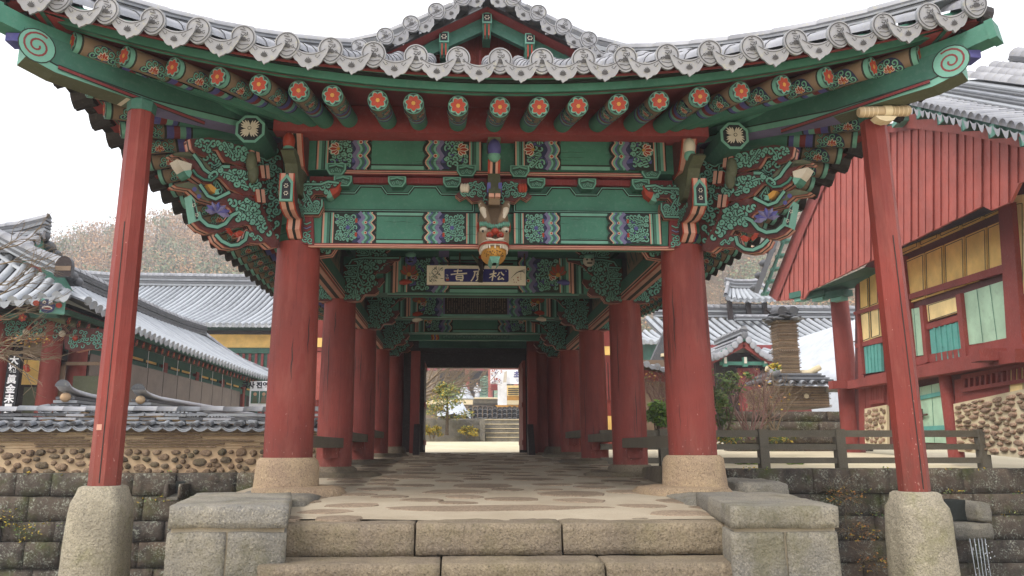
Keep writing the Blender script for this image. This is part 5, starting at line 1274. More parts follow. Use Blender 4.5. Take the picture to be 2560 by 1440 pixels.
def fieldstones(m, fn, x0, x1, y0, y1, rmin, rmax, n, seed, mats, asp=1.3, out=.03):
    rr = random.Random(seed); used = []
    for _ in range(n * 90):
        ry = rr.uniform(rmin, rmax); rx = ry * rr.uniform(1., asp); x, y = rr.uniform(x0 + rx * .6, x1 - rx * .6), rr.uniform(y0 + ry * .9, y1 - ry * .9)
        if any(((x - a) / (rx + p)) ** 2 + ((y - b) / (ry + q)) ** 2 < .86 for a, b, p, q in used): continue
        used.append((x, y, rx, ry)); k = rr.randint(7, 10); ph = rr.random() * 6; J = [rr.uniform(.8, 1.08) for _ in range(k)]
        P = [(x + rx * J[i] * cos(ph + 2 * pi * i / k), y + ry * J[i] * sin(ph + 2 * pi * i / k)) for i in range(k)]; h = out * rr.uniform(.6, 1.3)
        o = [fn(a, b, -.01) for a, b in P]; mi_ = [fn(lerp(x, a, .88), lerp(y, b, .88), h * rr.uniform(.6, .9)) for a, b in P]; m2 = [fn(lerp(x, a, .5), lerp(y, b, .5), h * rr.uniform(.85, 1.15)) for a, b in P]; C = fn(x + rx * rr.uniform(-.2, .2), y + ry * rr.uniform(-.2, .2), h)
        m.mesh(o + mi_ + m2 + [C], [(i, (i + 1) % k, k + (i + 1) % k, k + i) for i in range(k)] + [(k + i, k + (i + 1) % k, 2 * k + (i + 1) % k, 2 * k + i) for i in range(k)] + [(2 * k + i, 2 * k + (i + 1) % k, 3 * k) for i in range(k)], rr.choice(mats), rr.random() < .6)
        if len(used) >= n: break
m = MB(); m.bx(xl, xr, yw + .03, yw + .5, zc0, zc1 + .02, MUD)
fieldstones(m, plane_fn((0, yw + .03, 0), (1, 0, 0), (0, 0, 1)), xl, xr, zc0 - .03, zc1 + .01, .034, .066, 620, 5, (STONE_C, STONE_C, STONE_D), 2.1, .05)
m.build('cobble_course', garden)
m = MB(); n = 6
for k in range(n):
    za, zb = lerp(zc1, zm1, k / n), lerp(zc1, zm1, (k + 1) / n); P = [(lerp(xl, xr, i / 60), yw + .03 + .012 * NZ.noise(V((i * .9, k * 5, 0))) + (.012 if k % 2 else 0), 0) for i in range(61)]
    wv = [.012 * NZ.noise(V((i * .35, k * 3., 2))) for i in range(61)]
    m.grid([[V((p[0], p[1] + .02, za + w_)) for p, w_ in zip(P, wv)], [V((p[0], p[1] - .012, za + w_ + .012)) for p, w_ in zip(P, wv)], [V((p[0], p[1] - .012, zb + w_ - .018)) for p, w_ in zip(P, wv)], [V((p[0], p[1] + .02, zb + w_)) for p, w_ in zip(P, wv)]], MUD)
    x = xl
    while x < xr:
        L = rr.uniform(.2, .5)
        if rr.random() < .8: m.bx(x, x + L, yw - .012, yw + .1, zb - .018 + .012 * NZ.noise(V(((x - xl) / (xr - xl) * 60 * .35, k * 3., 2))), zb + .012 * NZ.noise(V(((x - xl) / (xr - xl) * 60 * .35, k * 3., 2))) - .003, STONE_C)
        x += L
m.bx(xl, xr, yw + .05, yw + .5, zc1, zm1 + .1, MUD); m.build('mud_course', garden)
def wall_cap(m, x0, x1, y, z, w, axis='x', st=.2, layers=3, rnd=RND, h=.16):
    drop_caps(m, x0, x1, y, z + .07, st, .055, axis, TILE, rnd)
    PT = (lambda a, b, c: V((a, b, c))) if axis == 'x' else (lambda a, b, c: V((b, a, c)))
    yc_ = y + (w / 2 if axis == 'x' else -w / 2)
    if axis == 'y': yc_ = y + w / 2
    for k in range(layers):
        x = x0
        while x < x1:
            L = rnd.uniform(.22, .4); zz = z + .12 + k * h / layers + rnd.uniform(-.006, .006); dp = .20 - .03 * k + rnd.uniform(-.02, .02)
            a = [PT(x, yc_ - dp, zz - .02), PT(min(x + L, x1) - .006, yc_ - dp, zz - .02 + rnd.uniform(-.01, .01)), PT(min(x + L, x1) - .006, yc_ + dp, zz), PT(x, yc_ + dp, zz)]
            m.hexa(a + [p + V((0, 0, .03)) for p in a], rnd.choice((TILE, TILE, TILE_D, TILE_P))); x += L
    x = x0
    while x < x1:
        L = rnd.uniform(.26, .36); zz = z + .12 + h + rnd.uniform(-.006, .006); A = [pi * k / 8 for k in range(9)]
        R0 = [PT(x, yc_ + .085 * cos(t), zz + .07 * sin(t)) for t in A]; R1 = [PT(min(x + L, x1) - .004, yc_ + .08 * cos(t), zz + .064 * sin(t)) for t in A]
        m.mesh(R0 + R1, [(k, k + 1, 10 + k, 9 + k) for k in range(8)] + [tuple(range(9))], rnd.choice((TILE_P, TILE_P, TILE)), True); x += L
m = MB(); wall_cap(m, xl, xr, yw - .12, zm1, .62); m.build('tile_cap', garden)
# two more tile-capped walls running back towards the hall
for nm, pa, x_, y0_, y1_, lab in (('a', (165, 983), -5.95, 11.35, 13.2, 'tile-capped wall with curled ridge end, just left of the left slender post'), ('b', (352, 990), -5.3, 12.4, 21, 'long tile-capped wall with curled ridge end running back beneath the bamboo blind')):
    zr_ = atY(pa[0], pa[1], y0_).z; x_ = atY(pa[0], pa[1], y0_).x
    t = thing('garden_wall', lab, 'wall', (x_, y0_, 1.2)); m = MB(); m.bx(x_ - .2, x_ + .2, y0_ + .1, y1_, 1.1, zr_ - .3, MUD); m.build('mud_core', t)
    m = MB(); 
    drop_caps(m, y0_, y1_, x_ + .30, zr_ - .24, .2, .055, 'y', TILE)
    for k in range(3): m.bx(x_ - .2 + .03 * k, x_ + .2 - .03 * k, y0_, y1_, zr_ - .19 + .05 * k, zr_ - .15 + .05 * k, TILE if k % 2 else TILE_D)
    drop_caps(m, x_ - .42, x_ + .38, y0_ - .05, zr_ - .24, .2, .06, 'x', TILE)
    m.bx(x_ - .3, x_ + .3, y0_ - .0, y0_ + .2, zr_ - .5, zr_ - .27, MUD)
    path = [(x_, y0_ - .12, zr_ + .10), (x_, y0_, zr_ + .035), (x_, y0_ + .25, zr_ - .01), (x_, y0_ + .7, zr_ - .04), (x_, y1_, zr_ - .05)]; A = [pi * k / 8 for k in range(9)]
    m.sweep(path, [(.1 * cos(a), .085 * sin(a)) for a in A], TILE_P, smooth=True)
    m.mesh([(x_ + .11 * cos(a), y0_ - .125, zr_ + .09 + .1 * sin(a)) for a in A] , [tuple(range(9))], TILE_D); m.ball((x_, y0_ - .0, zr_ - .06), (.08, .06, .07), MUD, 10, 6)
    m.build('tile_cap', t)
# ================================================================== halls on the left
def tiled_slope(m, eave, ridgeP, n, mat=TILE_M, under=TILE_D, r=.075, sag=.18, seg=9, caps=True, flip=False):
    """eave(t), ridgeP(t): points for t in 0..1; concave slope with n lines of cover tiles"""
    def pt(t, s): a, b = eave(t), ridgeP(t); p = a.lerp(b, s); p.z -= sag * sin(pi * s) * (b - a).length * .3; return p
    G = [[pt(i / n, s / seg) - V((0, 0, .06)) for i in range(n + 1)] for s in range(seg + 1)]
    m.grid(G, under, True)
    for i in range(n):
        t = (i + .5) / n; path = [pt(t, s / seg) for s in range(seg + 1)]
        if (path[0] - path[-1]).length < .3: continue
        A = [pi * k / 5 for k in range(6)]; rings = []
        sd0 = (eave(min(1, t + .01)) - eave(max(0, t - .01))).normalized()
        for k, p in enumerate(path):
            d = (path[min(k + 1, seg)] - path[max(k - 1, 0)]).normalized(); sd = (sd0 - d * sd0.dot(d)).normalized(); u = sd.cross(d)
            if u.z < 0: u = -u
            rings.append([p + sd * r * cos(a) + u * r * sin(a) - V((0, 0, .02)) for a in A])
        m.grid(rings, mat, True)
        if caps:
            e = path[0]; d = (path[1] - path[0]).normalized(); sd = (sd0 - d * sd0.dot(d)).normalized(); u = sd.cross(d)
            if u.z < 0: u = -u
            c = e - d * .02; N8 = 10
            m.face([c + sd * r * 1.15 * cos(2 * pi * k / N8) + u * r * 1.15 * sin(2 * pi * k / N8) for k in range(N8)], mat)
            e2 = eave(min(1, (i + 1) / n)); w = (eave((i + 1) / n) - eave(i / n)) * .5
            up = V((0, 0, 1)); tp = [e2 + w * q * .9 + up * (.03 * q * q) - d * .025 for q in (-1, -.5, 0, .5, 1)]; bt = [p - up * (.11 * (1 - q * q) + .012) for p, q in zip(tp, (-1, -.5, 0, .5, 1))]
            m.strip(tp, bt, mat)
def rafter_end_row(m, a, b, n, r=.075, L=.9, dirv=V((1, 0, 0)), rise=.3):
    for i in range(n):
        c = a.lerp(b, (i + .5) / n); d = (-dirv + V((0, 0, rise))).normalized(); m.tube([c, c + d * L], r, OLIVE, 8); 
        s = d.cross(V((0, 0, 1))).normalized(); u = s.cross(d); cv = Cv(m, lambda x, y, k, c=c, s=s, u=u, d=d: c + s * x + u * y - d * k, .004, .003)
        cv.disc(0, 0, r * .98, DARK, 10); cv.flower(0, 0, r * .95, 6, .3)
XE, ZE, YE0, YE1 = -6.6, 3.98, 13.0, 30.0
hall = thing('tiled_hall', 'long hall behind the left garden wall with curved tile roof and red rafter ends', 'hall', (-8.5, 20, 1.4))
# long wing: eave runs away from the camera, ridge behind it
EY = lambda t: V((XE + .28 * (2 * t - 1) ** 4 - .1, lerp(YE0, YE1, t), ZE - .12 + .14 * (2 * t - 1) ** 4))
RW = 2.9
def RY(t): y = lerp(YE0 + .4, YE1 - .2, t); q = max(0, min(1, (y - 15) / 12)); return V((XE - RW, max(14.6, min(y, 28.2)), 5.42 + .12 * (2 * q - 1) ** 2))
m = MB(); tiled_slope(m, EY, RY, 58, TILE_M, TILE_D, .07, .12, 8)
m.grid([[V((XE - RW, y, 5.38)) for y in (14.6, 28.2)], [V((XE - 2 * RW, y, 4.05)) for y in (13, 30)]], TILE, False)
m.build('roof_tiles', hall)
ridge('roof_ridge', [(XE - RW, y, 5.40 + .16 * ((y - 21) / 7) ** 4) for y in (14.4, 16, 18, 20, 22, 24, 26, 27.4, 28.3)], .3, .34, hall, TILE_D, TILE_P, 4)
ridge('hip_ridge', [(lerp(XE - RW, XE - .25, t), lerp(28.3, 29.6, t), lerp(5.5, 4.1, t) - .25 * sin(pi * t)) for t in (0, .25, .5, .75, 1)], .24, .16, hall, TILE_D, TILE_P, 3)
m = MB(); rafter_end_row(m, V((XE - .35, YE0 + .4, ZE - .27)), V((XE - .35, YE1 - .6, ZE - .29)), 44, .085, 1.4)
m.bx(XE - .30, XE - .22, YE0 + .3, YE1 - .3, ZE - .20, ZE - .12, GREEN_D); m.grid([[V((XE - .22, y, ZE - .1)) for y in (YE0 + .2, YE1)], [V((XE - 1.9, y, ZE + .33)) for y in (YE0 + .2, YE1)]], SOFFIT, False); m.build('rafter_row', hall)
XW = XE - .9
m = MB(); m.bx(XW - .2, XW, 14.6, YE1, 1.3, 4.2, DARKWOOD); m.bx(XW, XW + .06, 14.6, YE1, 3.55, 3.9, GREEN_D)
y = 15.2; k = 0
while y < YE1 - .6:
    if k % 3 != 2: m.bx(XW, XW + .03, y, y + .62, 3.50, 3.76, YWALL)
    else: m.bx(XW, XW + .09, y + .2, y + .42, 1.3, 3.6, TIMBER)
    m.bx(XW, XW + .05, y - .12, y - .06, 2.3, 3.8, GREEN_D); y += .8; k += 1
m.bx(XW, XW + .06, 14.6, YE1, 3.3, 3.46, GREEN_D); m.build('painted_wall', hall)
ob = None
m = MB(); XB = XE - .55; y0, y1 = 14.9, 25.2; 
for i in range(11):
    a, b = lerp(y0, y1, i / 11), lerp(y0, y1, (i + 1) / 11); m.bx(XB, XB + .03, a, b - .02, 1.75, 3.28 + .01 * (i % 2), BLIND)
    m.bx(XB + .01, XB + .035, b - .02, b, 1.75, 3.27, DARKWOOD); m.tube([(XB, a, 3.26), (XB, a, 3.8)], .008, PAPER, 4)
bl = m.build('bamboo_blind'); tag(bl, 'long grey bamboo blind hung on cords along the front of the left hall', 'blind')
# front wing: gable end above a hip slope that faces the steps
C1 = V((XE - .1, YE0 - .1, ZE + .05)); GP_ = V((-7.55, 14.2, 5.0))
m = MB()
EX = lambda t: V((lerp(XE - 6, XE - .1, t), YE0 - .1 + .12 * (1 - t), ZE - .18 + .23 * t ** 3))
def RX_(t):
    x = EX(t).x
    if x < -8.45: return V((x, 14.3, 5.05))
    k = (x + 8.45) / (XE - .1 + 8.45); return V((x, lerp(14.3, 13.12, k), lerp(5.05, ZE + .12, k)))
tiled_slope(m, EX, RX_, 24, TILE_M, TILE_D, .08, .15, 6)
ap = atY(104, 552, 15.2)
m.grid([[V((x, 14.3, 5.0)), V((x, 14.8, 5.5)), V((x, 15.2, ap.z - .3))] for x in (XE - 6.5, -9, -8.45)], TILE)
m.grid([[V((x, 16.8, 5.0)), V((x, 16, 5.5)), V((x, 15.2, ap.z - .3))] for x in (XE - 6.5, -9, -8.45)], TILE)
for k in range(14):
    x = -8.6 - .3 * k; tile_row(m, [(x, 14.25, 5.02), (x, 14.6, 5.22), (x, 14.95, 5.55), (x, 15.2, ap.z - .28)], .08, TILE_P, side=(1, 0, 0))
for k in range(5): 
    q = k / 4; c = V((-8.47, lerp(14.35, 15.15, q), lerp(5.12, ap.z - .3, q ** 1.2))); tile_row(m, [c + V((.04, 0, 0)), c - V((.7, 0, 0))], .08, TILE_P, side=(0, 1, 0))
    m.ball(c + V((.05, 0, 0)), (.02, .1, .1), TILE_P, 10, 6)
for k in range(7):
    q = k / 6; c = V((-8.47, lerp(15.25, 16.8, q), lerp(ap.z - .3, 5.1, q ** .8))); m.ball(c, (.1, .16, .1), TILE_D, 10, 6)
m.build('roof_tiles', hall)
ridge('roof_ridge', [(XE - 6.5, 15.2, ap.z - .62), (-9.8, 15.2, ap.z - .55), (-8.9, 15.2, ap.z - .40), (-8.38, 15.2, ap.z - .24)], .26, .3, hall, TILE, TILE_P, 4)
ridge('hip_ridge', [(-9.3, 14.3, 5.5), (-8.6, 14.2, 5.18), (-7.8, 13.85, 4.80), (-7.1, 13.45, 4.52), (XE - .28, 13.08, 4.42)], .28, .2, hall, TILE, TILE_P, 4)
m = MB(); c = V((XE - .22, 13.0, 4.50)); m.prism([c + V((.14 * cos(pi * i / 10), -.03, .16 * sin(pi * i / 10) + .08)) for i in range(11)] + [c + V((-.14, -.03, -.12)), c + V((.14, -.03, -.12))], (0, .1, 0), DARKWOOD, TILE_D); m.bx(c.x - .13, c.x + .13, c.y - .04, c.y - .03, c.z - .02, c.z + .06, BROWN); m.build('ridge_end_tile', hall)
m = MB(); m.prism([(-8.53, 14.4, 4.8), (-8.53, 16.9, 4.8), (-8.53, 15.25, ap.z - .35)], (-.1, 0, 0), GREEN, GREEN_D); m.prism([(-8.51, 14.9, 5.0), (-8.51, 15.4, 5.0), (-8.51, 15.15, 5.3)], (-.05, 0, 0), SOFFIT, SOFFIT); m.build('gable_board', hall)
# below the front eave
m = MB(); rafter_end_row(m, V((XE - 5.6, YE0 + .25, ZE - .36)), V((XE - .75, YE0 + .25, ZE - .27)), 12, .085, 1.2, V((0, -1, 0)))
m.bx(XE - 6, XE - .4, YE0 + .3, YE0 + .4, ZE - .26, ZE - .19, GREEN_D); m.grid([[V((x, YE0 + .15, ZE - .14)) for x in (XE - 6, XE - .25)], [V((x, YE0 + 1.7, ZE + .3)) for x in (XE - 6, XE - 1.4)]], SOFFIT, False); m.build('rafter_row', hall)
m = MB(); c = atY(132, 767, YE0 - .0); m.box(c, (.36, .1, .24), TEAL, Matrix.Rotation(.6, 3, 'Z')); cv = Cv(m, plane_fn(c + V((-.03, -.12, 0)), V((.82, .57, 0)), (0, 0, 1)), .003, .002)
cv.disc(0, -.01, .12, NAVY, 14); cv.disc(0, -.04, .08, WHITE, 12, .035); cv.disc(0, -.05, .06, RED, 12, .02)
for s in (-1, 1): cv.disc(s * .05, .05, .028, WHITE, 8); cv.disc(s * .05, .05, .013, DARK, 8); cv.disc(s * .17, .02, .05, VERM, 8)
m.build('goblin_mask', hall)
YW0 = YE0 + 1.3
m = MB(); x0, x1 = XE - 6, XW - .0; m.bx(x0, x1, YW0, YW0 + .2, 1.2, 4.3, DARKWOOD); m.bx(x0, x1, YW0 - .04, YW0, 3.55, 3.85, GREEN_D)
for pa, pb, mt in (((62, 900), (112, 962), YWALL), ((62, 850), (112, 893), BROWN), ((62, 968), (112, 1035), OLIVE), ((185, 940), (240, 1035), OLIVE)):  # olive and brown panels hold the deep eave's shade in their colour
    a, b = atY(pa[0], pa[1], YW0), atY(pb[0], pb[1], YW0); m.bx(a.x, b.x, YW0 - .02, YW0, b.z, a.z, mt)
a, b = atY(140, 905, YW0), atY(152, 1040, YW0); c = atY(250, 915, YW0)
m.bx(a.x, b.x, YW0 - .05, YW0, b.z, a.z, BROWN); m.bx(a.x, c.x, YW0 - .05, YW0, a.z - .06, a.z, BROWN)  # bars in brown too, darkened to stand for shade under the eave
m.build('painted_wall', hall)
for pxx, yy in ((134, YW0 - .2), (200, YW0 + .3), (8, YW0 - .2)):
    a = atY(pxx, 840, yy); m = MB(); m.tube([(a.x, yy, 1.2), (a.x, yy, 3.75)], .17, COLRED, 16); m.build('column', hall)
m = MB(); rr = random.Random(6)                                    # carved brackets under the front eave
for pc in ((20, 830), (110, 835), (225, 860)):
    o = atY(pc[0], pc[1], YW0 - .35); fnb = plane_fn(o, (1, 0, 0), (0, 0, 1)); P = [(a * .8, b * .75 + .06) for a, b in [(-.55, -.2), (-.3, -.28), (0, -.2), (.3, -.25), (.55, -.05), (.4, .1), (.55, .25), (.1, .3), (-.4, .3), (-.6, .1)]]
    m.prism([fnb(a, b, 0) for a, b in P], (0, .12, 0), MAROON, PINK, STR); cv = Cv(m, fnb, .003, .0005); vines(cv, P, .05, .016, rr, 400)
    m.ball(o + V((.35, -.05, 0)), (.06, .05, .06), rr.choice((BLUE, WHITE, YEL)), 10, 8); m.ball(o + V((-.25, -.05, .1)), (.05, .05, .05), rr.choice((VERM, BLUE)), 10, 8)
m.build('carved_bracket', hall)
# hanging calligraphy board
yb_ = YW0 - .42; tl, tr, bl_, br_ = atY(22, 880, yb_), atY(54, 880, yb_), atY(4, 1050, yb_), atY(38, 1050, yb_)
xm = tl.x; wv_ = tr.x - tl.x
bd = thing('verse_board', 'tall black board with white brush characters hung on the far left column', 'board', (xm, yb_, bl_.z))
m = MB(); m.bx(xm, xm + wv_, yb_, yb_ + .05, bl_.z - .2, tl.z, LEAD)
for i, ch in enumerate('大地眞金未是'):
    zc = lerp(atY(30, 902, yb_).z, atY(20, 1022, yb_).z, i / 5); text_mesh(ch, .165, plane_fn((xm + wv_ / 2, yb_, zc), (1, 0, 0), (0, 0, 1)), m, PAPER, bold=.006)
m.build('board', bd)
m = MB(); a = atY(66, 918, YW0 - .5); m.ball(a, (.055, .05, .055), VERM, 10, 8); m.ball(a + V((.03, -.01, -.05)), (.05, .04, .04), VERM, 10, 8); m.tube([a, a + V((0, 0, .7))], .006, IRON, 4); tag(m.build('paper_flower'), 'small orange paper flower hanging beside the black verse board', 'ornament')
# white banner with two portraits at the far end of the blind
bn = thing('portrait_banner', 'white banner with two dark portraits at the right end of the blind', 'banner', atY(652, 1010, 25.4))
yq = 25.4; a, b = atY(626, 953, yq), atY(700, 1018, yq); m = MB(); m.bx(a.x, b.x, yq, yq + .03, b.z, a.z, PAPER)
fnq = plane_fn((a.x, yq, b.z), (1, 0, 0), (0, 0, 1)); cv = Cv(m, fnq, .004, .002); w, h = b.x - a.x, a.z - b.z
text_mesh('국사 진영을 새롭', h * .26, plane_fn((a.x + w * .5, yq, b.z + h * .83), (1, 0, 0), (0, 0, 1)), m, INK, bold=.012)
for k in (0, 1):
    x = w * (.05 + .28 * k); cv.rect(x, x + w * .26, h * .14, h * .62, GREEN_D); cv.disc(x + w * .13, h * .5, h * .07, SKIN, 10); cv.poly([(x + w * .04, h * .16), (x + w * .22, h * .16), (x + w * .19, h * .38), (x + w * .13, h * .44), (x + w * .07, h * .38)], BROWN if k else OLIVE); cv.rect(x + w * .02, x + w * .24, h * .145, h * .16, LEAF_G)
m.build('sheet', bn)

# second hall farther back: broad slope facing the steps
h2 = thing('tiled_hall', 'broad grey tile roof of a farther hall rising behind the left hall', 'hall', (-12, 40, 1.5))
ra, rb = atY(196, 700, 41), atY(760, 690, 41); ea, eb = atY(560, 812, 33), atY(760, 803, 33); zR, zE = ra.z - .3, ea.z
m = MB(); E2 = lambda t: V((lerp(-22, -3.5, t), 33, zE)); R2 = lambda t: V((lerp(-22, -3.5, t), 41, zR)); tiled_slope(m, E2, R2, 66, TILE_M, TILE_D, .095, .1, 7); m.build('roof_tiles', h2)
ridge('roof_ridge', [(ra.x, 41, zR + .12), (ra.x + 1.5, 41, zR), (-12, 41, zR - .05), (-3, 41, zR)], .5, .55, h2, TILE, TILE_P, 4)
m = MB(); m.bx(-22, -3.5, 34.6, 34.9, 1.4, zE + .3, GREEN_D); c = atY(640, 850, 34.5); m.bx(-14, -3.5, 34.5, 34.6, c.z - .35, c.z + .25, YWALL); m.bx(-14, -3.5, 34.45, 34.6, c.z + .27, c.z + .42, DARKWOOD)
m.bx(-14, -3.5, 34.45, 34.6, c.z - .6, c.z - .38, GREEN_D)
for k in range(30): m.bx(-12 + .28 * k, -11.9 + .28 * k, 34.5, 34.6, 2, c.z - .62, SOFFIT)
m.build('painted_wall', h2)
# ================================================================== the red planked hall on the right
wd = V((-sin(radians(-8.8)) * 1, 0, 0)); dirw = V((tan(radians(8.8)), 1, 0)).normalized()      # wall runs away from us, slightly to the right
P0 = atY(2141, 1110, 17.0); P0.z = 1.42; nw = V((-dirw.y, dirw.x, 0)); inw = -nw
fw = pix_fn(P0, nw)                                              # pixel -> point on the wall plane
barn = thing('planked_hall', 'large red planked hall with yellow panels, mint shutters and cobbled base on the right', 'hall', (9, 14, 1.4))
def wq(m, pts, d0, d1, mat): m.prism([fw(x, y, d1) for x, y in pts], inw * (d1 - d0), mat, mat)
def wline(m, a, b, h, d0, d1, mat): wq(m, [a, b, (b[0], b[1] + h), (a[0], a[1] + h * (1119 - a[1]) / max(40, 1119 - b[1]) if False else a[1] + h * .72)], d0, d1, mat)
m = MB(); wq(m, [(2135, 705), (2230, 560), (2700, 240), (2700, 1140), (2135, 1112)], -.3, -.022, MAROON); wq(m, [(2386, 950), (2600, 905), (2600, 968), (2388, 1014)], -.02, .0, TIMBER); wq(m, [(2150, 960), (2228, 950), (2224, 1014), (2160, 1024)], -.02, .0, TIMBER); wq(m, [(2142, 700), (2152, 695), (2168, 1110), (2150, 1112)], -.02, .01, TIMBER); m.build('wall', barn)
# yellow plaster panels
def ypanel(pts, mat=YWALL):
    m = MB(); wq(m, pts, -.02, .02, mat); cx = sum(p[0] for p in pts) / 4; cy = sum(p[1] for p in pts) / 4; q = [(lerp(cx, x, .88), lerp(cy, y, .92)) for x, y in pts]
    cv = Cv(m, fw, .023, .0005)
    for i in range(4): cv.stroke([q[i], q[(i + 1) % 4]], 1.6, DARK)
    m.build('plaster_panel', barn)
vert = lambda xa, xb, f, g: [(xa, f(xa)), (xb, f(xb)), (xb + 3, g(xb)), (xa + 3, g(xa))]
L1 = lambda y0, s: (lambda x: y0 + s * (x - 2265))
f0, g0 = L1(652, -.413), L1(760, -.325)
for xa, xb in ((2267, 2312), (2316, 2360), (2364, 2412), (2416, 2468), (2472, 2518)): ypanel(vert(xa, xb, f0, g0))
f1, g1 = L1(545, -.50), L1(632, -.44)
for xa, xb in ((2252, 2295), (2300, 2345), (2350, 2400), (2405, 2455), (2460, 2510)): ypanel(vert(xa, xb, f1, g1))
for xa, xb in ((2524, 2562), (2566, 2620)): ypanel(vert(xa, xb, L1(545, -.2), L1(1090, -.2)), YWALL_P)
ypanel([(2150, 702), (2172, 690), (2174, 768), (2152, 776)]); ypanel([(2175, 688), (2196, 678), (2198, 760), (2177, 768)])
ypanel([(2153, 785), (2175, 776), (2178, 848), (2157, 856)], YWALL_P); ypanel([(2178, 775), (2200, 766), (2203, 840), (2181, 847)], YWALL_P)
ypanel([(2319, 763), (2402, 738), (2407, 778), (2323, 804)], YWALL_P)
# shutters
def shutter(pts, mat, n):
    m = MB(); wq(m, pts, -.02, .03, mat); a, b, c, d = pts; cv = Cv(m, fw, .033, .0005)
    for i in range(1, n):
        t = i / n; cv.stroke([(lerp(a[0], b[0], t), lerp(a[1], b[1], t)), (lerp(d[0], c[0], t), lerp(d[1], c[1], t))], 1.4, GREEN if mat is MINT else GREEN_D)
        if mat is TURQ: m.prism([fw(*p, .05) for p in [(lerp(a[0], b[0], t - .02), lerp(a[1], b[1], t)), (lerp(a[0], b[0], t + .02), lerp(a[1], b[1], t)), (lerp(d[0], c[0], t + .02), lerp(d[1], c[1], t)), (lerp(d[0], c[0], t - .02), lerp(d[1], c[1], t))]], inw * .02, TURQ, TURQ)
    m.build('shutter', barn)
shutter([(2415, 733), (2513, 702), (2534, 845), (2428, 862)], MINT, 3); shutter([(2268, 775), (2310, 767), (2321, 886), (2275, 893)], MINT, 2)
shutter([(2328, 822), (2411, 803), (2420, 890), (2335, 905)], TURQ, 6); shutter([(2163, 868), (2205, 858), (2208, 928), (2168, 934)], TURQ, 5)
# timber frame
def timber(name, pts, d0, d1, mat=TIMBER): m = MB(); wq(m, pts, d0, d1, mat); m.build(name, barn)
timber('beam', [(2140, 780), (2520, 660), (2524, 680), (2142, 788)], -.02, .06); timber('beam', [(2250, 600), (2530, 478), (2534, 510), (2250, 625)], -.02, .08, DARKWOOD)
timber('beam', [(2142, 860), (2265, 828), (2265, 845), (2144, 870)], -.02, .05); timber('beam', [(2318, 812), (2410, 785), (2411, 800), (2319, 826)], -.02, .05)
timber('beam', [(2425, 865), (2560, 838), (2560, 875), (2428, 890)], -.02, .05); timber('beam', [(2260, 900), (2425, 868), (2425, 890), (2260, 920)], -.02, .05)
for pts in ([(2262, 640), (2268, 640), (2300, 935), (2290, 935)], [(2311, 765), (2319, 763), (2332, 905), (2324, 908)], [(2403, 738), (2415, 733), (2430, 890), (2420, 892)], [(2512, 520), (2545, 505), (2575, 880), (2535, 880)], [(2150, 785), (2154, 785), (2168, 935), (2162, 936)]): timber('post', pts, -.02, .09)
m = MB(); a, b = fw(2136, 1114, .02), fw(2126, 725, .02); a.z = 1.35; m.tube([a, V((a.x, a.y, 2.6)), V((a.x, a.y, b.z + .2))], [.24, .22, .19], COLRED, 20); m.build('corner_column', barn)
a = fw(2390, 1130, .0); m = MB(); m.tube([V((a.x, a.y, 1.3)), V((a.x, a.y, fw(2380, 935, 0).z))], .12, TIMBER, 14); m.build('post', barn)
timber('sill_beam', [(2150, 952), (2590, 872), (2590, 905), (2150, 972)], -.02, .26); timber('sill_beam', [(2180, 940), (2590, 872 - 12), (2590, 872), (2180, 952)], -.02, .14)
for q in ((2105, 962), (2262, 940), (2500, 888)):
    m = MB(); c = fw(q[0] + 30, q[1], .25); m.box(c, (.5, .3, .17), TIMBER, Matrix.Rotation(radians(-8.8), 3, 'Z')); m.build('beam_end', barn)
def grille(x0, x1, ya, yb, n):
    m = MB(); wq(m, [(x0, ya(x0)), (x1, ya(x1)), (x1, yb(x1)), (x0, yb(x0))], -.05, -.01, DARKWOOD); wq(m, [(x0, ya(x0) - 8), (x1, ya(x1) - 8), (x1, ya(x1) + 3), (x0, ya(x0) + 3)], -.02, .05, TIMBER); wq(m, [(x0, yb(x0)), (x1, yb(x1)), (x1, yb(x1) + 10), (x0, yb(x0) + 10)], -.02, .05, TIMBER)
    for i in range(n): x = lerp(x0, x1, (i + .5) / n); wq(m, [(x - 2.6, ya(x)), (x + 2.6, ya(x)), (x + 2.6, yb(x)), (x - 2.6, yb(x))], 0, .05, TIMBER)
    m.build('slatted_vent', barn)
grille(2410, 2590, L1(975, -.2), L1(993, -.155), 13); grille(2178, 2216, L1(958, -.12), L1(992, -.1), 6)
# mint store door with turquoise straps
door_pts = [(2305, 968), (2365, 955), (2376, 1108), (2312, 1106)]
m = MB(); wq(m, door_pts, -.02, .04, MINT); wq(m, [(2285, 972), (2302, 968), (2309, 1106), (2290, 1105)], -.02, .03, MINT); cv = Cv(m, fw, .043, .0005); cv.stroke([(2335, 962), (2343, 1107)], 1.2, GREEN); cv.stroke([(2304, 968), (2311, 1106)], 2.2, DARK)
dr = m.build('store_door', barn)
for P in ([(2306, 990), (2363, 978), (2365, 988), (2307, 1000)], [(2315, 1066), (2374, 1063), (2375, 1074), (2316, 1077)], [(2286, 985), (2300, 982), (2301, 998), (2287, 1000)]): m = MB(); wq(m, P, .04, .06, TURQ); m.build('strap', dr)
m = MB(); 
for a, b in (((2300, 1040), (2330, 1036)), ((2316, 1022), (2318, 1050)), ((2308, 1030), (2310, 1056))): m.tube([fw(*a, .08), fw(*b, .08)], .018, IRON, 6)
m.build('latch', dr)
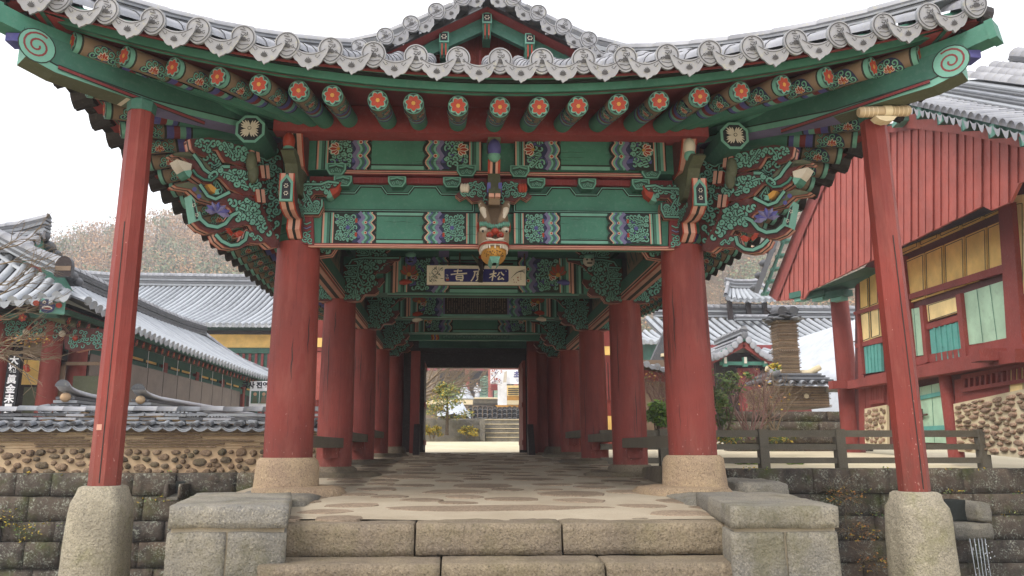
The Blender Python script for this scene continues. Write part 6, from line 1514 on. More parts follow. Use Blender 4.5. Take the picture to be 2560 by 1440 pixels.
# cobbled masonry panels
def cobble(pts, n, seed):
    m = MB(); wq(m, pts, -.02, .03, PLASTER); a, b, c, d = pts
    fn = lambda s, t, k: fw(lerp(lerp(a[0], b[0], s / 100), lerp(d[0], c[0], s / 100), t / 100), lerp(lerp(a[1], b[1], s / 100), lerp(d[1], c[1], s / 100), t / 100), .03 + k)
    q = (.55 if n > 50 else .9); fieldstones(m, fn, 2, 98, 2, 98, 3.2 * q * 1.7, 6.6 * q * 1.7, n, seed, (COBBLE, COBBLE, STONE_C), 1.25, .035)
    m.build('cobbled_base', barn)
cobble([(2388, 1010), (2600, 965), (2600, 1150), (2400, 1128)], 150, 3); cobble([(2165, 1022), (2220, 1012), (2222, 1114), (2166, 1108)], 45, 4)
# overhanging plank skirt of the gable: its own plane further out
fg = pix_fn(P0 + nw * .75, nw); dg = .75
def gp(x, y, c=0): return fg(x, y, c)
topL = [(1936, 742), (1968, 662), (2005, 568), (2060, 445), (2130, 335), (2285, 312)]; topR = [(2420, 332), (2600, 372), (2800, 420)]
def topy(x):
    T = topL + topR
    for (a, b), (c, d) in zip(T, T[1:]):
        if a <= x <= c: return lerp(b, d, (x - a) / (c - a))
    return 420
boty = lambda x: (752 + (x - 1950) * -.06 if x < 2010 else (722 if x < 2012 else 735 - .49 * (x - 2010))) if x < 2470 else (530 - .42 * (x - 2470) if x < 2536 else 465 - .45 * (x - 2536))
m = MB(); x = 1940.; k = 0
while x < 2760:
    w = 11 * (1 + (x - 1940) / 520); t0, t1 = topy(x), topy(x + w - 1.2)
    b0, b1 = boty(x), boty(x + w - 1.2)
    if b0 > t0 + 4: m.prism([gp(x, t0, .008 * (k % 3)), gp(x + w - 1.0, t1, .008 * (k % 3)), gp(x + w - 1.0, b1, .008 * (k % 3)), gp(x, b0, .008 * (k % 3))], inw * .04, PLANK, PLANK)
    m.prism([gp(x - 1.6, topy(x - 2) + 2, .028), gp(x + 1.2, topy(x + 1) + 2, .028), gp(x + 1.2, boty(x + 1) - 3, .028), gp(x - 1.6, boty(x - 2) - 3, .028)], inw * .02, PLANK, TIMBER)
    x += w; k += 1
m.build('plank_gable', barn)
m = MB(); P = [(p[0] - 10, p[1] - 4) for p in topL] ; Q = [(p[0] + 12, p[1] + 10) for p in topL]
m.grid([[gp(a, b, .05) for a, b in P], [gp(a, b, .05) for a, b in Q]], TIMBER, False); P = [(2285, 262), (2420, 284), (2600, 316), (2800, 356)]; Q = [(2275, 318), (2420, 336), (2600, 376), (2800, 424)]
m.grid([[gp(a, b, .06) for a, b in P], [gp(a, b, .06) for a, b in Q]], PLANK, False); m.build('bargeboard', barn)
m = MB()                                                            # verge: dark tile edge and green battens down the far slope
for i in range(14):
    t = i / 13; k = t * (len(topL) - 1); j = min(len(topL) - 2, int(k)); a = (lerp(topL[j][0], topL[j + 1][0], k - j) - 24, lerp(topL[j][1], topL[j + 1][1], k - j) - 14)
    c = gp(a[0], a[1], .25); m.ball(c + V((0, 0, .1)), (.16, .16, .1), TILE_D, 10, 6); m.box(gp(a[0] + 12, a[1] + 6, .12), (.18, .28, .07), TEAL, Matrix.Rotation(radians(-8.8), 3, 'Z'))
m.grid([[gp(p[0] - 26, p[1] - 12, .3) for p in topL], [gp(p[0] - 12, p[1] - 8, .3) for p in topL]], TILE_D, False); m.grid([[gp(p[0] - 14, p[1] - 6, .2) for p in topL], [gp(p[0] - 6, p[1] - 2, .2) for p in topL]], GREEN_D, False); m.build('verge_tiles', barn)
# roof towards us: tile ends along the near verge, slope behind
m = MB(); A = gp(2285, 246, .1); B = gp(2800, 352, .1); 
for i in range(26):
    c = A.lerp(B, (i + .5) / 26) + nw * .3; tile_row(m, [c, c + inw * .5 + V((0, 0, .02)), c + inw * 1.2 + V((0, 0, .05))], .085, TILE_P, side=(B - A).normalized()); c2 = A.lerp(B, (i + 1) / 26) + nw * .32 - V((0, 0, .05)); d = (B - A) / 52
    tp = [c2 + d * q * .9 + V((0, 0, .03 * q * q)) for q in (-1, -.5, 0, .5, 1)]; bt = [p - V((0, 0, .09 * (1 - q * q) + .01)) for p, q in zip(tp, (-1, -.5, 0, .5, 1))]; m.strip(tp, bt, TILE_P)
A2, B2 = A + inw * .2 + V((0, 0, .08)), B + inw * .2 + V((0, 0, .08))
for k in range(6): m.beam(A2 + inw * (.12 * k) + V((0, 0, .035 * k)), B2 + inw * (.12 * k) + V((0, 0, .035 * k)), .22, .025, TILE if k % 2 else TILE_D)
for k in range(3):
    q = A2 + inw * (.75 + .2 * k) + V((0, 0, .24 + .07 * k)); q2 = B2 + inw * (.75 + .2 * k) + V((0, 0, .24 + .07 * k)); n = 22
    tile_row(m, [q.lerp(q2, i / n) for i in range(n + 1)], .1, TILE_P)
m.grid([[A2 + inw * .6 + V((0, 0, .18)), B2 + inw * .6 + V((0, 0, .18))], [A2 + inw * 6 + V((0, 0, .4)), B2 + inw * 6 + V((0, 0, .4))]], TILE_D, False)
m.build('roof_tiles', barn); ridge('roof_ridge', [A2 + inw * 1.5 + V((0, 0, .40)), B2 + inw * 1.5 + V((0, 0, .40))], .3, .16, barn, TILE_D, TILE_P, 4)
m = MB()
for i in range(7):
    c = A.lerp(B, (i + .4) / 7) + nw * .12 - V((0, 0, .13)); m.box(c, (.24, .16, .12), GREEN_D, Matrix.Rotation(radians(-8.8), 3, 'Z')); m.box(c + nw * .13 - dirw * .05, (.02, .1, .16), TEAL, Matrix.Rotation(radians(-8.8), 3, 'Z'))
m.beam(A + nw * .14 - V((0, 0, .06)), B + nw * .14 - V((0, 0, .06)), .08, .05, GREEN_D); m.build('purlin_end', barn)
# shaded eave soffit over the far corner
m = MB(); c0, c1 = fw(2130, 720, 0), fw(2560, 480, 0); 
m.mesh([gp(1985, 742, -.1), gp(2150, 668, -.1), fw(2215, 672, .0), c0 + inw * .1], [(0, 1, 2, 3)], GREEN_D)
for k in range(3): a = fw(2120 - 20 * k, 735, .2 + .25 * k); m.box(a, (.3, .5, .14), GREEN_D, Matrix.Rotation(.4, 3, 'Z')); m.box(a - V((0, 0, .12)), (.2, .3, .08), TEAL, Matrix.Rotation(.4, 3, 'Z'))
m.build('eave_soffit', barn)
m = MB(); a = fw(2095, 970, .6)                                     # small balcony rail by the far corner
q0 = atY(2092, 972, 17.6); m.bx(q0.x, q0.x + .8, 17.4, 18.2, q0.z - .04, q0.z + .06, GREYWOOD)
for dx in (.05, .42): m.bx(q0.x + dx, q0.x + dx + .11, 17.45, 17.56, q0.z, q0.z + .5, GREYWOOD)
for dz in (.2, .36): m.bx(q0.x + .05, q0.x + .8, 17.48, 17.53, q0.z + dz, q0.z + dz + .05, GREYWOOD)
m.build('balcony_rail', barn)

# ---- kitchen hall with smoke vent, behind
kit = thing('kitchen_hall', 'grey-roofed hall with a small roofed smoke vent astride its ridge, behind the chimney', 'hall', (10, 30, 1.6))
yr, ye = 34., 28.; z1 = atY(1950, 790, yr).z; z0 = atY(1950, 885, ye).z; xa, xb = atY(1690, 790, yr).x, atY(2200, 790, yr).x
m = MB(); tiled_slope(m, lambda t: V((lerp(xa - 1, xb + .5, t), ye, z0)), lambda t: V((lerp(xa - 1.5, xb, t), yr, z1 - .1)), 30, TILE_M, TILE_D, .1, .14, 7); m.build('roof_tiles', kit)
ridge('roof_ridge', [(xa - 1, yr, z1 - .1), (xb, yr, z1 - .12)], .45, .45, kit, TILE, TILE_P, 4)
m = MB(); m.bx(xa - 1, xb, ye + 1.2, ye + 1.5, 1.4, z0 + .5, SOFFIT); m.bx(xa - 1, xb, ye + .3, ye + .5, z0 - .3, z0 - .1, TIMBER); m.build('wall', kit)
vx = atY(1868, 760, yr - .3).x; m = MB(); zb, zt_ = atY(1868, 795, yr - .3).z, atY(1868, 752, yr - .3).z
for dx in (-.85, .0, .75): m.bx(vx + dx - .09, vx + dx + .09, yr - .5, yr - .3, zb - .1, zt_, DARKWOOD)
m.bx(vx - 1., vx + 1., yr - .5, yr - .3, zt_, zt_ + .15, DARKWOOD); m.bx(vx - .95, vx + .95, yr + .4, yr + .5, zb - .1, zt_, DARKWOOD); m.build('vent_frame', kit)
ez, rz = atY(1868, 750, yr - 1).z, atY(1868, 722, yr).z; m = MB(); tiled_slope(m, lambda t: V((vx + lerp(-1.25, 1.25, t), yr - 1., ez + .12 * (2 * t - 1) ** 4)), lambda t: V((vx + lerp(-.75, .75, t), yr, rz)), 9, TILE_M, TILE_D, .095, .14, 5); m.build('vent_roof', kit)
ridge('vent_ridge', [(vx - .85, yr, rz + .1), (vx - .4, yr, rz + .02), (vx + .4, yr, rz + .02), (vx + .85, yr, rz + .1)], .3, .32, kit, TILE, TILE_P, 4)
for s in (-1, 1): ridge('vent_ridge', [(vx + s * .75, yr - .1, rz + .15), (vx + s * 1.0, yr - .55, lerp(rz, ez, .5) + .05), (vx + s * 1.2, yr - .95, ez + .15)], .2, .12, kit, TILE, TILE_P, 2)
ridge('vent_ridge', [(vx - .9, yr - 1.1, zb - .25), (vx + .9, yr - 1.1, zb - .25)], .3, .16, kit, TILE, TILE_P, 2)
# small gabled porch in front of it
po = thing('gabled_porch', 'small red porch with tiled gable and green truss in front of the kitchen hall', 'porch', (8, 24, 1.5))
yp_ = 24.; ap_ = atY(1858, 838, yp_); le, re = atY(1760, 893, yp_), atY(1945, 897, yp_); m = MB()
for s, e in ((-1, le), (1, re)):
    for k in range(9):
        t = k / 8; c = ap_.lerp(e, t) - V((0, 0, .22 * sin(pi * t))); tile_row(m, [c + V((0, -.1, 0)), c + V((0, .5, 0)), c + V((0, 2.5, 0))], .1, TILE_P, side=(1, 0, 0)); m.ball(c + V((0, -.1, 0)), (.11, .02, .11), TILE_P, 10, 6)
        c2 = c + V((s * .12, -.08, -.1)); m.ball(c2, (.12, .02, .07), TILE, 8, 5)
    P = [ap_.lerp(e, k / 8) - V((0, 0, .22 * sin(pi * k / 8) + .06)) for k in range(9)]; m.grid([[p + V((0, y_, 0)) for p in P] for y_ in (0, 2.5)], TILE_D)
m.build('roof_tiles', po); ridge('roof_ridge', [(ap_.x, yp_ - .1, ap_.z + .02), (ap_.x, yp_ + 2.5, ap_.z)], .26, .16, po, TILE, TILE_P, 2)
m = MB()
for s, e in ((-1, le), (1, re)): m.beam(ap_ + V((0, .05, -.28)), e + V((-s * .1, .05, -.18)), .12, .2, TIMBER); m.beam(ap_ + V((0, -.02, -.14)), e + V((0, -.02, -.12)), .1, .05, GREEN)
for q in (1812, 1862, 1912): c = atY(q, 905, yp_ + .1); m.box(c, (.14, .12, .3), GREEN); m.box(c + V((0, -.07, .05)), (.08, .03, .2), WHITE)
a, b = atY(1800, 908, yp_ + .15), atY(1930, 908, yp_ + .15); m.bx(a.x, b.x, yp_ + .1, yp_ + .22, a.z - .06, a.z + .05, GREEN); m.build('truss', po)
m = MB(); a, b = atY(1790, 930, yp_ + .6), atY(1960, 1080, yp_ + .6); m.bx(a.x, b.x, yp_ + .6, yp_ + .8, 1.4, ap_.z - .5, DARKWOOD); c, d = atY(1845, 920, yp_ + .5), atY(1905, 1000, yp_ + .5); m.bx(c.x, d.x, yp_ + .5, yp_ + .6, 1.4, c.z, SOFFIT); m.build('wall', po)
# brown shed roofs glimpsed between the columns
sh = thing('tiled_shed', 'brown shed under a small curved tile roof seen between the right columns', 'shed', (5, 22, 1.5)); ysd = 21.
a, b = atY(1588, 893, ysd), atY(1690, 935, ysd); m = MB(); tiled_slope(m, lambda t: V((lerp(a.x - 1.6, b.x + .8, t), ysd, lerp(a.z + .28, b.z - .12, t))), lambda t: V((lerp(a.x - 1.4, b.x + .6, t), ysd + 1.6, lerp(a.z + .6, b.z + .18, t))), 12, TILE, TILE_D, .085, .1, 4); m.build('roof_tiles', sh)
m = MB(); m.bx(a.x - 2., b.x + .8, ysd + .5, ysd + .7, 1.4, a.z - .02, BROWN); m.prism([(a.x - 2, ysd + .42, a.z - .25), (b.x + .8, ysd + .42, b.z - .32), (b.x + .8, ysd + .42, b.z - .12), (a.x - 2, ysd + .42, a.z + .1)], (0, .1, 0), TIMBER, TIMBER); m.bx(a.x - .95, a.x - .86, ysd + .4, ysd + .5, 1.4, a.z - .1, YWALL); m.build('wall', sh)
vb = thing('dark_gable', 'dark stepped gable verge with pale battens seen right of the second right column', 'roof', (6.5, 26, 4)); m = MB(); q0, q1 = atY(1643, 905, 24), atY(1690, 790, 24); m.beam(q0 + V((-.1, 0, -.4)), q1 + V((.3, 0, .3)), .6, .25, TILE_D, up=(0, 1, 0))
for i in range(6): c = q0.lerp(q1, i / 5); m.box(c + V((.08, -.2, -.1)), (.26, .2, .09), PLASTER)
m.build('verge', vb)
fr = thing('tiled_hall', 'far pale tile roof glimpsed just right of the second right column', 'hall', (8, 50, 2)); m = MB(); a, b = atY(1590, 855, 45), atY(1680, 855, 45); zt2 = atY(1640, 828, 50).z; tiled_slope(m, lambda t: V((lerp(a.x - 2, b.x + 3, t), 45, a.z)), lambda t: V((lerp(a.x - 2, b.x + 3, t), 50, zt2)), 16, TILE_M, TILE_D, .14, .1, 5); m.bx(a.x - 2, b.x + 3, 46, 46.3, 1.5, a.z, GREEN_D); m.build('roof_tiles', fr)
# red and yellow hall wall seen between the right columns
rh = thing('lattice_hall', 'red hall wall with slatted window seen between the second and third right columns', 'hall', (4.3, 20, 1.4)); yrh = 19.5
m = MB(); x0 = atY(1490, 900, yrh).x; x1 = atY(1560, 900, yrh).x; m.bx(x0, x1, yrh, yrh + .3, 1.3, 4.6, COLRED)
for pa, pb, mt in (((1500, 866), (1535, 888), YWALL), ((1500, 1040), (1535, 1074), YWALL), ((1504, 906), (1530, 1000), DARKWOOD)): a, b = atY(pa[0], pa[1], yrh), atY(pb[0], pb[1], yrh); m.bx(a.x, b.x, yrh - .02, yrh, b.z, a.z, mt)
for q in (1509, 1516, 1523): a, b = atY(q, 906, yrh - .03), atY(q, 1000, yrh - .03); m.bx(a.x - .02, a.x + .02, yrh - .04, yrh - .02, b.z, a.z, TIMBER)
m.build('wall', rh)
lh = thing('lattice_hall', 'red hall wall with small yellow panel seen between the two nearest left columns', 'hall', (-4, 20, 1.4)); yl2 = 19.; m = MB(); x0, x1 = atY(740, 900, yl2).x, atY(840, 900, yl2).x; m.bx(x0, x1, yl2, yl2 + .3, 1.3, 5.2, COLRED); a, b = atY(782, 880, yl2), atY(806, 1000, yl2); m.bx(a.x, b.x, yl2 - .03, yl2, b.z, a.z, PLANK); c, d = atY(790, 845, yl2), atY(806, 868, yl2); m.bx(c.x, d.x, yl2 - .03, yl2, d.z, c.z, YWALL); m.bx(x0, x1, yl2 - .05, yl2, a.z + .02, a.z + .1, TIMBER); m.build('wall', lh)

# ---- chimney of stacked tiles
ch = thing('tile_chimney', 'square chimney of stacked brown roof tiles with a tiled cap', 'chimney', atY(1982, 930, 19.)); yc_ = 18.6
def layered(m, x0, x1, y0, y1, z0, z1, n, rnd, mats, out=.03, sk=0.):
    for k in range(n):
        za, zb = lerp(z0, z1, k / n), lerp(z0, z1, (k + 1) / n); o = rnd.uniform(0, out) - out / 2
        m.bx(x0 - o, x1 + o, y0 - o, y1 + o, za, zb - (zb - za) * .5, mats[k % len(mats)]); m.bx(x0 + .025, x1 - .025, y0 + .025, y1 - .025, zb - (zb - za) * .5, zb, MUD)
tl, br = atY(1944, 806, yc_), atY(2004, 935, yc_); rr = random.Random(3); m = MB(); cw = br.x - tl.x
layered(m, tl.x, br.x, yc_, yc_ + cw, br.z - .1, tl.z, 38, rr, (CLAYTILE, CLAYTILE, STONE_C), .04)
zz = atY(1975, 879, yc_).z; 
for i in range(9): m.tube([(tl.x + cw * (i + .1) / 9, yc_ - .03, zz), (tl.x + cw * (i + .5) / 9, yc_ - .03, zz + .03), (tl.x + cw * (i + .9) / 9, yc_ - .03, zz)], .012, BROWN, 5)
m.build('shaft', ch)
m = MB(); xc_, ycc = (tl.x + br.x) / 2, yc_ + cw / 2; zt = tl.z
m.bx(tl.x - .04, br.x + .04, yc_ - .04, yc_ + cw + .04, zt, zt + .05, STONE_D)
for k in range(26):
    a = 2 * pi * k / 26; r = .36 * cw / .6 + rr.uniform(-.03, .06); p = V((xc_ + r * cos(a) * 1.15, ycc + r * sin(a) * 1.15, zt + .12 + rr.uniform(-.04, .05))); m.ball(p, (rr.uniform(.1, .15), rr.uniform(.1, .14), .035), rr.choice((TILE_D, TILE_D, TILE)), 8, 5, Matrix.Rotation(rr.uniform(-.5, .5), 3, 'X'))
for k in range(14): a = 2 * pi * k / 14; m.ball((xc_ + .25 * cos(a), ycc + .25 * sin(a), zt + .22 + rr.uniform(-.02, .03)), (.14, .13, .03), TILE_D, 8, 5)
for s in (-1, 1): m.tube([(xc_ + s * .14, ycc - .35, zt + .28), (xc_ + s * .14, ycc + .1, zt + .34)], .12, TILE_D, 12); 0
for s in (-1, 1): m.tube([(xc_ + s * .3, ycc, zt + .25), (xc_ + s * .42, ycc, zt + .38)], .025, DARKWOOD, 5)
m.build('cap', ch)
m = MB(); a, b = atY(1925, 965, yc_ - .3), atY(2078, 1018, yc_ - .3); layered(m, a.x, b.x, yc_ - .3, yc_ + 1.3, b.z, a.z, 13, rr, (CLAYTILE, STONE_C), .04); cf = Cv(m, plane_fn((atY(2017, 990, yc_ - .36).x, yc_ - .34, atY(2017, 990, yc_ - .36).z), (1, 0, 0), (0, 0, 1)), .003, .002); cf.disc(0, 0, .06, PLASTER, 10)
for s in (-1, 1): cf.stroke([(s * .18, .09), (s * .1, .05), (s * .08, 0), (s * .1, -.05), (s * .18, -.09)], .03, BROWN)
m.build('base', ch)
m = MB(); drop_caps(m, a.x - .15, b.x + .12, yc_ - .5, a.z + .05, .26, .075, 'x', TILE); n = 7
for k in range(5): z = a.z + .12 + .06 * k; ins = .12 + .12 * k; m.bx(a.x - .15 + ins * .6, b.x + .12 - ins * .3, yc_ - .5 + ins, yc_ + 1.5 - ins, z, z + .04, TILE if k % 2 else TILE_D)
m.tube([(a.x + .1, yc_ + .1, a.z + .46), (lerp(a.x, b.x, .4), yc_ + .1, a.z + .36), (b.x - .3, yc_ + .1, a.z + .36), (b.x - .0, yc_ + .1, a.z + .5)], .075, PLASTER, 8); m.ball((a.x + .12, yc_ - .35, a.z + .32), (.14, .14, .12), TILE, 10, 8); m.ball((a.x + .12, yc_ - .3, a.z + .48), (.12, .12, .08), TILE_D, 10, 8)
m.build('base_roof', ch)
m = MB(); a, b = atY(1820, 1028, yc_ - .8), atY(2150, 1090, yc_ - .8); rr = random.Random(5)
ashlar(m, a.x, b.x + .3, yc_ - .8, 1.3, a.z, .22, rr, GRAN_G if False else WALLST, 0, .6, 1.6); tag(m.build('stone_terrace'), 'dark stone terrace wall carrying the tile chimney', 'stone wall')
# white tarpaulin shelter
m = MB(); A = [atY(2135, 800, 23), atY(2080, 845, 23), atY(2020, 905, 23), atY(1960, 955, 23.)]; rows = []
for p in A: rows.append([p + V((0, 0, 0)), p + V((.1, -.8, -.25)), p + V((.2, -1.2, -.7)), V((p.x + .25, 21.6, 1.4))])
m.grid(rows, SHEET); B = [V((p.x + 3.5, p.y, p.z + .2)) for p in A[:1]]; m.grid([[A[0], A[0] + V((.2, -1.2, -.7)), V((A[0].x + .25, 21.6, 1.4))], [B[0], B[0] + V((0, -1.2, -.7)), V((B[0].x, 21.6, 1.4))]], SHEET)
m.grid([[p for p in A], [V((p.x, p.y + 4, p.z)) for p in A]], SHEET); m.tube([A[1] + V((.0, -.9, -.3)), A[0] + V((1.5, -.9, -.1))], .015, IRON, 5); tag(m.build('white_tent'), 'white tarpaulin shelter sloping between the chimney and the planked hall', 'tent')
# ================================================================== court beyond the gate
def sp(px_, py_, y): return atY(px_, py_, y)
GZ = 1.66
m = MB(); yw_ = 25.; a, b = sp(1040, 1050, yw_), sp(1204, 1085, yw_); m.bx(a.x - 2, b.x, yw_, yw_ + 1.5, GZ - .1, a.z, GRAN_G); tag(m.build('court_wall'), 'low grey stone terrace wall left of the far steps, behind the shrubs', 'stone wall')
cs = thing('court_steps', 'five pale stone steps seen far off through the gate', 'steps', sp(1255, 1105, 24.5))
x0, x1 = sp(1214, 1080, 24.6).x, sp(1345, 1080, 24.6).x
for i in range(5):
    zt = sp(1250, 1094 - 11 * i, 24.4 + .3 * i).z; m = MB(); m.bx(x0, x1, 24.4 + .3 * i, 26.5, GZ - .1, zt, GRAN_G); m.bx(x0, x1, 24.38 + .3 * i, 24.6 + .3 * i, zt, zt + .02, PLASTER); m.build('step', cs)
m = MB(); m.bx(x0 - .2, x0 - .03, 24.2, 26, GZ, sp(1210, 1050, 24.4).z, GRAN_G); m.bx(x0 - .35, x0 - .2, 24.3, 24.6, GZ, sp(1210, 1063, 24.4).z, GRAN_G); m.build('side_stone', cs)
# stacks of spare roof tiles
z0 = sp(1250, 1052, 29).z; z1 = sp(1250, 1015, 29).z; tw = sp(1187.3, 1030, 29).x - sp(1175, 1030, 29).x; xs0 = sp(1176, 1030, 29).x; so = None
for i in range(14):
    if so is None:
        m = MB(); r = tw * .42
        for k in range(7):
            zz = (z1 - z0) * k / 7; A = [pi * j / 8 for j in range(9)]; h = (z1 - z0) / 7
            for yy in (0,): m.mesh([(r * cos(t), yy, zz + h * (.4 + .75 * sin(t))) for t in A] + [(r * cos(t), .5, zz + h * (.4 + .75 * sin(t))) for t in A] + [(r * cos(t) * .9, yy, zz + h * (.75 * sin(t) * .8)) for t in A], [(j, j + 1, 10 + j, 9 + j) for j in range(8)] + [(j, j + 1, 19 + j, 18 + j) for j in range(8)], TILE if k % 2 else TILE_D, True)
        m.bx(-r * .8, r * .8, .06, .5, 0, (z1 - z0) * .9, DARKWOOD); so = m.build('tile_stack'); so.location = (xs0, 29, z0); tag(so, 'grey stack of spare roof tiles standing in the row above the far steps', 'tile stack', 'stacks of spare roof tiles')
    else: d = dup(so, None, (xs0 + tw * i, 29 + RND.uniform(0, .1), z0 - RND.uniform(0, .05)))
m = MB(); m.bx(x0 - 3.5, x1 + 1, 26.6, 32, GZ, z0, GRAN_G); struct(m.build('court_terrace_ground'))
# tarpaulin heap
m = MB(); rows = []
for j in range(5):
    rows.append([sp(1092 + 85 * i / 8, 1056, 28) + V((0, .5 * j, (.95 * sin(pi * (i + .7) / 9.4) ** .5 + .1 * sin(i * 2.1 + j)) * sin(pi * (j + .6) / 5) * .85)) for i in range(9)])
m.grid(rows, SHEET); tag(m.build('tarpaulin_heap'), 'white tarpaulin heap behind the small pine, seen through the gate', 'tarpaulin')
# main hall far away
mh = thing('main_hall', 'distant red-columned hall with green lattice door seen through the gate', 'hall', sp(1200, 1000, 80)); yh = 80.
def rectp(m, p, q, y, mat, d=.1): a, b = sp(p[0], p[1], y), sp(q[0], q[1], y); m.bx(a.x, b.x, y - d, y, b.z, a.z, mat)
m = MB(); rectp(m, (1100, 880), (1400, 998), yh + 2, DARKWOOD, .3); rectp(m, (1060, 890), (1400, 928), yh + 1, SOFFIT, .3); m.build('wall', mh)
m = MB(); rectp(m, (1150, 1001), (1330, 1014), yh - 2, GRAN_G, 4); rectp(m, (1182, 1000), (1330, 1003), yh - 3, PLASTER, 4); m.build('platform', mh)
for px_ in (1168, 1226, 1290):
    m = MB(); a, b = sp(px_, 995, yh), sp(px_, 915, yh); m.tube([a, b], .25, PLANK, 12); m.bx(a.x - .45, a.x + .45, yh - .4, yh + .4, a.z - .3, a.z + .05, PAPER); m.build('column', mh)
m = MB(); rectp(m, (1200, 940), (1220, 996), yh + 1, MINT, .1)
for i in range(7): a, b = sp(1200.5, 941 + 7 * i, yh + .85), sp(1219.5, 946 + 7 * i, yh + .85); m.tube([a, b], .04, GREEN, 4); a, b = sp(1219.5, 941 + 7 * i, yh + .83), sp(1200.5, 946 + 7 * i, yh + .83); m.tube([a, b], .04, GREEN, 4)
m.build('lattice_door', mh)
m = MB(); rectp(m, (1235, 940), (1246, 998), yh + 1, MINT, .1); m.build('lattice_door', mh)
for y_, a_, b_ in ((yh - 6, (1066, 1000), (1182, 1012)),): m = MB(); rectp(m, a_, b_, y_, PLASTER, .5); rectp(m, (1066, 1012), (1085, 1024), y_, DARKWOOD, .4); m.build('terrace_edge', mh)
m = MB(); c = sp(1161, 992, 70); m.lathe([(.9, -.2), (.5, .5), (.05, 1.1)], c, SHEET, 10); tag(m.build('white_parasol'), 'small white cone-shaped cover beside the far red column', 'cover')
# monk in pale grey
m = MB(); f = sp(1193, 1000, 77); H = 1.62
m.lathe([(.20, 0), (.27, .05), (.25, .5), (.2, .85), (.22, 1.1), (.21, 1.3), (.09, 1.42), (.07, 1.46), (.1, 1.52), (.105, 1.6), (.08, 1.68), (.02, 1.71)], f, CLOTHW, 14)
for s in (-1, 1): m.tube([f + V((s * .2, 0, 1.32)), f + V((s * .3, -.02, 1.05)), f + V((s * .24, -.18, .85))], [.08, .09, .1], CLOTHW, 8); m.ball(f + V((s * .2, -.24, .84)), (.045, .05, .04), SKIN, 6, 5)
mk = m.build('person'); tag(mk, 'person in a long pale grey robe standing beside the green lattice door', 'person')
m = MB(); m.ball(f + V((0, -.015, 1.6)), (.108, .115, .13), SKIN, 12, 8); m.ball(f + V((0, -.135, 1.585)), (.018, .025, .025), SKIN, 6, 5); m.build('face', mk)
# banner and notice board
bt = thing('flower_banner', 'white banner with pink blossom and blue lettering hung across the notice gate', 'banner', sp(1265, 940, 40)); m = MB(); a, b = sp(1226, 924, 40), sp(1330, 960, 40); m.bx(a.x, b.x, 40, 40.04, b.z, a.z, PAPER); h = a.z - b.z; w = b.x - a.x
cv = Cv(m, plane_fn((a.x, 40, b.z), (1, 0, 0), (0, 0, 1)), .01, .004); rr = random.Random(4)
for _ in range(34): cv.disc(rr.uniform(0.02, .3) * w, rr.uniform(.05, .95) * h, rr.uniform(.02, .05), rr.choice((VERM, PINK, VIOLET)), 6)
cv.stroke([(0, .2 * h), (.1 * w, .5 * h), (.2 * w, .9 * h)], .03, BROWN); cv.poly([(.3 * w, .08 * h), (.38 * w, .1 * h), (.4 * w, .9 * h), (.33 * w, .8 * h)], WHITE)
text_mesh('초하루', h * .52, plane_fn((a.x + w * .8, 40, b.z + h * .62), (1, 0, 0), (0, 0, 1)), m, BLUE, .03, bold=.012); text_mesh('법회', h * .2, plane_fn((a.x + w * .68, 40, b.z + h * .22), (1, 0, 0), (0, 0, 1)), m, BLUE, .03); m.build('sheet', bt)
nb = thing('notice_gate', 'white post and orange notice board under the flower banner', 'notice board', sp(1265, 1013, 41)); m = MB()
for p, q, mt in (((1244, 958), (1267, 1013), PAPER), ((1267, 964), (1330, 990), YWALL_P), ((1267, 990), (1330, 1001), YEL), ((1267, 1001), (1330, 1012), PLASTER), ((1238, 1013), (1330, 1018), YEL)): rectp(m, p, q, 41, mt, .1)
for k in range(4): rectp(m, (1270, 970 + 5 * k), (1300 - 4 * (k % 2), 972 + 5 * k), 40.88, INK, .02)
rectp(m, (1228, 960), (1244, 976), 41.2, SOFFIT, .1); m.build('board', nb)
m = MB(); rectp(m, (1318, 900), (1340, 1040), 41.5, TIMBER, .3); rectp(m, (1226, 912), (1340, 924), 41.5, TIMBER, .3); m.build('frame', nb)

# ================================================================== plants
def leaves(m, c, r, n, size, mats, rnd, flat=.7):
    c = V(c); r = V(r) if not isinstance(r, (int, float)) else V((r, r, r))
    for _ in range(n):
        while True:
            q = V((rnd.uniform(-1, 1), rnd.uniform(-1, 1), rnd.uniform(-1, 1)))
            if .15 < q.length < 1: break
        p = c + V((q.x * r.x, q.y * r.y, q.z * r.z)); a = V((rnd.uniform(-1, 1), rnd.uniform(-1, 1), rnd.uniform(-.6, .6))).normalized(); b = a.orthogonal().normalized(); b = (b + a.cross(b) * rnd.uniform(-1, 1)).normalized(); s = size * rnd.uniform(.6, 1.3)
        m.mesh([p - a * s, p + b * s * .45, p + a * s, p - b * s * .45], [(0, 1, 2, 3)], rnd.choice(mats))
def branch(m, p, d, L, r, depth, rnd, mat, spread=.6, nb=3, grav=0., tips=None):
    pts = [V(p)]; d = V(d).normalized(); n = 4
    for i in range(n):
        d = (d + V((rnd.uniform(-1, 1), rnd.uniform(-1, 1), rnd.uniform(-1, 1))) * .16 + V((0, 0, grav * .1))).normalized(); pts.append(pts[-1] + d * L / n)
    m.tube(pts, [lerp(r, r * .55, i / n) for i in range(n + 1)], mat, 5 if r > .012 else 3, False)
    if depth == 0:
        if tips is not None: tips.append(pts[-1])
        return
    for k in range(nb):
        q = pts[rnd.choice((2, 3, 4))] if k else pts[-1]; nd_ = (d + V((rnd.uniform(-1, 1), rnd.uniform(-1, 1), rnd.uniform(-.8, 1))) * spread).normalized(); branch(m, q, nd_, L * rnd.uniform(.55, .8), r * .58, depth - 1, rnd, mat, spread, nb, grav, tips)
